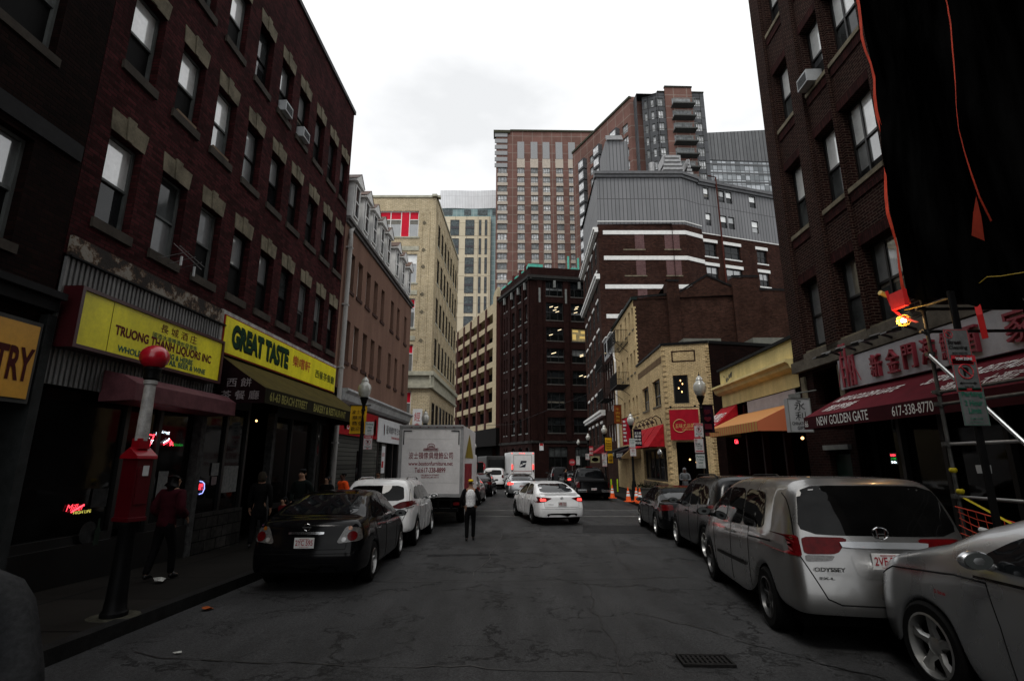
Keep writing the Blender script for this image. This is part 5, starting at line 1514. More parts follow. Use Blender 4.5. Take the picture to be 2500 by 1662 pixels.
        for ax, lo, hi in ((0, min(xs), max(xs)), (1, min(ys), max(ys))):
            q = lo + st_
            while q < hi - st_ * .3:
                co = Vector((q, 0, 0)) if ax == 0 else Vector((0, q, 0)); no = Vector((1, 0, 0)) if ax == 0 else Vector((0, 1, 0))
                bmesh.ops.bisect_plane(bm, geom=list(bm.verts) + list(bm.edges) + list(bm.faces), plane_co=co, plane_no=no)
                q += st_
        m = MB()
        if dirv is None:
            dirv = {'side': Vector((-side, 0, 0)), 'back': Vector((0, 1, 0)), 'front': Vector((0, -1, 0)), 'top': Vector((0, 0, -1))}[view]
        bm.verts.ensure_lookup_table()
        for v_ in bm.verts:
            a, b = v_.co.x, v_.co.y
            if view == 'side': o = Vector((side * 3.0, a, b))
            elif view == 'back': o = Vector((a, -2.5, b))
            elif view == 'front': o = Vector((a, s.L + 2.5, b))
            else: o = Vector((a, b, 4))
            if view == 'side' and dirv.y: o = o - Vector((0, dirv.y / abs(dirv.x) * (3.0 - s.W), 0))
            h, n, i, d = s.bvh.ray_cast(o, dirv)
            if h is None: h, n, i, d = s.bvh.find_nearest(o + dirv * 2.6)
            if n.dot(dirv) > 0: n = -n
            m.v.append(h + n * off)
        for fc in bm.faces: m.f.append(tuple(v_.index for v_ in fc.verts))
        bm.free()
        return m
    def both(s, pts, view='side', **k):
        a = s.patch(pts, view, side=1, **k); b = s.patch(pts, view, side=-1, **k)
        i = len(a.v); a.v += b.v; a.f += [tuple(i + q for q in f_) for f_ in b.f]
        return a
    def sym(s, pts, view='back', **k):
        a = s.patch(pts, view, **k); b = s.patch([(-p[0], p[1]) for p in pts], view, **k)
        return a, b
M_TYRE = plain('tyre_rubber', (.012, .012, .012), .8, var=.3)
M_RIM = plain('alloy_rim', (.38, .38, .37), .3, metal=.85, var=.25)
M_RIMD = plain('dark_alloy_rim', (.09, .09, .09), .35, metal=.6, var=.25)
M_AUTOGL = glassy('car_glass', (.006, .007, .008), .02, wav=0)
M_PRIV = glassy('privacy_glass', (.004, .004, .004), .02, wav=0)
M_TAIL = plain('red_tail_lens', (.14, .003, .005), .35, var=.45, scale=14, coat=.12, spec=.08)
M_AMB = plain('amber_lens', (.30, .09, .01), .15, var=.2, coat=1)
M_CLR = plain('clear_lens', (.36, .36, .36), .1, metal=.3, var=.4, scale=20, coat=1)
M_TAILON = glow('lit_tail_lamp', (1.0, .06, .05), 1.5)
M_CHROME = plain('chrome_trim', (.62, .62, .62), .12, metal=1.0, var=.05)
M_TRIM = plain('black_trim', (.012, .012, .012), .5, var=.2)
M_PRIV.node_tree.nodes['Principled BSDF'].inputs['Specular IOR Level'].default_value = .15
M_UNDER = plain('underbody', (.006, .006, .006), .9, var=.2)
M_PLATE = plain('plate_white', (.55, .55, .54), .45, var=.1)
M_PLRED = plain('plate_red_print', (.30, .02, .03), .5, var=0)
M_SEAM = plain('panel_gap', (.006, .006, .006), .7, var=0)
def make_wheel(t, x, y, r, rr, kind, side, steer=0.0, w=.21):
    """wheel (tyre) > rim"""
    o = Vector((x, y, r))
    prof = [(rr, -w / 2), (rr + .02, -w / 2), (r - .035, -w / 2 - .004), (r - .008, -w * .42), (r, -w * .3), (r, w * .3), (r - .008, w * .42), (r - .035, w / 2 + .004), (rr + .02, w / 2), (rr, w / 2)]
    tw = MB().lathe(o, prof, 32, 'x', cap=False).build('wheel', M_TYRE, t, smooth='auto')
    m = MB(); xo = side * w * .5
    m.lathe(o + Vector((xo * .1, 0, 0)), [(rr, xo * .9), (rr * .93, xo * .95), (rr * .9, xo * .5), (rr * .86, 0)], 32, 'x', cap=False)
    m.lathe(o, [(.0001, xo * .78), (.035, xo * .78), (.075, xo * .62), (.075, 0)], 14, 'x')
    n = {'five': 5, 'seven': 7, 'ten': 10}[kind]
    for k in range(n):
        a = 2 * math.pi * k / n + .3
        wd = {5: .075, 7: .055, 10: .032}[n]
        ca, sa = math.cos(a), math.sin(a)
        def fn(u, v_, w_): return o + Vector((xo * .62 + side * w_, ca * u - sa * v_, sa * u + ca * v_))
        i = len(m.v)
        for u, hw, q in ((.05, wd * .75, .0), (rr * .55, wd * .45, .018), (rr * .93, wd * (.95 if n == 5 else .7), .012)):
            m.v += [fn(u, -hw, q - .03), fn(u, -hw * .5, q), fn(u, hw * .5, q), fn(u, hw, q - .03)]
        for b in (0, 4):
            for j in range(3): m.f.append((i + b + j, i + b + j + 1, i + b + j + 5, i + b + j + 4))
    m.build('rim', M_RIM if kind != 'seven' else M_RIMD, tw, smooth='auto')
    MB().lathe(o, [(.0001, xo * .05), (rr * .9, xo * .05)], 20, 'x').build('brake_disc', M_UNDER, tw, recalc=False)
    return tw
def finish(t, B, paint, wheel=(.33, .215, 'five'), track=None, mirrors=True, handle_z=.88, plate=None, plate_z=.8, plate_y=-1, mirror_y=None, mirror_z=None, dark_mirror=False):
    me = B.me; me.materials.clear(); me.materials.append(paint)
    uvl = me.uv_layers.new(name='UVMap')
    o = bpy.data.objects.new('body', me); put(o, t)
    r, rr, kind = wheel
    tx = (track or B.W - .115)
    m = MB()   # floor pan, and liners that close the wheel arches
    m.box(-B.W * .82, B.W * .82, .38, B.L - .4, .2, .36)
    m.box(-tx + .13, tx - .13, .25, B.L - .4, .34, .62)
    for y in (B.wr, B.wf):
        for sd_ in (-1, 1): m.lathe((sd_ * (tx - .16), y, r), [(.0001, 0), (B.ra * 1.05, 0)], 20, 'x')
    m.build('underbody', M_UNDER, t, recalc=False)
    for y in (B.wr, B.wf):
        for sd_ in (-1, 1): make_wheel(t, sd_ * tx, y, r, rr, kind, sd_)
    if mirrors:
        my = mirror_y if mirror_y else B.wf - .75
        mz = mirror_z or lerp_tab(B.belt, my) + .06
        for sd_ in (-1, 1):
            hx = B.W * .95
            mm = MB().ball(Vector((sd_ * (hx + .13), my, mz)), .1, 18, 12, (1.2, .5, .68)).tube([(sd_ * (hx - .06), my + .02, mz - .06), (sd_ * (hx + .08), my + .01, mz - .03)], .03, 8).build('mirror', M_TRIM if dark_mirror else paint, t, smooth=True)
            MB().lathe(Vector((sd_ * (hx + .13), my - .046, mz)), [(.0001, 0), (.088, 0), (.090, .006)], 18, 'y', (1.15, .66)).build('mirror_glass', M_GLASS2, mm, recalc=False)
def plate_on(t, B, z, text, x=0.0, y=None, off=.03, h=.155):
    hit = B.bvh.ray_cast(Vector((x, -2.5, z)), Vector((0, 1, 0)))[0]
    y = hit.y - off if y is None else y
    p = MB().box(x - .1525, x + .1525, y, y + .012, z - h / 2, z + h / 2).build('licence_plate', M_PLATE, t, bevel=.004)
    m = MB(); f = lambda u, v, w: Vector((x - .1525 + u, y - w - .001, z - h / 2 + v))
    m.text(text, f, .02, .04, .265, .082, bold=.015); m.text('MASSACHUSETTS', f, .08, .128, .145, .016); m.text('The Spirit of America', f, .08, .012, .145, .014)
    m.build('lettering', M_PLRED, p, recalc=False)
def tex_on(t, B, body, x, z, w, h, mat, view='back'):
    hit = B.bvh.ray_cast(Vector((x, -2.5, z)), Vector((0, 1, 0)))[0]
    MB().text(body, lambda u, v, q: Vector((x - w / 2 + u, hit.y - .012 - q, z + v)), 0, 0, w, h, bold=.03).build('lettering', mat, t, recalc=False)
def ringlogo(t, B, x, z, rx, rz, th, mat, bar=None):
    hit = B.bvh.ray_cast(Vector((x, -2.5, z)), Vector((0, 1, 0)))[0]
    m = MB(); n = 24
    pts = [Vector((x + rx * math.cos(2 * math.pi * k / n), hit.y - .012, z + rz * math.sin(2 * math.pi * k / n))) for k in range(n + 1)]
    m.tube(pts, th, 6, cap=False)
    if bar == 'bar': m.box(x - rx * 1.25, x + rx * 1.25, hit.y - .02, hit.y - .008, z - rz * .2, z + rz * .2)
    if bar == 'L': m.tube([(x + rx * .2, hit.y - .012, z + rz * .9), (x - rx * .2, hit.y - .012, z - rz * .3), (x + rx * .75, hit.y - .012, z - rz * .35)], th * .9, 6)
    if bar == 'T':
        m.tube([Vector((x + rx * .38 * math.cos(2 * math.pi * k / n), hit.y - .012, z + rz * .95 * math.sin(2 * math.pi * k / n))) for k in range(n + 1)], th * .8, 6, cap=False)
        m.tube([Vector((x + rx * .7 * math.cos(2 * math.pi * k / n), hit.y - .012, z + rz * .45 + rz * .4 * math.sin(2 * math.pi * k / n))) for k in range(n + 1)], th * .8, 6, cap=False)
    if bar == 'H':
        for q in (-1, 1): m.tube([(x + q * rx * .42, hit.y - .014, z - rz * .75), (x + q * rx * .55, hit.y - .014, z + rz * .75)], th * 1.2, 6)
        m.tube([(x - rx * .45, hit.y - .014, z - rz * .05), (x + rx * .45, hit.y - .014, z - rz * .05)], th * 1.2, 6)
    m.build('badge', mat, t, smooth='auto')
def gap_lines(t, B, lines, view='side', w=.005, name='panel_gaps'):
    m = MB()
    for ln in lines:
        for sd_ in ((1, -1) if view == 'side' else (1,)):
            P = []
            for (a, b), (c, d) in zip(ln, ln[1:]):
                n = max(2, int(math.hypot(c - a, d - b) / .06))
                for k in range(n): P.append((a + (c - a) * k / n, b + (d - b) * k / n))
            P.append(ln[-1])
            Q = []
            for a, b in P:
                o, dv = (Vector((sd_ * 3, a, b)), Vector((-sd_, 0, 0))) if view == 'side' else (Vector((a, -2.5, b)), Vector((0, 1, 0)))
                h = B.bvh.ray_cast(o, dv)[0]
                if h: Q.append(h)
            if len(Q) > 1: m.tube(Q, w, 4, cap=False)
    m.build(name, M_SEAM, t)
def at_ground(x, y): return (x, y, gz(y))
def car_thing(name, label, cat, x, y, deg, group=None):
    """x,y: middle of the rear bumper; deg: heading, anticlockwise from up the street"""
    y2 = y + 4
    tilt = math.atan2(gz(y2) - gz(y), 4)
    return thing(name, label, cat, at_ground(x, y), group, rz=R(deg), rx=tilt)

def sedan(name, label, x, y, deg, paint, hz=0.0, mz=None, gy=0.0, taper=(.975, .90, .78), *, L=4.6, W=.9, H=1.47, tail='plain', plate='', wheel=(.32, .21, 'five'), group=None, levels=2, lit=False, badge=None, trunk_text=None, spoiler=False, big=True):
    k = H / 1.47
    top = [(0, .98 * k), (.12, 1.06 * k), (.55, 1.08 * k), (1.0, 1.26 * k), (1.45, 1.41 * k), (1.9, 1.465 * k), (2.4, 1.47 * k), (2.75 + gy, 1.43 * k), (3.15 + gy, 1.22 * k), (3.5 + gy, 1.01 * k), (L - .5, .86 * k), (L - .12, .74 * k), (L, .62 * k)]
    belt = [(0, .95 * k), (1.2, .98 * k), (2.5, .93 * k), (3.5, .90 * k), (L, .7 * k)]
    top = [(a, b + hz * min(1, max(0, a - 2.6))) for a, b in top]; belt = [(a, b + hz * min(1, a / 2)) for a, b in belt]
    B = Body(L, W, top, belt, 1.02, 1.02 + L * .59, wheel[0] + .04, tumble=.42, levels=levels, rear=[(.2, .1), (.45, 0), (.62, .02), (.8, .10), (1.08, .16)], front=[(.2, .06), (.45, 0), (.70, .02), (.85, .07), (1.0, .16)], wtab=[(0, .84), (.12, .93), (.5, .99), (1.2, 1), (L - 1.3, 1), (L - .5, taper[0]), (L - .15, taper[1]), (L, taper[2])])
    t = car_thing(name, label, 'car', x, y, deg, group)
    B.patch([(-.64, 1.10 * k), (.64, 1.10 * k), (.54, 1.39 * k), (-.54, 1.39 * k)], 'back').build('rear_window', M_AUTOGL, t, smooth=True)
    B.patch([(-.70, 1.02 * k), (.70, 1.02 * k), (.56, 1.40 * k), (-.56, 1.40 * k)], 'front').build('windscreen', M_AUTOGL, t, smooth=True)
    B.both([(.98, 1.04 * k), (1.2, 1.22 * k), (1.5, 1.36 * k), (1.97, 1.395 * k), (1.97, 1.0 * k), (1.2, 1.02 * k)]).build('side_window', M_AUTOGL, t, smooth=True)
    B.both([(2.03, .995 * k), (2.03, 1.395 * k), (2.5 + gy, 1.38 * k), (2.85 + gy, 1.25 * k), (3.18 + gy, 1.0 * k + hz * .4)]).build('side_window', M_AUTOGL, t, smooth=True)
    if big:
        gap_lines(t, B, [[(1.25, .34), (1.22, .6), (1.02, .85), (1.0, 1.02)], [(2.0, .28), (2.0, 1.0)], [(3.05, .3), (3.12, .7), (3.2, .98)], [(1.4, .26), (3.0, .26)]])
        gap_lines(t, B, [[(-.66, 1.0 * k), (-.62, .62), (.62, .62), (.66, 1.0 * k)], [(-.8, .56), (.8, .56)]], 'back')
        m = MB()
        for sd_ in (-1, 1):
            for yy in (1.35, 2.35):
                h = B.bvh.ray_cast(Vector((sd_ * 3, yy, .84 * k)), Vector((-sd_, 0, 0)))[0]
                m.tube([h + Vector((0, -.09, 0)), h + Vector((sd_ * .03, -.06, .002)), h + Vector((sd_ * .03, .06, .006)), h + Vector((0, .09, .008))], .013, 6)
        m.build('door_handle', paint if tail != 'round' else M_CHROME, t, smooth='auto')
    if tail == 'round':          # triangular clear lamps with round red lenses
        pts = [(.47, .70), (.84, .74), (.80, .92), (.60, .96)]
        for p in B.sym(pts, off=.008):
            l_ = p.build('tail_light', plain('smoked_clear_lens', (.16, .155, .15), .2, var=.5, scale=30, coat=.3), t, smooth=True)
        for sd_ in (-1, 1):
            for (cx, cz, rr_, mt, nm) in ((.70, .81, .072, M_TAIL, 'red_lens'), (.585, .76, .036, M_CLR, 'clear_lens'), (.66, .925, .03, M_AMB, 'amber_lens')):
                B.patch([(sd_ * cx + rr_ * math.cos(q / 12 * 2 * math.pi), cz + rr_ * math.sin(q / 12 * 2 * math.pi)) for q in range(12)], 'back', off=.014, smooth=0).build(nm, mt, t, smooth=True)
        B.patch([(-.27, .835), (.27, .835), (.28, .875), (-.28, .875)], 'back', off=.015).build('chrome_strip', M_CHROME, t, smooth=True)
    elif tail == 'wide':
        for p in B.sym([(.34, .93 * k), (.60, .80), (.86, .76), (.88, .92), (.80, .97 * k), (.6, .96 * k)], off=.008):
            l_ = p.build('tail_light', M_TAIL, t, smooth=True)
        if lit:
            for sd_ in (-1, 1): B.patch([(sd_ * .56, .82), (sd_ * .76, .81), (sd_ * .76, .90), (sd_ * .58, .91)], 'back', off=.016).build('lit_lens', M_TAILON, t, smooth=True)
    else:
        for p in B.sym([(.52, .80), (.88, .76), (.86, .92), (.54, .94)], off=.008):
            p.build('tail_light', M_TAILON if lit else M_TAIL, t, smooth=True)
    for p in B.sym([(.40, .60), (.82, .66), (.72, .76), (.42, .68)], 'front', off=.006): p.build('headlight', M_CLR, t, smooth=True)
    B.patch([(-.4, .45), (.4, .45), (.45, .62), (-.45, .62)], 'front').build('grille', M_TRIM, t, smooth=True)
    if big: B.patch([(-.62, .27), (.62, .27), (.52, .42), (-.52, .42)], 'back').build('bumper_insert', M_TRIM, t, smooth=True)
    if spoiler: MB().box(-.6, .6, .20, .28, 1.07 * k, 1.10 * k).build('spoiler', paint, t, bevel=.012)
    if plate: plate_on(t, B, .72 if tail != 'plain' else .7, plate)
    if badge: ringlogo(t, B, 0, .93 * k if tail == 'wide' else .945, .05 if tail == 'wide' else .055, .036 if tail == 'wide' else .05, .006, M_CHROME, badge)
    if trunk_text: tex_on(t, B, trunk_text, -.42, .70, .2, .03, M_CHROME)
    finish(t, B, paint, wheel, mirror_z=mz)
    return t, B
def suv(name, label, x, y, deg, paint, L=4.75, W=.94, H=1.68, kind='suv', plate='', wheel=(.36, .235, 'five'), group=None, levels=2, tail=None, badge=None, text=None, lit=False, rails=True, glass=None, big=True, wheelbase=2.75, wr=1.0, cat='suv', tilt=.0):
    k = H
    van = kind == 'van'
    hood = L - (.85 if van else 1.15)
    top = [(0, H - .10), (.25, H - .02), (.9, H), (2.2, H + .01), (L - (2.35 if van else 2.05), H - .03), (L - (1.9 if van else 1.75), H - .13), (hood, 1.10 if not van else 1.12), (L - .4, .98), (L - .1, .84), (L, .7)]
    belt = [(0, 1.14), (1.2, 1.12), (2.6, 1.06), (L - 1.2, 1.02), (L, .8)]
    rear = [(.2, .12), (.42, .02), (.6, 0), (.75, .07), (1.05, .11), (1.3, .20), (H - .1, .36 if not van else .30), (H, .42 if not van else .34)]
    B = Body(L, W, top, belt, wr, wr + wheelbase, wheel[0] + .05, tumble=.30 if not van else .22, rear=rear, levels=levels, rc=wheel[0], sill=.28 if not van else .24, tail_up=.13, wtab=[(0, .9), (.12, .955), (.5, .99), (1.2, 1), (L - 1.3, 1), (L - .45, .95), (L - .12, .84), (L, .72)])
    t = car_thing(name, label, cat, x, y, deg, group)
    gl = glass or M_PRIV
    zb_ = 1.13; zt_ = H - .17
    if van: rw = [(-.78, 1.12), (.78, 1.12), (.68, H - .10), (-.68, H - .10)]
    else: rw = [(-.70, zb_), (.70, zb_), (.64, zt_), (-.64, zt_)]
    B.patch(rw, 'back').build('rear_window', gl, t, smooth=True)
    B.patch([(-.72, 1.12), (.72, 1.12), (.58, H - .14), (-.58, H - .14)], 'front').build('windscreen', M_AUTOGL, t, smooth=True)
    if van:
        y3 = L - 1.15
        sw = [[(.98, 1.11), (1.04, H - .19), (1.86, H - .16), (1.86, 1.08)], [(1.91, 1.08), (1.91, H - .16), (2.72, H - .16), (2.72, 1.06)], [(2.77, 1.06), (2.77, H - .16), (3.1, H - .2), (3.45, H - .38), (3.75, 1.05)]]
    else:
        sw = [[(.55, 1.17), (.95, H - .22), (1.45, H - .18), (1.45, 1.13)], [(1.51, 1.13), (1.51, H - .18), (2.2, H - .17), (2.2, 1.09)], [(2.27, 1.09), (2.27, H - .17), (2.7, H - .2), (3.05, H - .38), (3.35, 1.06)]]
    for i, p in enumerate(sw): B.both(p).build('side_window', gl if i < 2 else M_AUTOGL, t, smooth=True)
    if rails:
        m = MB()
        for sd_ in (-1, 1):
            P = []
            for q in range(9):
                yy = .75 + (L - 3.0) * q / 8
                h = B.bvh.ray_cast(Vector((sd_ * W * .66, yy, 4)), Vector((0, 0, -1)))[0]
                P.append(h + Vector((0, 0, .0 if q in (0, 8) else .055)))
            m.tube(P, .02, 6)
        m.build('roof_rail', M_CHROME if rails == 'chrome' else M_TRIM, t, smooth='auto')
    if big:
        d1 = [(1.45, .32), (1.42, .7), (1.35, .95), (1.48, 1.12)]
        gap_lines(t, B, [d1 if not van else [(1.58, .3), (1.58, 1.1)], [(2.23 if not van else 2.48, .3), (2.23 if not van else 2.48, 1.08)], [(3.25 if not van else 3.45, .3), (3.35 if not van else 3.55, 1.0)]])
        gap_lines(t, B, [[(-.76, H - .12), (-.82, 1.1), (-.80, .9), (-.62, .52), (-.5, .47), (.5, .47), (.62, .52), (.80, .9), (.82, 1.1), (.76, H - .12)]], 'back', w=.007)
        m = MB()
        for sd_ in (-1, 1):
            for yy in ((1.65, 2.4) if not van else (2.36, 2.62)):
                h = B.bvh.ray_cast(Vector((sd_ * 3, yy, .95)), Vector((-sd_, 0, 0)))[0]
                m.tube([h + Vector((0, -.09, 0)), h + Vector((sd_ * .035, -.06, .002)), h + Vector((sd_ * .035, .06, .006)), h + Vector((0, .09, .008))], .014, 6)
        m.build('door_handle', paint, t, smooth='auto')
        if van:
            gap_lines(t, B, [[(.7, 1.0), (1.55, .97)]], w=.012, name='door_track'); B.both([(1.7, .58), (1.7, .63), (3.3, .60), (3.3, .55)], smooth=1, off=.012).build('rub_strip', M_TRIM, t, smooth=True)
    for p in B.sym([(.42, .74), (.84, .78), (.80, .93), (.5, .88)], 'front', off=.006): p.build('headlight', M_CLR, t, smooth=True)
    B.patch([(-.4, .6), (.4, .6), (.42, .82), (-.42, .82)], 'front').build('grille', M_TRIM, t, smooth=True)
    if tail: tail(t, B)
    if plate: plate_on(t, B, .885 if van else .72, plate, off=.02)
    if badge: ringlogo(t, B, 0, *(badge[1:]), M_CHROME, badge[0])
    if text: tex_on(t, B, *text, M_CHROME)
    finish(t, B, paint, wheel, mirror_y=3.35 if not van else 3.75, mirror_z=1.14, dark_mirror=van or not rails == 'chrome')
    return t, B

P_BLACK = carpaint('black_paintwork', (.003, .003, .0035), 0, .10, .0)
P_BLACK.node_tree.nodes['Principled BSDF'].inputs['Specular IOR Level'].default_value = .16
P_WHITE = carpaint('white_paintwork', (.86, .87, .88), 0, .25)
P_PEARL = carpaint('pearl_white_paintwork', (.82, .82, .81), .0, .22)
P_CHAMP = carpaint('warm_silver_paintwork', (.30, .297, .29), .9, .27)
P_SILV = carpaint('silver_paintwork', (.46, .47, .48), .9, .25)
P_GRAPH = carpaint('graphite_paintwork', (.006, .0065, .007), .0, .20, .05)
P_GRAPH.node_tree.nodes['Principled BSDF'].inputs['Specular IOR Level'].default_value = .25
P_SILVB = carpaint('pale_silver_paintwork', (.50, .52, .54), .7, .3)

# black sedan, rear towards the camera at the left kerb
sedan('car', 'black parked sedan with round red tail lenses, plate 2YC 595', -3.22, 8.5, 2.2, P_BLACK, L=4.6, W=.9, H=1.47, tail='round', plate='2YC 595', badge='bar')

# white crossover in front of it
def rx_tail(t, B):
    for p in B.sym([(.38, .98), (.62, 1.10), (.92, 1.14), (.90, 1.02), (.60, .92)], off=.010): p.build('tail_light', M_TAIL, t, smooth=True)
    for p in B.sym([(.40, .965), (.60, .93), (.90, 1.0), (.89, .97), (.60, .895), (.42, .93)], off=.012): p.build('clear_lens', M_CLR, t, smooth=True)
    for p in B.sym([(.46, .34), (.68, .36), (.66, .43), (.48, .42)], off=.008): p.build('reflector', M_TRIM, t, smooth=True)
    B.patch([(-.5, .84), (.5, .84), (.44, .89), (-.44, .89)], 'back', off=.012).build('garnish', M_CHROME, t, smooth=True)
    B.patch([(-.42, .64), (.42, .64), (.40, .83), (-.40, .83)], 'back', off=.008).build('plate_recess', M_TRIM, t, smooth=True)
suv('car', 'white crossover with slim tail lights parked ahead of the black sedan', -3.38, 13.3, .6, P_PEARL, L=4.75, W=.935, H=1.66, tail=rx_tail, plate=None, rails='chrome', badge=('L', .985, .06, .042, .007), text=('RX 350', .55, .73, .24, .035), group=None, cat='crossover')

# silver minivan, right kerb
def van_tail(t, B):
    for sd_ in (-1, 1):
        B.patch([(sd_ * .45, .94), (sd_ * .765, .93), (sd_ * .765, 1.10), (sd_ * .32, 1.10)], 'back', off=.012).build('tail_light', M_TAIL, t, smooth=True)
        B.patch([(sd_ * .785, .90), (sd_ * .93, .93), (sd_ * .925, 1.10), (sd_ * .785, 1.11)], 'back', off=.014).build('tail_light', M_TAIL, t, smooth=True)
        B.patch([(sd_ * .52, .875), (sd_ * .76, .86), (sd_ * .76, .925), (sd_ * .48, .925)], 'back', off=.012).build('clear_lens', plain('smoked_clear_lens', (.16, .155, .15), .2, var=.5, scale=30, coat=.3), t, smooth=True)
    B.patch([(-.40, 1.00), (.40, 1.00), (.42, 1.06), (-.42, 1.06)], 'back', off=.035, smooth=1).build('garnish', P_SILVB, t, smooth=True)
    B.patch([(-.30, .72), (.30, .72), (.34, .95), (-.34, .95)], 'back', off=.005).build('plate_recess', P_CHAMP, t, smooth=True)
    tex_on(t, B, 'EX-L', -.60, .70, .14, .025, M_CHROME)
suv('car', 'silver minivan with wraparound red tail lights, plate 2VF 247', 3.80, 5.55, -8.0, P_CHAMP, L=5.05, W=.94, H=1.72, kind='van', tail=van_tail, plate='2VF 247', rails=False, badge=('H', 1.15, .075, .06, .008), text=('ODYSSEY', -.56, .775, .30, .042), wheelbase=2.95, wr=1.02, wheel=(.34, .225, 'seven'), cat='minivan')
bpy.data.materials['dark_alloy_rim'].node_tree.nodes['Principled BSDF'].inputs['Metallic'].default_value = .9

# dark suv ahead of it
def hl_tail(t, B):
    for sd_ in (-1, 1):
        B.patch([(sd_ * .68, .92), (sd_ * .92, .92), (sd_ * .93, 1.17), (sd_ * .66, 1.14)], 'back', off=.012, smooth=1).build('tail_light', M_TAIL, t, smooth=True)
        B.patch([(sd_ * .74, 1.03), (sd_ * .88, 1.04), (sd_ * .88, 1.10), (sd_ * .74, 1.10)], 'back', off=.02).build('amber_lens', M_AMB, t, smooth=True)
        B.patch([(sd_ * .68, .82), (sd_ * .90, .82), (sd_ * .90, .905), (sd_ * .68, .905)], 'back', off=.012, smooth=1).build('clear_lens', M_CLR, t, smooth=True)
suv('car', 'dark grey suv with roof rails parked between the minivan and the low sedan', 4.80, 10.25, -5.0, P_GRAPH, L=4.7, W=.95, H=1.73, tail=hl_tail, plate=None, rails=True, cat='suv')
# black low sedan ahead
sedan('car', 'black sedan parked in front of the dark suv at the right kerb', 5.05, 15.1, -4.0, P_BLACK, L=4.7, W=.9, H=1.42, wheel=(.33, .22, 'five'))
# silver saloon beside the camera, right
tA, BA = sedan('car', 'silver saloon at the lower right corner, nose against the minivan', 4.32, .93, -1.6, P_SILV, .15, 1.15, .16, (.96, .86, .70), L=4.85, W=.93, H=1.53, wheel=(.35, .255, 'five'))
BA_t = tA
m = BA.both([(3.3, .995), (2.1, 1.01), (1.0, 1.06), (1.0, 1.085), (2.1, 1.035), (3.3, 1.015)], off=.012, smooth=0); m.build('chrome_strip', M_CHROME, tA, smooth=True)
gap_lines(tA, BA, [[(3.2, .98), (3.5, .98), (4.3, .90), (4.62, .78)]], w=.008, name='crease_shade')  # dark line paints the shade along the body crease
def tex_side(t, B, body, y, z, w, h, mat):
    hit = B.bvh.ray_cast(Vector((-3, y, z)), Vector((1, 0, 0)))[0]
    MB().text(body, lambda u, v, q: Vector((hit.x - .004 - q, y - u, z + v)), 0, 0, w, h, bold=.03).build('lettering', mat, t, recalc=False)
tex_side(tA, BA, 'S line', 3.72, .80, .12, .03, M_PLRED)

# white sedan driving, brake lights on
sedan('car', 'white moving sedan with lit brake lights in mid-street', 1.78, 19.0, 12.5, P_WHITE, L=4.6, W=.89, H=1.45, tail='wide', plate='4PB 152', lit=True, badge='T', trunk_text='COROLLA', spoiler=True, wheel=(.32, .2, 'seven'))
# distant saloons
sedan('car', 'silver sedan with lit brake lights behind the man in the cap', .62, 33.5, 3, P_SILV, H=1.45, tail='plain', lit=True, plate='5AC 920', levels=1, big=False)
sedan('car', 'tan-silver sedan half hidden behind the box truck and the pedestrian', -2.55, 27.2, -2, P_CHAMP, H=1.45, tail='plain', plate='3KL 204', levels=1, big=False)
sedan('car', 'dark sedan between the two distant silver sedans', -2.2, 34.2, -3, P_BLACK, H=1.45, tail='plain', levels=1, big=False)
suv('car', 'small white suv far off beside the mail truck', -1.55, 44, -2, P_WHITE, H=1.7, levels=1, big=False, rails=False, cat='suv', tail=lambda t, B: [p.build('tail_light', M_TAIL, t, smooth=True) for p in B.sym([(.7, .9), (.9, .9), (.9, 1.15), (.7, 1.15)], off=.01)])
suv('car', 'black suv standing in the junction right of the mail truck', 4.6, 50, 2, P_BLACK, H=1.75, levels=1, big=False, rails=False, cat='suv', tail=lambda t, B: [p.build('tail_light', M_TAIL, t, smooth=True) for p in B.sym([(.7, .9), (.9, .9), (.9, 1.15), (.7, 1.15)], off=.01)])
sedan('car', 'dark sedan half hidden behind the black pickup truck', 5.1, 41.5, 4, P_GRAPH, H=1.5, levels=1, big=False, lit=True)

# black pickup
t = car_thing('pickup_truck', 'black pickup truck with chrome bumper corners beyond the traffic cones', 'pickup truck', 4.75, 31.2, -2)
Lp = 5.6
B = Body(Lp, 1.0, [(0, 1.10), (1.9, 1.10), (1.95, 1.12), (2.1, 1.80), (2.6, 1.86), (3.6, 1.84), (4.3, 1.25), (Lp - .4, 1.15), (Lp, .9)], [(0, 1.05), (2, 1.12), (4.3, 1.15), (Lp, .9)], 1.2, 4.6, .46, tumble=.25, rear=[(.3, 0), (.6, .1), (1.2, .1)], rc=.4, sill=.45, levels=1, bulge=.02)
B.patch([(-.72, 1.28), (.72, 1.28), (.64, 1.72), (-.64, 1.72)], 'back').build('rear_window', M_AUTOGL, t, smooth=True)
B.both([(2.35, 1.22), (2.45, 1.72), (3.5, 1.70), (4.0, 1.25)]).build('side_window', M_AUTOGL, t, smooth=True)
for p in B.sym([(.82, .72), (.97, .72), (.97, 1.02), (.82, 1.02)], off=.012, smooth=1): p.build('tail_light', M_TAIL, t, smooth=True)
for sd_ in (-1, 1): MB().box(min(sd_ * .42, sd_ * .95), max(sd_ * .42, sd_ * .95), -.08, .05, .46, .62).build('bumper', M_CHROME, t, bevel=.02)
MB().box(-.42, .42, -.08, .05, .42, .58).build('bumper', M_TRIM, t, bevel=.02)
MB().box(-.2, .2, 2.25, 2.45, 1.84, 1.90).build('brake_light', M_TAIL, t)
MB().box(-.85, .85, .08, .11, 1.02, 1.10).build('tailgate_lip', M_TRIM, t, bevel=.01)
plate_on(t, B, .62, '7TK 318')
finish(t, B, P_BLACK, (.40, .25, 'five'), mirror_y=3.7, mirror_z=1.35)

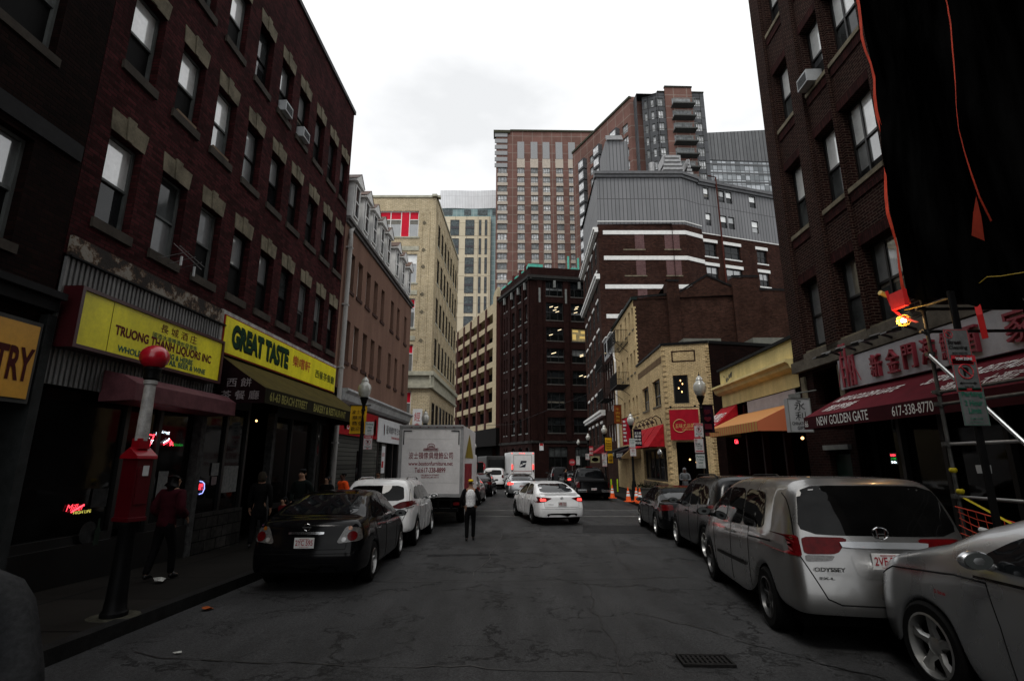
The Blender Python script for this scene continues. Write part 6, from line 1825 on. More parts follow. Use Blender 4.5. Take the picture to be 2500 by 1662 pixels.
# ------------------------------------------------------------------ furniture box truck
M_BOXW = plain('off_white_truck_panel', (.60, .585, .58), .45, var=.14, scale=2)
t = thing('box_truck', 'white furniture box truck with dark red lettering on its roller door', 'truck', at_ground(-2.85, 18.7), rz=R(-1.6))
bw, bz0, bz1, bl_ = 1.14, .98, 3.42, 4.3
MB().box(-bw, bw, .03, bl_, bz0, bz1).build('cargo_box', M_BOXW, t, bevel=.02)
m = MB(); ring(m, lambda a, b, c: Vector((a, -b, c)), -bw, bw, bz0, bz1, .11, -.03, .025); m.box(-bw, bw, -.06, -.026, bz1 - .05, bz1 + .02); m.build('door_frame', plain('box_frame_grey', (.30, .30, .30), .45, metal=.3, var=.2), t)
m = MB()
for k in range(6): m.box(-bw + .112, bw - .112, -.004 + .003, .03, bz0 + .11 + k * .37, bz0 + .11 + (k + 1) * .37 - .006)
m.build('roller_door', M_BOXW, t)
m = MB()
for k in range(7): m.box(-.7 + k * .3 - .03, -.7 + k * .3 + .03, -.075, -.061, bz1 - .075, bz1 - .05)
m.build('marker_light', M_TAIL, t)
m = MB()
for sd_ in (-1, 1):
    m.box(sd_ * .98 - .015, sd_ * .98 + .015, -.03, -.005, 2.75, 3.25); m.box(min(sd_ * .98, sd_ * .7), max(sd_ * .98, sd_ * .7), -.03, -.005, 3.22, 3.25)
m.build('door_guide', M_TRIM, t)
f = lambda u, v, w: Vector((-.72 + u, -.006 - w, 1.55 + v))
M_TRD = plain('dark_red_truck_print', (.22, .012, .02), .5, var=.1)
m = MB()
m.text('波士頓傢俱燈飾公司', f, -.06, .71, 1.56, .24, bold=.02); m.text('www.bostonfurniture.net', f, -.06, .49, 1.56, .14, bold=.012); m.text('Tel:617-338-8899', f, .17, .25, 1.08, .17, bold=.012)
m.text('100 BEACH STREET', f, .40, .14, .64, .055); m.text('BOSTON, MA 02111', f, .42, .06, .60, .055)
n = 18
ox, oz = .72, 1.16
def loop(pts, th=.009): m.tube([f(a, b, .004) for a, b in pts], th, 5)
loop([(ox - .26, 1.0), (ox + .26, 1.0), (ox + .26, 1.07), (ox - .26, 1.07), (ox - .26, 1.0)])
loop([(ox - .13 + .0, 1.07), (ox - .13, 1.14)] + [(ox + .13 * math.cos(math.pi - k * math.pi / 8), 1.14 + .10 * math.sin(k * math.pi / 8)) for k in range(9)] + [(ox + .13, 1.07)])
loop([(ox - .08, 1.08), (ox - .07, 1.16), (ox + .07, 1.16), (ox + .08, 1.08)]); loop([(ox - .1, 1.12), (ox + .1, 1.12)])
m.text("JUMBO FURNITURE", f, ox - .23, 1.012, .46, .045)
m.build('lettering', M_TRD, t, recalc=False)
m = MB(); m.box(-bw + .05, bw - .05, .1, bl_ + 1.6, .62, .95); m.box(-1.0, 1.0, -.12, .05, .50, .62); m.box(-1.05, 1.05, -.1, .02, .88, .975)
for x in (-.8, -.25, .3, .75): m.box(x, x + .06, -.1, .0, .5, .9)
m.build('chassis', M_UNDER, t)
m = MB(); m.box(-.15, .06, -.125, -.11, .74, .84); m.build('licence_plate', plain('yellow_plate', (.45, .30, .03), .5), t)
m = MB(); m.box(.18, .3, -.16, -.1, .98, 1.1).box(.42, .7, -.14, -.06, 1.0, 1.05); m.build('door_latch', M_STEEL, t)
for sd_ in (-1, 1):
    make_wheel(t, sd_ * .92, 1.6, .45, .26, 'ten', sd_, w=.28); make_wheel(t, sd_ * .92, 5.3, .45, .26, 'ten', sd_, w=.28)
    MB().box(min(sd_ * .85, sd_ * 1.05), max(sd_ * .85, sd_ * 1.05), -.11, -.09, .72, .82).build('tail_light', M_TAIL, t)
MB().box(-1.05, 1.05, bl_ + .15, bl_ + 1.9, .6, 2.5).build('cab', M_BOXW, t, bevel=.12)
for sd_ in (-1, 1):
    mm = MB().box(min(sd_ * 1.12, sd_ * 1.4), max(sd_ * 1.12, sd_ * 1.4), bl_ + 1.2, bl_ + 1.3, 1.7, 2.15).build('mirror', M_TRIM, t, bevel=.02)
M_SIDEPR = plain('red_and_yellow_print', (.28, .02, .03), .5, var=.4, scale=2)
MB().box(bw + .001, bw + .012, .5, 2.9, 1.1, 2.1).build('side_print', M_SIDEPR, t)
MB().poly([(bw + .014, .5, 2.3), (bw + .014, 3.4, 2.3), (bw + .014, 1.9, 3.2)]).build('side_print', plain('yellow_print', (.30, .22, .02), .5), t, recalc=False)

# ------------------------------------------------------------------ mail truck
t = thing('mail_truck', 'white mail truck with an eagle-head emblem on its rear door', 'truck', at_ground(.95, 47.5), rz=R(7))
M_MW = plain('mail_white', (.88, .89, .90), .45, var=.08)
MB().box(-1.06, 1.06, .02, 5.2, .7, 3.02).build('cargo_box', M_MW, t, bevel=.05)
m = MB(); ring(m, lambda a, b, c: Vector((a, -b, c)), -.82, .82, 1.12, 2.78, .03, -.03, .0); m.build('door_frame', M_GREYF, t)
MB().box(-.79, .79, -.008, .03, 1.15, 2.75).build('roller_door', M_MW, t)
MB().box(-.80, .80, -.014, -.0085, 1.36, 1.40).build('stripe', M_PLRED, t)
m = MB(); m.poly([(-.30, -.02, 1.72), (.22, -.02, 1.72), (.36, -.02, 2.28), (-.16, -.02, 2.28)]).build('emblem', plain('navy_print', (.02, .03, .06), .5, var=0), t, recalc=False)
m = MB(); m.poly([(-.18, -.028, 1.80), (.26, -.028, 2.02), (.30, -.028, 2.10), (-.05, -.028, 2.10), (-.13, -.028, 2.16), (.05, -.028, 2.05)]); m.poly([(-.26, -.028, 1.78), (-.19, -.028, 1.78), (.05, -.028, 1.98), (-.2, -.028, 1.98)])
m.build('eagle_head', M_MW, t, recalc=False)
for sd_ in (-1, 1):
    MB().box(min(sd_ * .88, sd_ * 1.0), max(sd_ * .88, sd_ * 1.0), -.03, .03, 1.55, 1.95).build('tail_light', M_TAILON, t)
    MB().box(min(sd_ * .9, sd_ * 1.0), max(sd_ * .9, sd_ * 1.0), -.03, .03, 1.36, 1.48).build('reflector', M_TRIM, t)
    make_wheel(t, sd_ * .88, 1.1, .36, .2, 'five', sd_); make_wheel(t, sd_ * .88, 4.7, .36, .2, 'five', sd_)
m = MB()
for x in (-.95, -.25, -.05, .15, .95): m.box(x - .04, x + .04, -.02, .03, 2.9, 2.96)
m.build('marker_light', M_TAILON, t)
MB().box(-1.04, 1.04, -.15, .1, .5, .72).build('bumper', M_TRIM, t)
MB().box(-1.0, 1.0, 5.2, 6.2, .6, 2.3).build('cab', M_MW, t, bevel=.15)
# dark van/trailer standing further left of it
t = thing('delivery_van', 'dark grey delivery van nose to tail with the mail truck', 'van', at_ground(-1.5, 52), rz=R(14))
MB().box(-1.0, 1.0, 0, 5.0, .5, 2.75).build('cargo_box', plain('dull_grey_van', (.10, .10, .10), .5), t, bevel=.12)
MB().box(-.8, .8, -.02, .0, 1.6, 2.4).build('rear_window', M_AUTOGL, t)
for sd_ in (-1, 1): make_wheel(t, sd_ * .85, .9, .35, .2, 'five', sd_); make_wheel(t, sd_ * .85, 4.1, .35, .2, 'five', sd_)
# ------------------------------------------------------------------ PEOPLE
def skin_mesh(name, nodes, edges, mat, parent, root=0, sub=1, shade=True, squash=None):
    """nodes: (pos, rx, ry); one continuous skinned surface"""
    me = bpy.data.meshes.new(name)
    me.from_pydata([n[0] for n in nodes], edges, [])
    o = bpy.data.objects.new('tmp', me)
    md = o.modifiers.new('k', 'SKIN'); md.use_smooth_shade = True
    if not me.skin_vertices: 
        me.skin_vertices.new() if hasattr(me.skin_vertices, 'new') else None
    sv = me.skin_vertices[0].data
    for i, n in enumerate(nodes):
        sv[i].radius = (n[1], n[2] if len(n) > 2 else n[1]); sv[i].use_root = (i == root)
    m2 = o.modifiers.new('s', 'SUBSURF'); m2.levels = sub
    r = apply_modifiers(o); bpy.data.meshes.remove(me)
    for p in r.polygons: p.use_smooth = True
    if squash:
        for v in r.vertices: v.co = squash(v.co)
    r.materials.clear(); r.materials.append(mat); r.name = name
    ob = bpy.data.objects.new(name, r)
    put(ob, parent); ORI[ob.name] = Vector((0, 0, 0))
    return ob
M_SKINT = plain('skin_tone', (.30, .17, .11), .55, var=.1)
M_SKIND = plain('deep_skin_tone', (.10, .05, .035), .55, var=.1)
M_HAIR = plain('black_hair', (.008, .007, .007), .5, var=.3, scale=30)
def cloth(name, c, sc=14): return plain(name, c, .85, var=.35, scale=sc, bump=.35)
M_TROU = cloth('black_trousers', (.010, .010, .012))
M_SHOE = plain('black_shoe', (.01, .01, .01), .45, var=.2)
def person(label, x, y, deg, H=1.68, top=None, arms=None, legs=0.15, skin=None, head='hair', arm_pose='down', trousers=None, puffy=False, z=None, lean=0.0, sleeve=None, headc=None, hem=.86, group=None, turn=0.0, detail=True):
    skin = skin or M_SKINT; trousers = trousers or M_TROU; top = top or M_TROU
    t = thing('person', label, 'person', (x, y, gz(y) + .15 if z is None else z), group, rz=R(deg))
    k = H / 1.70
    V = lambda a, b, c: Vector((a * k, (b + lean * max(0, c - .9)) * k, c * k))
    st_ = legs
    hip = {s: V(.09 * s, 0, .90) for s in (-1, 1)}
    knee = {s: V(.095 * s, st_ * s * .55 + .03, .50) for s in (-1, 1)}
    ank = {s: V(.09 * s, st_ * s * 1.0 - (.05 if s < 0 else 0), .085 + (.03 if s < 0 and st_ > .1 else 0)) for s in (-1, 1)}
    toe = {s: ank[s] + V(.02 * s, .15, -.05 - (.0)) - Vector((0, lean * 0, 0)) for s in (-1, 1)}
    sh = {s: V(.175 * s, 0, 1.40) for s in (-1, 1)}
    if arm_pose == 'down':
        el = {s: V(.235 * s, -.02 - .08 * s * st_ * 4, 1.13) for s in (-1, 1)}; wr = {s: V(.24 * s, .05 - .12 * s * st_ * 3, .88) for s in (-1, 1)}
    elif arm_pose == 'front':
        el = {s: V(.24 * s, .03, 1.14) for s in (-1, 1)}; wr = {s: V(.09 * s, .26, 1.12) for s in (-1, 1)}
    elif arm_pose == 'pocket':
        el = {s: V(.27 * s, -.07, 1.14) for s in (-1, 1)}; wr = {s: V(.19 * s, .07, .96) for s in (-1, 1)}
    else:
        el = {s: V(.26 * s, -.05, 1.13) for s in (-1, 1)}; wr = {s: V(.20 * s, .17, 1.0) for s in (-1, 1)}
    N = [(V(0, 0, .93), .125 * k, .10 * k), (V(0, 0, 1.08), .115 * k, .09 * k), (V(0, 0, 1.27), .14 * k, .10 * k), (V(0, -.01, 1.42), .09 * k, .07 * k), (V(0, 0, 1.50), .052 * k, .052 * k), (V(0, .025, 1.575), .072 * k, .082 * k), (V(0, .012, 1.635), .078 * k, .092 * k)]
    E_ = [(0, 1), (1, 2), (2, 3), (3, 4), (4, 5), (5, 6)]
    for s in (-1, 1):
        b = len(N); N += [(sh[s], .045 * k), (el[s], .032 * k), (wr[s], .022 * k)]; E_ += [(3, b), (b, b + 1), (b + 1, b + 2)]
        d = (wr[s] - el[s]).normalized()
        hnd = wr[s] + d * .065 * k; N.append((hnd, .034 * k, .018 * k)); E_.append((b + 2, b + 3))
        if detail:
            side = Vector((0, 1, 0)) if abs(d.z) > .6 else Vector((0, 0, 1))
            inw = Vector((-s, 0, 0)) if abs(d.z) > .6 else Vector((0, 0, -1))
            for q, (u, ln) in enumerate(((-.024, .058), (-.008, .07), (.009, .074), (.026, .066))):
                i = len(N)
                N += [(hnd + side * u * k + d * .03 * k, .0095 * k), (hnd + side * u * k + d * (.03 + ln * .6) * k + inw * .012 * k, .0085 * k), (hnd + side * u * k + d * (.03 + ln) * k + inw * .028 * k, .0075 * k)]
                E_ += [(b + 3, i), (i, i + 1), (i + 1, i + 2)]
            i = len(N); N += [(wr[s] + d * .03 * k + side * .034 * k + inw * .01 * k, .011 * k), (wr[s] + d * .075 * k + side * .05 * k + inw * .025 * k, .009 * k)]; E_ += [(b + 2, i), (i, i + 1)]
        b = len(N); N += [(hip[s], .085 * k), (knee[s], .052 * k), (ank[s], .036 * k), (toe[s], .028 * k)]; E_ += [(0, b), (b, b + 1), (b + 1, b + 2), (b + 2, b + 3)]
    # nose, ears
    i = len(N); N += [(V(0, .115, 1.60), .012 * k)]; E_.append((5, i))
    body = skin_mesh('body', N, E_, skin, t, sub=1)
    for s in (-1, 1):
        MB().ball(V(.032 * s, .100, 1.622), .011 * k, 8, 6, (1.3, .6, .8)).build('eye', plain('dark_eye', (.01, .01, .01), .2, var=0), t, smooth=True)
        MB().ball(V(.082 * s, .0, 1.60), .022 * k, 8, 6, (.5, .8, 1.4)).build('ear', skin, t, smooth=True)
    MB().ball(V(0, .104, 1.560), .018 * k, 8, 6, (1.3, .4, .35)).build('mouth', plain('lip', (.20, .07, .06), .5, var=0), t, smooth=True)
    # trousers
    P = [(V(0, 0, 1.02), .15 * k, .12 * k), (V(0, 0, .94), .16 * k, .125 * k), (V(0, 0, .85), .15 * k, .12 * k)]; Q = [(0, 1), (1, 2)]
    for s in (-1, 1):
        b = len(P); P += [(hip[s] + V(0, 0, -.10), .098 * k), (knee[s], .068 * k), (ank[s] + V(0, 0, -.01), .056 * k)]; Q += [(2, b), (b, b + 1), (b + 1, b + 2)]
    skin_mesh('trousers', P, Q, trousers, t, sub=1)
    for s in (-1, 1):
        a = ank[s]; tt = toe[s]
        skin_mesh('shoe', [(a + V(0, -.04, -.045), .042 * k, .036 * k), (a + V(0, .03, -.035), .046 * k, .042 * k), (tt + V(0, .01, .0), .042 * k, .028 * k), (a + V(0, -.01, .03), .043 * k, .043 * k)], [(0, 1), (1, 2), (1, 3)], M_SHOE, t, root=1)
    # jacket
    pf = .022 if puffy else 0
    zs_ = [hem, hem + .12, 1.08, 1.18, 1.28, 1.38] if not puffy else [hem, hem + .07, .99, 1.05, 1.12, 1.18, 1.25, 1.32, 1.39]
    J = []
    for j, z_ in enumerate(zs_):
        r_w = lerp_tab([(.7, .16), (.9, .165), (1.08, .15), (1.28, .18), (1.40, .15)], z_) + (pf * (1 if j % 2 else -.3)); J.append((V(0, 0, z_), r_w * k, (r_w * .76) * k))
    Ej = [(a, a + 1) for a in range(len(J) - 1)]
    top_i = len(J) - 1
    J.append((V(0, 0, 1.47), .075 * k, .075 * k)); Ej.append((top_i, len(J) - 1))
    def sleeve_nodes(base):
        out = []
        for s in (-1, 1):
            ch = [(V(.10 * s, -.005, 1.425), .072), (sh[s] + V(.012 * s, 0, -.01), .076), ((sh[s] + el[s]) / 2, .066), (el[s], .058), ((el[s] + wr[s]) / 2, .052), (wr[s] * .96 + el[s] * .04, .042)]
            if puffy:
                ch = []
                for a, b_ in ((sh[s], el[s]), (el[s], wr[s])):
                    for q in range(4): ch.append((a.lerp(b_, q / 4), (.088 if q % 2 else .07)))
                ch.append((wr[s], .045))
            out.append(ch)
        return out
    if sleeve is None:
        for ch in sleeve_nodes(0):
            prev = top_i
            for p, r_ in ch: J.append((p, r_ * k)); Ej.append((prev, len(J) - 1)); prev = len(J) - 1
    skin_mesh('jacket', J, Ej, top, t, sub=2 if puffy else 1)
    if sleeve is not None:
        for ch in sleeve_nodes(0):
            skin_mesh('sleeve', [(p, r_ * k) for p, r_ in ch], [(a, a + 1) for a in range(len(ch) - 1)], sleeve, t)
    hc = headc or M_HAIR
    if head in ('hair', 'long'):
        h = [(V(0, -.035, 1.57), .082 * k, .085 * k), (V(0, -.02, 1.64), .092 * k, .098 * k), (V(0, -.01, 1.69), .08 * k, .085 * k)]
        e = [(0, 1), (1, 2)]
        if head == 'long': h += [(V(0, -.05, 1.50), .075 * k, .06 * k), (V(0, -.06, 1.36), .06 * k, .035 * k)]; e += [(0, 3), (3, 4)]
        skin_mesh('hair', h, e, hc, t)
    elif head == 'beanie':
        skin_mesh('beanie', [(V(0, -.005, 1.655), .092 * k, .105 * k), (V(0, -.01, 1.70), .088 * k, .095 * k), (V(0, -.012, 1.73), .06 * k)], [(0, 1), (1, 2)], hc, t)
    elif head == 'hood':
        skin_mesh('hood', [(V(0, -.05, 1.46), .11 * k, .09 * k), (V(0, -.05, 1.57), .105 * k, .10 * k), (V(0, -.03, 1.66), .10 * k, .11 * k), (V(0, .0, 1.70), .075 * k)], [(0, 1), (1, 2), (2, 3)], hc, t)
    elif head == 'cap':
        skin_mesh('hair', [(V(0, -.03, 1.58), .082 * k), (V(0, -.03, 1.63), .086 * k)], [(0, 1)], M_HAIR, t)
        c = skin_mesh('cap', [(V(0, -.005, 1.645), .094 * k, .105 * k), (V(0, -.008, 1.69), .09 * k, .10 * k), (V(0, -.01, 1.725), .055 * k)], [(0, 1), (1, 2)], hc, t)
        MB().prism([(-.075 * k, 0), (.075 * k, 0), (.06 * k, .09 * k), (0, .12 * k), (-.06 * k, .09 * k)], 0, .012, lambda a, b, c_: V(0, .09, 1.645) + Vector((b, c_, a - c_ * .15))).build('cap_brim', hc, c, bevel=.004)
    return t
WHITEV = cloth('white_quilted_vest', (.86, .88, .90), 20)
person('person in yellow cap and white vest with black sleeves walking up the street', -1.16, 15.2, 4, H=1.62, top=WHITEV, sleeve=cloth('black_sleeve', (.012, .012, .014)), legs=.07, head='cap', headc=plain('yellow_cap', (.62, .42, .02), .7, var=.15), arm_pose='pocket', z=gz(15.2), hem=.88)
person('person in dark red padded jacket walking past the liquor store window', -5.52, 8.75, -8, H=1.60, top=cloth('dark_red_padded', (.07, .006, .014)), legs=.14, head='long', arm_pose='half', puffy=True, lean=.10, hem=.82)
person('person in black coat with fur hood by the bakery post', -5.75, 12.4, 10, H=1.66, top=cloth('black_coat', (.012, .012, .012)), legs=.12, head='hood', headc=cloth('brown_fur', (.06, .05, .035), 40), hem=.62)
person('person in dark grey beanie and dark green jacket facing the camera', -5.05, 12.95, 172, H=1.72, top=cloth('dark_green_jacket', (.012, .022, .018)), head='beanie', headc=cloth('charcoal_beanie', (.04, .04, .042)), arm_pose='pocket')
person('small child in red jacket with yellow-green collar behind the black sedan', -5.0, 11.9, 150, H=1.12, top=cloth('red_child_jacket', (.14, .008, .012)), head='hood', headc=cloth('dark_child_hood', (.015, .015, .016)))
person('person in bright orange puffer jacket on the sidewalk', -5.02, 16.0, 130, H=1.68, top=cloth('orange_puffer', (.78, .085, .015), 8), skin=M_SKIND, puffy=True, head='hair', arm_pose='pocket')
person('person with long black hair and black coat left of the orange jacket', -5.35, 15.6, 165, H=1.58, top=cloth('black_coat', (.012, .012, .012)), head='long')
person('person in dark coat behind the white crossover, by the lamp post', -5.0, 18.2, 170, H=1.58, top=cloth('black_coat', (.012, .012, .012)), head='hair')
person('person in navy jacket behind the white crossover, farther up the sidewalk', -5.1, 20.5, 175, H=1.66, top=cloth('navy_jacket', (.015, .016, .022)), head='hair')
person('person in pale grey hooded sweatshirt at the tan brick corner door', 8.75, 27.2, 165, H=1.72, top=cloth('grey_sweatshirt', (.16, .165, .175)), head='hood', headc=cloth('grey_sweatshirt', (.16, .165, .175)), skin=M_SKIND, arm_pose='front', trousers=cloth('grey_trousers', (.14, .14, .15)), z=-.15)
tp = person('person in charcoal wool coat and red scarf cut off at the lower left corner', -1.70, 1.60, 50, H=1.76, lean=.28, top=cloth('charcoal_wool', (.065, .067, .071), 60), head='hair', arm_pose='down', legs=.05, z=0.0, hem=.72); tp.scale = (1.15, 1.15, 1)
skin_mesh('scarf', [(Vector((-.08, .05, 1.56)), .05), (Vector((.0, .1, 1.58)), .05), (Vector((.08, .03, 1.56)), .05), (Vector((0, -.06, 1.58)), .05)], [(0, 1), (1, 2), (2, 3)], cloth('red_scarf', (.35, .01, .01)), tp)
person('person in dark coat on the far crosswalk near the mail truck', -4.6, 37.5, 20, H=1.7, top=cloth('black_coat', (.012, .012, .012)), head='hair', z=-.3, detail=False)
person('person in dark jacket leaning over the open boot beyond the pickup', 3.9, 39.0, -100, H=1.7, top=cloth('brown_dark_jacket', (.03, .02, .02)), head='hair', z=-.3, detail=False)
# ------------------------------------------------------------------ STREET FURNITURE
M_GLOBE = plain('milky_globe', (.42, .42, .38), .15, var=.2, scale=6, coat=1)
def street_lamp(label, x, y, z0, hgt, copy=None):
    t = thing('street_lamp', label, 'street lamp', (x, y, z0), 'acorn street lamps along the kerb', rz=0)
    if copy:
        for ch in copy.children: copy_tree(ch, t)
        t.scale = (1, 1, hgt / 4.75); return t
    MB().lathe((0, 0, 0), [(.20, 0), (.20, .12), (.15, .2), (.14, .7), (.10, .85), (.11, .9), (.072, 1.0), (.058, 3.3), (.05, 3.55), (.075, 3.6), (.05, 3.66), (.045, 3.75), (.085, 3.84), (.11, 3.93), (.13, 3.96), (.13, 4.0), (.08, 4.02)], 16).build('pole', M_IRON, t, smooth='auto')
    g = MB().lathe((0, 0, 4.0), [(.09, 0), (.15, .05), (.20, .18), (.215, .30), (.19, .40), (.12, .47), (.11, .50), (.12, .52), (.10, .58), (.05, .64), (.03, .66)], 20).build('globe', M_GLOBE, t, smooth='auto')
    MB().lathe((0, 0, 4.66), [(.03, 0), (.04, .02), (.015, .05), (.01, .12), (.001, .14)], 10).build('finial', M_IRON, g)
    return t
L0_ = street_lamp('acorn street lamp by the yellow banner and brown stucco building', -4.72, 16.6, gz(16.6) + .15, 4.75)
street_lamp('acorn street lamp rising above the furniture truck roof', -4.62, 28.0, -.15, 4.75, L0_)
street_lamp('acorn street lamp just above the truck box, small and farther left side', -5.0, 44.5, -.15, 4.75, L0_)
street_lamp('tiny acorn street lamp near the left stop sign', -5.4, 78, -.15, 4.75, L0_)
street_lamp('acorn street lamp in front of the tan corner restaurant', 6.35, 17.5, -.15, 4.95, L0_)
street_lamp('acorn street lamp beside the purple banner, with two parking signs', 6.9, 30.5, -.15, 4.85, L0_)
street_lamp('acorn street lamp with the yellow banner on the right', 6.75, 38.6, -.15, 4.75, L0_)
street_lamp('acorn street lamp second smallest in the right row', 7.2, 50, -.15, 4.75, L0_)
street_lamp('tiny acorn street lamp before the dark corner building', 7.9, 63, -.15, 4.75, L0_)

M_SW = plain('sign_white', (.50, .51, .51), .4, var=.15, scale=8)
M_SR = plain('sign_red', (.40, .02, .03), .4, var=.1)
M_SG = plain('sign_green_print', (.02, .14, .09), .4, var=0)
M_SK = plain('sign_black_print', (.012, .012, .012), .4, var=0)
def park_sign(kind, label, x, y, z, w=.305, h=.46, rz=0, group=None, dirt_or_shade=None):
    """z: top of the plate, facing the camera"""
    t = thing('parking_sign', label, 'parking sign', (x, y, z), group, rz=rz)
    f = lambda u, v, q: Vector((u - w / 2, -.006 - q, v - h))
    MB().box(-w / 2, w / 2, -.004, 0, -h, 0).build('plate', dirt_or_shade or M_SW, t, bevel=.0018)
    col = M_SR if kind in ('tow', 'clean') else M_SG
    m = MB(); ring(m, lambda a, b, c: Vector((a, -b, c)), -w / 2 + .008, w / 2 - .008, -h + .008, -.008, .005, .004, .0065)
    if kind == 'tow': m.box(-w / 2 + .012, w / 2 - .012, -.0075, -.0045, -.085, -.012)
    m.build('border', col, t)
    if kind in ('tow', 'clean'):
        q = MB(); cx, cz, rr_ = (0, -.20, .085) if kind == 'tow' else (-.09, -.07, .045)
        if kind == 'clean': q = MB()
        n = 24
        q.tube([(cx + rr_ * math.cos(2 * math.pi * k / n), -.0075, cz + rr_ * math.sin(2 * math.pi * k / n)) for k in range(n + 1)], .007 if kind == 'tow' else .004, 6, cap=False)
        q.tube([(cx - rr_ * .7, -.0085, cz + rr_ * .7), (cx + rr_ * .7, -.0085, cz - rr_ * .7)], .007 if kind == 'tow' else .004, 6)
        q.build('prohibition_ring', M_SR, t)
        a = MB(); a.text('P', f, cx + w / 2 - rr_ * .4, cz + h - rr_ * .6, rr_ * .8, rr_ * 1.2, bold=.06)
        if kind == 'tow':
            a.box(-.07, .07, -.0075, -.0045, -.345, -.335)
            for s in (-1, 1): a.poly([(s * .07, -.0075, -.32), (s * .07, -.0075, -.36), (s * .105, -.0075, -.34)])
            a.text('8 AM - 6 PM', f, w / 2 - .05, .05, .1, .02)
        else:
            a.text('Street', f, .03, h - .19, .16, .055, bold=.03); a.text('Cleaning', f, .03, h - .26, .22, .055, bold=.03); a.text('MON WED FRI', f, .06, h - .31, .18, .025); a.text('12AM - 7AM', f, .08, h - .35, .14, .025)
        a.build('print', M_SK, t, recalc=False)
        r_ = MB()
        if kind == 'clean': r_.box(-w / 2 + .03, w / 2 - .03, -.0075, -.0045, -h + .04, -h + .075)
        else:
            MB().text('TOW ZONE', f, .05, h - .066, w - .1, .035, bold=.04).build('lettering', M_SW, t, recalc=False); r_.box(-.03, .03, -.0075, -.0045, -h + .02, -h + .04)
        r_.build('tow_arrow', M_SR, t)
    else:
        a = MB(); a.text('Parking', f, .03, h - .12, w - .06, .075, bold=.03); a.text('2 Hour', f, .045, h - .21, w - .09, .065, bold=.03); a.text('Limit', f, .075, h - .30, w - .15, .065, bold=.03); a.text('8 AM - 8 PM', f, .08, .07, w - .16, .022); a.text('EXCEPT SUNDAY', f, .07, .035, w - .14, .016)
        a.build('lettering', M_SG, t, recalc=False)
    return t
def px_at(px, py, Y):
    r = ray(px, py); k = Y / r.y
    return r.x * k, CAM_H + r.z * k
for kind, lab, px, py, Y, w, h in (
    ('two', 'green and white two hour parking sign on the left lamp post', 903, 1029, 16.45, .27, .42),
    ('tow', 'red tow zone no parking sign on the left lamp post', 899, 1063, 16.45, .27, .42),
    ('tow', 'red tow zone no parking sign on the right lamp post before the corner restaurant', 1704.5, 1033, 17.35, .30, .45),
    ('clean', 'street cleaning sign under the tow zone sign, corner restaurant lamp', 1705.5, 1070, 17.35, .30, .46),
    ('two', 'two hour parking sign lowest on the corner restaurant lamp', 1709, 1108, 17.35, .30, .45),
    ('two', 'small two hour parking sign above a no parking sign, second right lamp', 1543, 1070, 30.2, .34, .50),
    ('tow', 'small no parking sign under a parking sign, second right lamp', 1545, 1091, 30.2, .34, .50),
    ('tow', 'small no parking sign above a white plate near the pickup', 1475, 1105, 38.3, .34, .50),
    ('clean', 'small street cleaning plate above the pickup roof', 1476, 1121, 38.3, .32, .50),
    ('clean', 'distant white plate on a post right of the dark building door', 1434, 1107, 49.5, .36, .55),
    ('two', 'distant tall white parking plate left of the stop sign row', 1411, 1113, 55, .38, .9)):
    x, z = px_at(px, py, Y)
    park_sign(kind, lab, x, Y, z, w, h)
# ground level sign post behind the scaffold
DK = plain('shaded_sign_plate', (.15, .155, .155), .5, var=.3, scale=6)  # sign white darkened: shade beside the scaffold painted into the plate
for kind, lab, px, py, Y in (('clean', 'dim street cleaning sign above the tow sign beside the scaffold', 2330, 803, 6.05), ('tow', 'dim tow zone sign beside the scaffold post', 2349, 866, 6.05), ('two', 'dim two hour parking sign behind the scaffold rails', 2368, 946, 6.05)):
    x, z = px_at(px, py, Y)
    park_sign(kind, lab, x, Y, z, .30, .44, dirt_or_shade=DK)  # plate takes the darkened white, with shade in its colour
x, z = px_at(2350, 860, 6.1)
t = thing('sign_post', 'dark slim sign post behind the scaffold carrying three plates', 'sign post', (x, 6.1, .12))
MB().box(x - .035, x + .035, 6.08, 6.12, .12, 3.9).build('post', M_IRON, t, bevel=.005)

def banner(name, label, px0, px1, py0, py1, Y, mat, lines, lmat, tilt=0):
    x0, z1 = px_at(px0, py0, Y); x1, _ = px_at(px1, py0, Y); _, z0 = px_at(px0, py1, Y)
    t = thing(name, label, 'banner', (x0, Y, z0))
    m = MB(); n = 8
    for k in range(n):
        za, zb = z0 + (z1 - z0) * k / n, z0 + (z1 - z0) * (k + 1) / n
        ya, yb = Y + .02 * math.sin(k), Y + .02 * math.sin(k + 1)
        m.poly([(x0, ya, za), (x1, ya + .03, za), (x1, yb + .03, zb), (x0, yb, zb)]); m.poly([(x0, ya + .006, za), (x1, ya + .036, za), (x1, yb + .036, zb), (x0, yb + .006, zb)])
    m.build('cloth', mat, t, recalc=False)
    MB().tube([(x0 - .03, Y + .01, z1), (x1 + .12, Y + .04, z1)], .016, 6).tube([(x0 - .03, Y + .01, z0), (x1 + .12, Y + .04, z0)], .014, 6).build('rod', M_IRON, t, whole=True)
    m = MB(); W, H_ = x1 - x0, z1 - z0; nl = len(lines)
    for k, s_ in enumerate(lines):
        hh = H_ * .74 / nl; wd = min(W * .8, hh * 1.0 * len(s_) * 1.05)
        m.text(s_, lambda u, v, q: Vector((x0 + u, Y - .025 - q, z0 + v)), (W - wd) / 2, H_ * (.86 - .78 * (k + 1) / nl) + hh * .12, wd, hh * .78, bold=.02)
    m.build('lettering', lmat, t, recalc=False)
    return t
M_BY = plain('yellow_banner_cloth', (.58, .33, .015), .75, var=.15, scale=4)
M_BDK = plain('dark_print', (.05, .02, .02), .7, var=0)
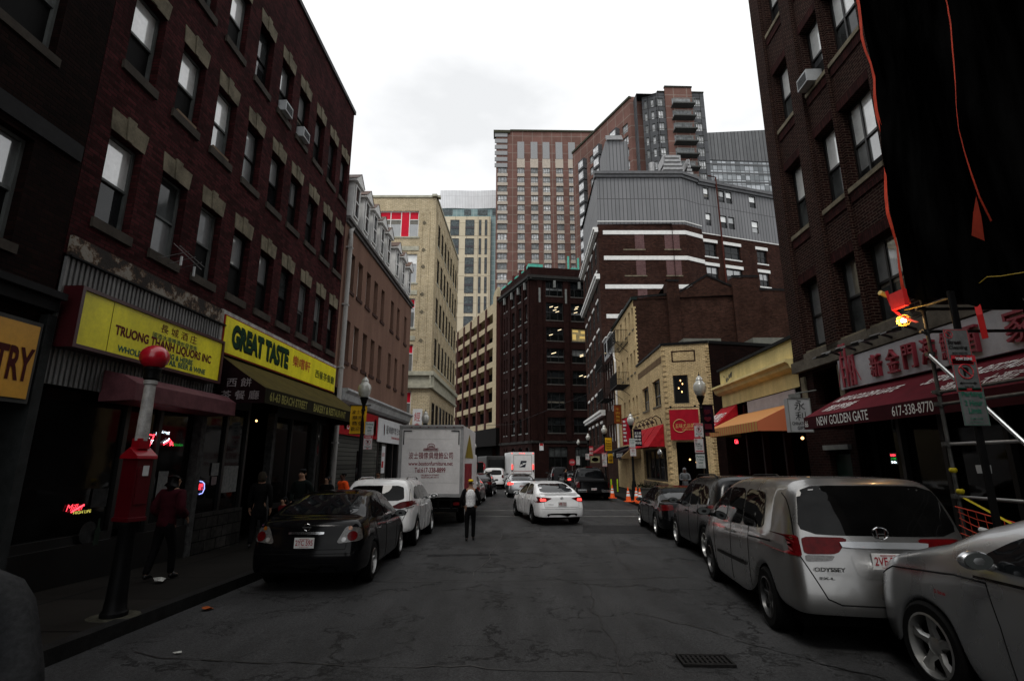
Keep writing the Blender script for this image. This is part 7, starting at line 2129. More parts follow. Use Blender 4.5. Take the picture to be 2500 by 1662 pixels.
banner('banner', 'yellow street banner with dark characters on the left lamp', 857, 896, 989, 1059, 16.55, M_BY, ['波士頓', '華埠', '商會', '歡迎您'], M_BDK)
banner('banner', 'dark purple and red street banner on the corner restaurant lamp', 1707, 1741, 988, 1055, 17.5, plain('purple_banner_cloth', (.028, .006, .03), .8, var=.3), ['夢', '♥', '—'], plain('dim_red_print', (.12, .01, .02), .7, var=0))
banner('banner', 'dark purple banner with white characters on the second right lamp', 1546, 1566, 1047, 1088, 30.4, plain('purple_banner_cloth', (.028, .006, .03)), ['波士頓', '華埠', '商會', '歡迎您'], M_WL)
banner('banner', 'yellow banner with dark English words on the third right lamp', 1477, 1493, 1067, 1100, 38.4, M_BY, ['Welcome To', "Boston's", 'Chinatown', 'District'], M_BDK)
banner('sign', 'orange-brown vertical hanging sign on the tan brick front', 1498, 1516, 988, 1034, 41, plain('orange_brown_sign', (.22, .045, .01), .6), ['牛', '肉', '麵', '館'], plain('gold_print', (.4, .22, .03), .5, var=0))
banner('sign', 'yellow vertical sign with dark characters below the yellow banner', 1484, 1496, 1106, 1130, 42, M_BY, ['酒', '樓'], M_BDK)
banner('banner', 'small red sign with white characters far up the right side', 1437, 1448, 1088, 1112, 52, M_SR, ['酒家', '飯店'], M_WL)

# red fire alarm post, left
AX, AY = -4.62, 6.6
t = thing('alarm_post', 'fire alarm post with red box, white tube and red globe', 'fire alarm post', (AX, AY, .11), rz=R(-20))
MB().lathe((0, 0, 0), [(.14, 0), (.14, .05), (.118, .08), (.108, .2), (.095, .55), (.088, .95), (.115, 1.0), (.115, 1.05)], 20).build('pedestal', M_IRON, t, smooth='auto')
m = MB(); m.box(-.13, .13, -.10, .10, 1.05, 1.80); m.box(-.145, .145, -.115, .115, 1.05, 1.10); m.build('alarm_box', plain('deep_red_enamel', (.12, .002, .008), .35, var=.3), t, bevel=.008)
m = MB(); m.prism([(-.16, 1.78), (-.15, 1.82), (0, 1.92), (.15, 1.82), (.16, 1.78)], -.13, .13, lambda a, b, c: Vector((b, a, c))); m.box(-.07, .07, -.07, .07, 1.9, 2.03); m.build('gable_lid', plain('bright_red_enamel', (.30, .004, .012), .3, var=.2), t, bevel=.006)
m = MB(); m.box(.132, .15, -.08, .08, 1.25, 1.68); m.build('alarm_door', plain('deep_red_enamel', (.20, .004, .012)), t, bevel=.005)
m = MB(); m.box(.15, .17, -.03, .03, 1.58, 1.70); m.build('notice_plate', M_SW, t)
MB().lathe((0, 0, 2.0), [(.075, 0), (.062, .7), (.078, .71), (.078, .75), (.068, .76)], 18).build('white_tube', plain('chipped_white_enamel', (.44, .43, .41), .45, var=.45, scale=7), t, smooth='auto')
MB().lathe((0, 0, 2.76), [(.075, 0), (.09, .02), (.09, .10), (.105, .14), (.09, .17)], 18).build('neck', M_IRON, t, smooth='auto')
MB().ball((0, 0, 3.06), .168, 28, 18, (1, 1, .93)).build('globe', plain('red_globe', (.50, .006, .02), .32, var=.1, coat=.6), t, smooth=True)
o = MB().lathe((AX, AY, .115), [(.0001, .002), (.25, .002), (.27, -.002)], 14).build('sidewalk_patch', plain('pale_mortar', (.10, .095, .07), .9, var=.5, scale=12), origin=(AX, AY, .115)); tag(o, kind='structure')

# traffic cones
M_CONE = plain('cone_orange', (.72, .10, .02), .5, var=.15)
def cone(label, x, y):
    t = thing('traffic_cone', label, 'traffic cone', (x, y, -.145), 'orange traffic cones on the corner', rz=R(12))
    MB().box(-.19, .19, -.19, .19, 0, .035).build('cone_base', M_CONE, t, bevel=.012)
    MB().lathe((0, 0, .035), [(.15, 0), (.135, .02), (.028, .68), (.022, .70)], 20).build('cone_body', M_CONE, t, smooth='auto')
    m = MB(); m.lathe((0, 0, .035), [(.100, .25), (.079, .37)], 20); m.build('cone_band', M_SW, t, smooth=True, recalc=False)
    m = MB(); m.lathe((0, 0, .035), [(.070, .43), (.058, .50)], 20); m.build('cone_band', M_SW, t, smooth=True, recalc=False)
    return t
c0 = cone('orange cone in front, nearest of the four on the corner', 6.42, 27.2)
for lab, x, y in (('orange cone half behind the nearest cone', 6.5, 28.3), ('orange cone second from the left of four', 6.05, 28.2), ('orange cone alone at the left, beside the pickup', 5.75, 31.0)):
    c = copy_tree(c0) if False else None
    n_ = c0.copy(); COL.objects.link(n_); n_['label'] = lab; n_.location = (x, y, -.145)
    for ch in c0.children: copy_tree(ch, n_)
for k, (px, lab) in enumerate(((1492, 'yellow-green flexible post left of the pair beyond the pickup'), (1507, 'yellow-green flexible post right of the pair beyond the pickup'))):
    x, z = px_at(px, 1169, 37)
    t = thing('marker_post', lab, 'marker post', (x, 37, -.15))
    MB().tube([(x, 37, -.15), (x, 37, z)], .05, 8).build('post', plain('lime_post', (.42, .62, .02), .5), t)
    MB().lathe((x, 37, -.15), [(.12, 0), (.12, .03), (.06, .05)], 10).build('base', M_TRIM, t)
t = thing('planter', 'low grey planter box with dark shrubs behind the cones', 'planter', (7.4, 30, -.15))
m = MB(); m.box(6.9, 8.2, 29.6, 30.1, -.15, .42); m.box(6.86, 8.24, 29.56, 30.14, .42, .47); m.build('box', plain('grey_timber', (.10, .10, .09), .8), t)
m = MB(); rn = random.Random(5)
for k in range(260):
    c = Vector((rn.uniform(6.95, 8.15), rn.uniform(29.62, 30.08), .47 + abs(rn.gauss(0, .11)))); a = rn.uniform(0, 6.3); l = .05
    m.poly([c, c + Vector((math.cos(a) * l, math.sin(a) * l, .03)), c + Vector((math.cos(a + .8) * l * 1.3, math.sin(a + .8) * l * 1.3, .07)), c + Vector((math.cos(a + 1.6) * l, math.sin(a + 1.6) * l, .05))])
m.build('foliage', plain('dark_leaves', (.03, .035, .015), .7, var=.5), t, recalc=False)

# stop signs far off
def stop_sign(label, px, py, Y, r=.32):
    x, z = px_at(px, py, Y)
    t = thing('stop_sign', label, 'stop sign', (x, Y, -.2))
    pts = [(x + r * math.cos(math.pi / 8 + k * math.pi / 4), z + r * math.sin(math.pi / 8 + k * math.pi / 4)) for k in range(8)]
    MB().prism(pts, Y, Y + .01, lambda a, b, c: Vector((b, a, c))).build('plate', M_SR, t)
    MB().text('STOP', lambda u, v, w: Vector((x - r * .62 + u, Y - .004 - w, z - r * .27 + v)), 0, 0, r * 1.24, r * .54, bold=.03).build('lettering', M_SW, t, recalc=False)
    MB().tube([(x, Y + .03, -.2), (x, Y + .03, z + r * .9)], .03, 6).build('post', M_STEEL, t)
stop_sign('red stop sign on a post right of the box truck', 1174, 1138, 36.5, .33)
stop_sign('red stop sign before the dark corner building, right side', 1397, 1128, 62, .38)

# blade sign over the gift shop
t = thing('sign', 'white blade sign reading CHINATOWN GIFTS with two outlined characters', 'sign', (7.7, 13.95, 2.63))
MB().box(7.36, 7.97, 13.92, 14.10, 2.62, 3.52).build('sign_box', plain('light_grey_panel', (.36, .37, .38), .5, var=.15), t, bevel=.01)
m = MB(); ring(m, lambda a, b, c: Vector((a, 13.92 - b, c)), 7.36, 7.97, 2.62, 3.52, .022, 0, .012); m.tube([(7.66, 14, 3.5), (7.66, 14, 3.66), (8.25, 14.05, 3.75)], .02, 6); m.box(7.5, 7.75, 13.95, 14.1, 3.54, 3.64); m.build('sign_frame', M_GREYF, t)
f = lambda u, v, w: Vector((7.40 + u, 13.916 - w, 2.66 + v))
m = MB(); m.text('永', f, .13, .54, .28, .27, bold=-.005); m.text('利', f, .13, .26, .28, .24, bold=-.005); m.text('CHINATOWN', f, .02, .15, .50, .085, bold=.02); m.text('GIFTS', f, .15, .03, .25, .085, bold=.02)
m.build('lettering', M_SK, t, recalc=False)
# big red square sign on the corner restaurant
t = thing('sign', 'large square red sign with gold ring and characters at the corner', 'sign', FCH(LCH / 2, .3, 3))
FS = Facade(*(FCH(0, .32, 0)[:2]), FCH.d.x, FCH.d.y, 1)
a0, z1 = at(FS, 1633, 1000); a1, _ = at(FS, 1697, 998); _, z0 = at(FS, 1632, 1074)
a1 = max(a1, a0 + 1.35)
MB().box(a0, a1 + .15, -.05, 0, z0, z1, FS).build('sign_panel', plain('crimson_panel', (.38, .008, .022), .5, var=.15), t)
m = MB(); cx, cz, rr_ = a0 + (a1 - a0) * .38, z0 + (z1 - z0) * .46, (z1 - z0) * .21; n = 26
m.tube([FS(cx + rr_ * math.cos(.5 + 5.4 * k / n), .012, cz + rr_ * math.sin(.5 + 5.4 * k / n)) for k in range(n + 1)], [.012 + .014 * math.sin(math.pi * k / n) for k in range(n + 1)], 6)
m.text('五味尤品粥', FS.tx(1, .006, cx - rr_ * .72, cz - .12), 0, 0, (a1 - a0) * .72, .24, bold=.01); m.text('5 SPICES HOUSE', FS.tx(1, .006, cx + .1, cz - .24), 0, 0, .6, .07)
m.build('lettering', plain('gold_paint', (.55, .33, .10), .4, var=.1), t, recalc=False)
MB().tube([FS(a0 - .05, -.02, z1 + .12), FS(a1 + .2, -.02, z1 + .12)], .025, 6).ball(FS(a0 + .1, .02, z1 + .14), .07, 10, 8).ball(FS(a1, .02, z1 + .16), .07, 10, 8).build('lamp_bar', M_IRON, t, whole=True)
o = MB().ball(FR(29.75, .35, 2.35) + Vector((-.1, 0, 0)), .24, 18, 12, (.5, 1, 1)).build('convex_mirror', plain('mirror_dome', (.35, .36, .36), .12, metal=.9, var=.1), smooth=True, origin=FR(29.75, .2, 2.3)); tag(o, 'round convex mirror on the tan restaurant corner', 'mirror')
def awning(label, f, s0, s1, zt, zb, out, val, mat, vmat, group=None, folds=1, letters=None, lm=None, sign=-1):
    t = thing('awning', label, 'awning', f((s0 + s1) / 2, 0, zb - val), group)
    m = MB()
    for k in range(folds):
        a, b = s0 + (s1 - s0) * (k + (.04 if folds > 1 else 0)) / folds, s0 + (s1 - s0) * (k + (.96 if folds > 1 else 1)) / folds
        m.poly([f(a, .02, zt), f(b, .02, zt), f(b, out, zb), f(a, out, zb)]); m.poly([f(a, .02, zt - .01), f(b, .02, zt - .01), f(b, out, zb - .01), f(a, out, zb - .01)])
        m.poly([f(a, .02, zt), f(a, out, zb), f(a, out, zb - val), f(a, .02, zb - val)]); m.poly([f(b, .02, zt), f(b, out, zb), f(b, out, zb - val), f(b, .02, zb - val)])
    m.build('canopy', mat, t, recalc=False)
    if val > 0: MB().box(s0, s1, out, out + .012, zb - val, zb, f).build('valance', vmat, t)
    if letters:
        m = MB(); hyp = math.hypot(out, zt - zb)
        for body, s_, v0, w, h in letters:
            m.text(body, lambda u, v, q: f(s_ + sign * u, out + .014 - v * out / hyp + q, zb + .012 + v * (zt - zb) / hyp), 0, v0, w, h, bold=.02)
        m.build('lettering', lm or M_WL, t, recalc=False)
    return t
M_RCAN = plain('bright_red_canvas', (.40, .012, .02), .75, var=.35, scale=5)
awning('red fabric awnings in three panels under gooseneck lamps', FR, 30.2, 36.2, 4.0, 2.72, .95, .0, M_RCAN, M_RCAN, folds=3)
for k in range(5):
    s = 30.6 + k * 1.15
    o = MB().tube([FR(s, .02, 4.05), FR(s, .1, 4.35), FR(s, .35, 4.5), FR(s, .55, 4.38), FR(s, .58, 4.2)], .03, 6).lathe(FR(s, .58, 4.05), [(.13, 0), (.1, .08), (.03, .16)], 12).build('gooseneck_lamp', plain('bronze_lamp', (.05, .02, .015), .5), origin=FR(s, .1, 4.05)); tag(o, 'bronze gooseneck lamp over the red three-panel awning', 'lamp', 'gooseneck lamps over the red awning')
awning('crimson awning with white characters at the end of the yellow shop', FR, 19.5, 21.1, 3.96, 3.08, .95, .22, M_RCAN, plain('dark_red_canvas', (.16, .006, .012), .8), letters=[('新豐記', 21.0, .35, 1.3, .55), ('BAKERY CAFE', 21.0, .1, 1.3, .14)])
M_STR, t_, b_ = _base('striped_canvas')
tc_ = t_.nodes.new('ShaderNodeTexCoord'); sp = t_.nodes.new('ShaderNodeSeparateXYZ'); t_.links.new(tc_.outputs['Object'], sp.inputs[0])
mt = t_.nodes.new('ShaderNodeMath'); mt.operation = 'PINGPONG'; mt.inputs[1].default_value = .10; t_.links.new(sp.outputs['Y'], mt.inputs[0])
rp_ = _ramp(t_, mt.outputs[0], .30, (.50, .13, .05), .31, (.45, .28, .06)); mt2 = t_.nodes.new('ShaderNodeMath'); mt2.operation = 'MULTIPLY'; mt2.inputs[1].default_value = 10; t_.links.new(mt.outputs[0], mt2.inputs[0]); t_.links.new(mt2.outputs[0], rp_.inputs['Fac']); rp_.color_ramp.elements[0].position = .48; rp_.color_ramp.elements[1].position = .52
t_.links.new(rp_.outputs[0], b_.inputs['Base Color']); b_.inputs['Roughness'].default_value = .8
awning('orange and yellow striped awning over the gift shop front', FR, 15.3, 19.4, 3.55, 3.02, 1.15, .28, M_STR, M_STR)
o = MB().box(15.2, 15.26, .02, 1.1, 3.56, 3.62, FR).poly([FR(15.2, .02, 3.9), FR(18.6, .02, 3.62), FR(18.6, 1.1, 3.1), FR(15.2, 1.1, 3.58)])
# little shops up the right side
for lab, s0, s1, zt, zb, out, val, c1, let in (
    ('dark awning with pale letters past the tan restaurant', 37.4, 40.5, 3.0, 2.6, 1.1, .5, (.03, .015, .025), None),
    ('tan canvas awning under the dark lamp post', 33.6 + 3.2, 37.3, 3.3, 2.2, 1.3, .1, (.20, .13, .06), None),
    ('black awning with white blocks beside the yellow banner', 41, 45, 3.1, 2.7, 1.1, .5, (.015, .015, .02), None),
    ('small red awning far up the right side', 51.5, 55, 3.6, 2.8, 1.2, .1, (.30, .02, .03), None)):
    aw = awning(lab, FR, s0, s1, zt, zb, out, val, plain(lab[:12], c1, .8, var=.3), plain(lab[:12], c1))
    if val > .3:
        m = MB(); m.text('RESTAURANT', FR.tx(-1, out + .013, s1 - .3, zb - val + .12), 0, 0, (s1 - s0) - .6, .26); m.build('lettering', M_SW, aw, recalc=False)
x0, z0 = px_at(1518, 1022, 34)
t = thing('flag', 'red flag with white marks hanging from a pole by the second right lamp', 'flag', (x0, 34, z0 - 2))
m = MB(); n = 8
for k in range(n):
    a, b = k / n, (k + 1) / n
    fa = lambda q: Vector((x0 + .62 * q, 34 + .06 * math.sin(q * 9), 0))
    m.poly([fa(a) + Vector((0, 0, z0 - 1.7 + .1 * a)), fa(b) + Vector((0, 0, z0 - 1.7 + .1 * b)), fa(b) + Vector((0, 0, z0 + .12 * b)), fa(a) + Vector((0, 0, z0 + .12 * a))])
m.build('cloth', plain('flag_red', (.38, .01, .03), .8, var=.3), t, recalc=False)
m = MB()
for k in range(6): c = z0 - .25 - k * .24; m.box(x0 + .04, x0 + .2 + .05 * (k % 2), 33.92, 33.925, c, c + .13)
m.build('print', M_SW, t, whole=True)
MB().tube([(x0 - .05, 34, z0 - .02), (x0 + 1.2, 34.1, z0 + .35)], .02, 6).build('pole', M_IRON, t)
t = thing('shop_sign', 'small pale oval sign board between the far shops, right side', 'sign', FR(47, .2, 2.5))
x, z = px_at(1441, 1113, 47); x2, z2 = px_at(1464, 1129, 47)
MB().box(x, x2, 46.9, 46.95, z2, z).build('sign_panel', plain('cream_board', (.28, .26, .15), .6), t)
MB().lathe(((x + x2) / 2, 46.89, (z + z2) / 2), [(.0001, 0), (.22, 0)], 16, 'y', (1.3, .8)).build('oval', plain('rose_print', (.3, .05, .08), .6), t, recalc=False)

# window air conditioners and odd things on sills
def ac(label, f, s, z, w=.44, h=.32, d=.18):
    t = thing('air_conditioner', label, 'air conditioner', f(s, 0, z), 'window air conditioners')
    MB().box(s - w / 2, s + w / 2, -.15, d, z, z + h, f).build('casing', plain('ac_casing', (.42, .44, .45), .5, var=.15), t, bevel=.01)
    m = MB()
    for k in range(9): m.box(s - w / 2 + .04, s + w / 2 - .04, d, d + .006, z + .05 + k * (h - .1) / 9, z + .05 + (k + .55) * (h - .1) / 9, f)
    m.build('grille', plain('ac_grille', (.10, .105, .11), .5, var=.2), t)
ac('boxy air conditioner in the fifth top-floor window of the burgundy building', FL, 13.0, 11.5)
ac('boxy air conditioner in the sixth top-floor window of the burgundy building', FL, 14.2, 11.5)
ac('white air conditioner in the upper window of the brown brick building', FR, 12.3, 11.86, .5, .36, .28)
ac('small air conditioner high on the dark house by the fire escapes', FR, 46.6, 6.3, .7, .5)
t = thing('drying_rack', 'thin wire drying rack outside the lower second window', 'drying rack', FL(9.4, .3, 5.6))
m = MB()
for k in range(3): m.tube([FL(9.1 + k * .28, .05, 5.55), FL(9.2 + k * .2, .55, 5.72 - k * .03)], .006, 5)
m.tube([FL(9.0, .5, 5.75), FL(9.85, .45, 5.66)], .006, 5); m.tube([FL(9.1, .3, 5.85), FL(9.7, .5, 5.55)], .006, 5)
m.build('wire', M_STEEL, t, whole=True)
m = MB(); m.box(9.13, 9.16, .45, .48, 5.42, 5.6, FL); m.box(9.6, 9.63, .4, .43, 5.38, 5.58, FL); m.build('bolt', M_SW, t)
for lab, s, z in (('thin plank lying on the sill of the third middle window', 10.5, 8.62), ('thin rail on the sill of the second middle window', 9.3, 8.62)):
    o = MB().box(s - .3, s + .3, .0, .03, z, z + .05, FL).build('plank', plain('raw_wood', (.22, .15, .10), .7), origin=FL(s, 0, z)); tag(o, lab, 'plank')
# neon and papers in the liquor store windows
M_NW = glow('neon_white', (.75, .9, 1.0), 3.0); M_NR = glow('neon_red', (1.0, .04, .06), 3.2); M_NG = glow('neon_green', (.02, .45, .05), .6); M_NY = glow('neon_yellow', (.9, .8, .15), .9); M_NB = glow('neon_blue', (.3, .35, 1), 1.6)
O = -.10
def neon(label, items, tubes=()):
    s0, z0 = at(FL, *items[0][2], O)
    t = thing('neon_sign', label, 'neon sign', FL(s0, O, z0))
    for body, mat, p0, p1, *sh_ in items:
        s0, z0 = at(FL, *p0, O); s1, z1 = at(FL, *p1, O)
        MB().text(body, FL.tx(1, O, s0, z0), 0, 0, s1 - s0, z1 - z0, bold=-.012, shear=sh_[0] if sh_ else .25).build('lettering', mat, t, recalc=False)
    for mat, pts in tubes:
        P = []
        for p in pts: s, z = at(FL, *p, O); P.append(FL(s, O + .01, z))
        MB().tube(P, .009, 6).build('neon_tube', mat, t)
    return t
neon('white script neon in a red bow-tie outline, partly behind the white tube', [('Budweiser', M_NW, (334, 1082), (374, 1068))], [(M_NR, [(331, 1089), (345, 1057), (372, 1062), (376, 1060), (362, 1093), (346, 1084), (331, 1089)])])
neon('white script neon with red underline in the door glass', [('King', M_NW, (382, 1058), (414, 1052)), ('G', M_NW, (378, 1064), (387, 1045))], [(M_NR, [(398, 1085), (410, 1078), (414, 1072)]), (M_NW, [(398, 1080), (409, 1074), (412, 1070)])])
neon('green script neon with small red star', [('Heineken', M_NG, (421, 1088), (446, 1082))], [(M_NR, [(414, 1087), (417, 1076), (421, 1087), (413, 1080), (421, 1080), (414, 1087)])])
neon('red script neon over yellow words low in the left window', [('Miller', M_NR, (160, 1248), (205, 1228)), ('HIGH LIFE', M_NY, (178, 1255), (222, 1243), 0)], [(M_NR, [(172, 1250), (204, 1231)])])
neon('round neon with red characters and white ring', [('開門', M_NR, (484, 1196), (496, 1180), 0)], [(M_NB, [(485, 1206), (493, 1203), (498, 1192), (498, 1180), (493, 1175), (487, 1174)])])
def paper(label, f, p0, p1, o=-.1, mat=None):
    s0, z1 = at(f, *p0, o); s1, z0 = at(f, *p1, o)
    if s1 < s0: s0, s1 = s1, s0
    a = MB().box(s0, s1, o, o + .004, min(z0, z1), max(z0, z1), f).build('paper_notice', mat or plain('notice_paper', (.22, .225, .22), .7, var=.35, scale=14), origin=f(s0, o, min(z0, z1))); tag(a, label, 'notice')
    m = MB(); n = 6
    for k in range(n): z = min(z0, z1) + abs(z1 - z0) * (k + .4) / n; m.box(s0 + (s1 - s0) * .12, s1 - (s1 - s0) * (.12 + .2 * (k % 3) / 2), o + .0045, o + .0055, z, z + abs(z1 - z0) * .05, f)
    m.build('print', plain('faded_ink', (.06, .06, .07), .8, var=0), a)
paper('tall paper poster in the liquor store window behind the red alarm box', FL, (388, 1150), (400, 1230))
paper('small photo notice beside the tall poster', FL, (402, 1176), (418, 1192))
paper('white notice high in the bakery window', FL, (518, 1130), (532, 1160))
paper('pink notice under the white one in the bakery window', FL, (517, 1163), (527, 1182), mat=plain('pinkish_paper', (.22, .17, .17), .7, var=.3))
paper('large typed menu sheet in the bakery window', FL, (541, 1137), (575, 1199))
paper('black and white flyer in the dark left window', FL, (228, 1193), (258, 1235), mat=plain('grey_flyer', (.06, .06, .06), .6, var=.6, scale=10))
s_, z_ = at(FL, 219, 1300, .03); 
t = thing('decal', 'round beer advertisement decal low on the dark shop wall', 'decal', FL(s_, 0, z_))
MB().lathe(FL(s_, -.0, z_), [(.0001, .006), (.17, .006), (.172, 0)], 24, 'x').build('disc', plain('grey_photo_print', (.05, .05, .05), .5, var=.7, scale=6), t)
m = MB(); m.prism([(-.05, -.2), (.05, -.2), (.055, .02), (.02, .08), (.018, .2), (-.018, .2), (-.02, .08), (-.055, .02)], .02, .026, lambda a, b, c: FL(s_ + .16 + b, a, z_ + c)); m.build('bottle_print', plain('green_print', (.03, .05, .035), .5, var=.3), t)
# lamps inside the bakery
t = thing('pendant_lamp', 'small warm lamp glowing deep inside the bakery', 'lamp', FL(14.0, -.5, 2.6))
s_, z_ = at(FL, 626, 1027, -.3); MB().ball(FL(s_, -.3, z_), .03, 8, 6).build('bulb', M_ORANGE_LIT, t); MB().tube([FL(s_, -.3, z_ + .03), FL(s_, -.3, 3.38)], .004, 4).build('cord', M_BLACK, t)
t = thing('pendant_lamp', 'small warm lamp in the bakery window near the last post', 'lamp', FL(16.0, -.5, 2.2))
s_, z_ = at(FL, 698, 1088, -.3); MB().ball(FL(s_, -.3, z_), .028, 8, 6).build('bulb', M_ORANGE_LIT, t); MB().tube([FL(s_, -.3, z_ + .03), FL(s_, -.3, 3.38)], .004, 4).build('cord', M_BLACK, t)
s_, z_ = at(FR, 1800, 1077, .0); t = thing('neon_sign', 'red neon word in the shop window under the striped awning', 'neon sign', FR(s_, 0, z_)); MB().text('Cafe', FR.tx(-1, .0, s_ + .25, z_ - .08), 0, 0, .34, .16).build('lettering', M_NR, t, recalc=False)
s_, z_ = at(FR, 2181, 1120, -.25); t = thing('led_sign', 'small red green and white led sign in the seafood restaurant window', 'led sign', FR(s_, -.25, z_)); MB().box(s_ - .12, s_ + .12, -.29, -.26, z_ - .12, z_ + .14, FR).build('case', M_BLACK, t)
for k, (w_, mt_) in enumerate((('OPEN', M_NR), ('ATM', M_NG), ('24h', M_NW))): MB().text(w_, FR.tx(-1, -.255, s_ + .08, z_ + .06 - .075 * k), 0, 0, .16, .045).build('lettering', mt_, t, recalc=False)

# ------------------------------------------------------------------ SCAFFOLD AND NET
SX = 5.72
sc = thing('scaffold', 'galvanised pipe scaffold over the right sidewalk', 'scaffold', (SX, 6.9, .1))
T_ = lambda pts, r=.024, mat=M_STEEL, name='tube_brace': MB().tube(pts, r, 10).build(name, mat, sc, smooth='auto', whole=True)
M_DST = plain('dull_scaffold_steel', (.10, .10, .095), .5, metal=.5, var=.45, scale=8)
for y in (6.95, 5.45, 3.6, 1.8, 0): T_([(SX, y, .1), (SX, y, 14)], mat=M_DST, name='standard'); T_([(7.35, y, .1), (7.35, y, 14)], mat=M_DST, name='standard')
for z, y1_ in ((1.42, 6.95), (2.08, 6.95), (2.60, 6.95), (2.76, 6.95), (3.95, 7.0)): T_([(SX, y1_, z), (SX, -3, z)], .022, M_STEEL if z in (2.08, 1.42) else M_DST, 'ledger')
for z in (3.92, 3.6): T_([(SX - .1, 6.95, z), (7.5, 6.95, z + .02)], .022, M_DST, 'transom'); T_([(SX - .1, 5.45, z), (7.5, 5.45, z + .02)], .022, M_DST, 'transom')
T_([(SX - .04, 6.95, 3.28), (SX - .04, 5.2, 1.30)], .026, plain('bright_tube', (.5, .52, .52), .25, metal=.9, var=.15), 'diagonal')
m = MB()
for z in (1.42, 2.08, 2.60, 2.76, 3.28, 3.6, 3.92):
    for y in (6.95, 5.45): m.lathe((SX, y, z - .03), [(.042, 0), (.042, .06)], 12); m.box(SX - .07, SX - .03, y - .03, y + .03, z - .02, z + .03)
m.build('coupler', M_DST, sc, whole=True)
m = MB()
for z, y in ((1.72, 6.95), (1.46, 6.9), (1.40, 5.5)): m.lathe((SX, y, z), [(.03, 0), (.045, .02), (.045, .045), (.03, .06)], 10)
m.build('yellow_tape', plain('yellow_tape', (.50, .40, .02), .5, var=.2), sc, whole=True)
m = MB()
for k in range(7): m.box(5.75 + .24 * k, 5.75 + .24 * k + .225, -3, 7.05, 4.02, 4.07)
m.build('deck_boards', plain('dark_planks', (.02, .015, .012), .9, var=.4), sc, whole=True)
m = MB(); m.box(5.70, 5.74, -3, 7.05, 4.071, 4.25); m.build('toe_board', plain('dark_planks', (.02, .015, .012)), sc)
# black net with an orange hem
M_NET, t_, b_ = _base('black_mesh')
n_ = _noise(t_, 2.2, 8, stretch=(1, 1.6, .22)); r_ = _ramp(t_, n_.outputs['Fac'], .42, (.0006, .0006, .0006), .70, (.0045, .0045, .0045)); t_.links.new(r_.outputs[0], b_.inputs['Base Color']); b_.inputs['Roughness'].default_value = .6; b_.inputs['Specular IOR Level'].default_value = .0  # stretched noise lightens the black to paint folds catching light
net = thing('debris_net', 'black debris net with orange hems hung on the scaffold', 'net', (5.5, 6, 4))
def netp(y, z):
    return Vector((5.55 + .05 * math.sin(y * 2.3 + z * .7) + .035 * math.sin(y * 5.1 - z * 1.9) + .06 * math.sin(z * .9) + .022 * math.sin(y * 9 + z * 2.2) + .018 * abs(math.sin(y * 3.3 - z * 3.1)), y, z))
def sheet(y0, y1, z0, z1, bot, parent):
    m = MB(); ny, nz = 60, 90; i0 = len(m.v)
    for a in range(ny + 1):
        y = y0 + (y1 - y0) * a / ny
        zb = z0 + bot(a / ny)
        for b in range(nz + 1): m.v.append(netp(y, zb + (z1 - zb) * b / nz))
    for a in range(ny):
        for b in range(nz): i = a * (nz + 1) + b; m.f.append((i, i + 1, i + nz + 2, i + nz + 1))
    return m.build('net_panel', M_NET, parent, smooth=True, recalc=False)
sheet(5.5, 6.97, 3.5, 14, lambda q: .62 * q - .04 * math.sin(q * 9), net)
sheet(-3, 5.5, 3.42, 14, lambda q: .03 * math.sin(q * 21) - .6 * math.exp(-((q * 8.5 - 3 - 5.32) / .2) ** 2), net)
M_HEM = plain('orange_hem', (.80, .075, .03), .7, var=.3, scale=6)
def hem(pts, w, name='orange_hem', dx=-.02, par=net, mat=None):
    m = MB()
    for k in range(len(pts) - 1):
        (y0, z0, a0), (y1, z1, a1) = pts[k], pts[k + 1]
        p, q = netp(y0, z0), netp(y1, z1)
        o0, o1 = Vector((dx - .03 * math.sin(a0), 0, 0)), Vector((dx - .03 * math.sin(a1), 0, 0))
        wa, wb = w * (.55 + .45 * abs(math.cos(a0))), w * (.55 + .45 * abs(math.cos(a1)))
        m.poly([p + o0, p + o0 + Vector((.012, wa, 0)), q + o1 + Vector((.012, wb, 0)), q + o1]); 
    return m.build(name, mat or M_HEM, par, smooth=True, recalc=False)
hem([(6.93 + .03 * math.sin(k * 1.3), 4.0 + k * .28, k * .55) for k in range(36)], .08)
hem([(5.5, 4.55 + k * .3, k * .35) for k in range(32)], .035)
m = MB()
P = [ray(a, b) for a, b in ((2383, 478), (2376, 520), (2372, 575), (2404, 588), (2396, 530))]
m.poly([r * (5.42 / r.x) + Vector((0, 0, CAM_H)) for r in P]); m.build('loose_flap', plain('dark_orange_cloth', (.30, .03, .012), .8), net, recalc=False)
# red ribbons, caution net
def ribbon(label, pts, w, mat):
    m = MB()
    for (a, b) in zip(pts, pts[1:]):
        a, b = Vector(a), Vector(b); m.poly([a, a + Vector((.01, -w, 0)), b + Vector((.01, -w, 0)), b]); m.poly([a + Vector((.004, 0, 0)), a + Vector((.014, -w, 0)), b + Vector((.014, -w, 0)), b + Vector((.004, 0, 0))])
    o = m.build('ribbon', mat, origin=pts[0], recalc=False); tag(o, label, 'ribbon'); return o
M_RIB = plain('red_ribbon', (.62, .02, .02), .45, var=.2)
def pxX(px, py, X):
    r = ray(px, py); k = X / r.x; return Vector((X, r.y * k, CAM_H + r.z * k))
ribbon('long red ribbon hanging below the debris net', [pxX(2371, 682, 5.5), pxX(2374, 730, 5.5), pxX(2384, 770, 5.47), pxX(2398, 828, 5.5)], .07, M_RIB)
ribbon('short red ribbon above the long one under the net', [pxX(2376, 622, 5.5), pxX(2382, 640, 5.5), pxX(2386, 663, 5.5)], .06, M_RIB)
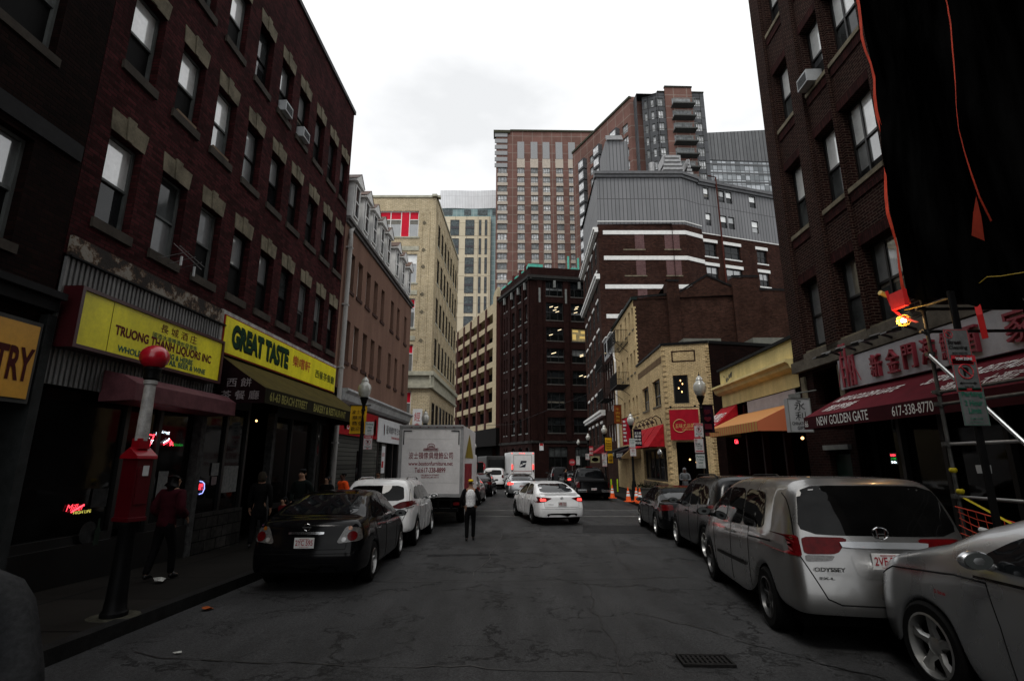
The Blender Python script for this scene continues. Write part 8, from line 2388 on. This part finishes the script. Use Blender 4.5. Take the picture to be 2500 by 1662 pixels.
ribbon('red ribbon knotted round the scaffold tube end by the work lamp', [pxX(2160, 712, 5.5), pxX(2170, 740, 5.52), pxX(2178, 758, 5.5), pxX(2200, 775, 5.5), pxX(2235, 788, 5.52)], .045, M_RIB)
o = MB().box(5.48, 5.54, 6.95, 7.22, 3.98, 4.22).build('ribbon', M_RIB, origin=(5.5, 7, 4)); tag(o, 'bunched red cloth at the corner of the net', 'cloth')
o = MB().tube([pxX(2148, 714, 5.5), pxX(2166, 722, 5.62)], .035, 12).build('pipe_end', plain('yellow_tube', (.5, .35, .1), .4, metal=.3), origin=pxX(2148, 714, 5.5)); tag(o, 'open end of a yellow-banded scaffold pipe', 'pipe')
wl = thing('work_lamp', 'lit caged work lamp hanging at the scaffold corner', 'lamp', pxX(2207, 781, 5.55))
c = pxX(2206, 782, 5.55)
MB().ball(c, .038, 14, 10).build('bulb', glow('work_bulb', (1, .55, .18), 14), wl, smooth=True)
m = MB()
for k in range(4):
    a = k * math.pi / 4
    m.tube([c + Vector((.085 * math.cos(q) * math.cos(a), .085 * math.cos(q) * math.sin(a), .085 * math.sin(q))) for q in [j * math.pi / 8 for j in range(17)]], .0035, 5, cap=False)
for z_, r_ in ((.0, .085), (.05, .068), (-.05, .068)): m.tube([c + Vector((r_ * math.cos(q), r_ * math.sin(q), z_)) for q in [j * math.pi / 8 for j in range(17)]], .0035, 5, cap=False)
m.build('cage', plain('yellow_cage', (.6, .38, .08), .5, var=0), wl, whole=True)
MB().tube([c + Vector((0, .0, .0)), c + Vector((.1, -.12, .01)), Vector((SX, 6.95, c.z + .05))], .012, 6).build('lamp_socket', M_BLACK, wl)
pl_ = bpy.data.lights.new('work_lamp_light', 'POINT'); pl_.energy = 8; pl_.color = (1, .6, .25); pl_.shadow_soft_size = .05
po = bpy.data.objects.new('work_lamp_light', pl_); COL.objects.link(po); po.parent = wl; po.location = c + Vector((-.1, 0, -.02)) - wl.location
o = MB().tube([pxX(2208, 757, 5.6), pxX(2270, 742, 5.55), pxX(2330, 725, 5.5), pxX(2375, 705, 5.5), pxX(2410, 676, 5.5), pxX(2445, 674, 5.5), pxX(2500, 665, 5.5)], .006, 6).build('electric_cable', plain('yellow_cable', (.35, .24, .03), .5, var=0), origin=pxX(2208, 757, 5.6)); tag(o, 'thin yellow cable slung from the work lamp to the right', 'cable')
cn_ = thing('barrier_net', 'orange plastic barrier netting tied to the scaffold', 'barrier net', (5.6, 6.2, .8))
m = MB()
for k in range(8):
    z = 1.30 - k * .075
    m.tube([(5.66 + .03 * math.sin(q + k), 6.95 - q * .24, z - .16 * math.sin(q / 13 * math.pi) - .02 * k * math.sin(q / 13 * 3.1) + .012 * math.sin(q * 3 + k)) for q in range(14)], .006 if k else .009, 5)
for k in range(26): y = 6.9 - k * .12; s0 = math.sin((6.95 - y) / .24 / 13 * math.pi); m.tube([(5.66, y, 1.30 - .16 * s0), (5.68, y - .02, .77 - .30 * s0)], .004, 4)
m.build('netting', plain('orange_plastic', (.50, .06, .03), .5, var=.3), cn_, whole=True)
o = ribbon('yellow caution tape sagging across the orange netting', [(5.6, 6.75, 1.42), (5.58, 6.2, 1.20), (5.57, 5.7, 1.02), (5.58, 5.3, 1.0)], .05, plain('yellow_tape', (.50, .40, .02)))
m = MB()
for k in range(5): m.tube([(5.63, 6.6 - k * .16, 1.06 - .02 * k), (5.63, 6.6 - (k + 1) * .16, 1.06 - .02 * (k + 1))], .035, 10)
o = m.build('reflective_sleeve', M_SW, origin=(5.63, 6.6, 1.0)); tag(o, 'red and white banded tube behind the orange netting', 'tube')
for k in (0, 2, 4): MB().tube([(5.63, 6.6 - k * .16, 1.06 - .02 * k), (5.63, 6.6 - (k + 1) * .16, 1.06 - .02 * (k + 1))], .037, 10).build('red_band', M_SR, o)
q_ = pxX(2402, 1145, 5.9)
o = MB().lathe(q_, [(.07, -.05), (.075, 0), (.075, .05)], 12).build('banded_sleeve', M_SW, origin=q_); tag(o, 'red sleeve with white lower band on a dark post behind the rails', 'sleeve')
MB().lathe(q_ + Vector((0, 0, .05)), [(.076, 0), (.076, .09), (.06, .1)], 12).build('red_band', M_SR, o); MB().tube([(q_.x, q_.y, .1), (q_.x, q_.y, q_.z)], .05, 8).build('post', M_IRON, o)
# wire across the street
o = MB().tube([FL(18.5, .1, 5.6) if False else (-8.5, 92, 8.0), (0, 73.5, 7.0), (9, 60, 9.6)], .03, 5).build('overhead_cable', M_IRON, origin=(0, 73, 7)); tag(o, 'thin dark cable strung across the front of the dark corner building', 'cable')
o = MB().tube([FL(18.46, -.9, 14.9), FL(19.0, -.95, 14.4), FL(19.6, -1.2, 14.3)], .02, 6).build('roof_stay', M_IRON, origin=FL(18.5, -1, 14.5)); tag(o, 'thin iron stay between the burgundy roof and the mansard', 'stay')
bpy.data.scenes.remove(_bench)
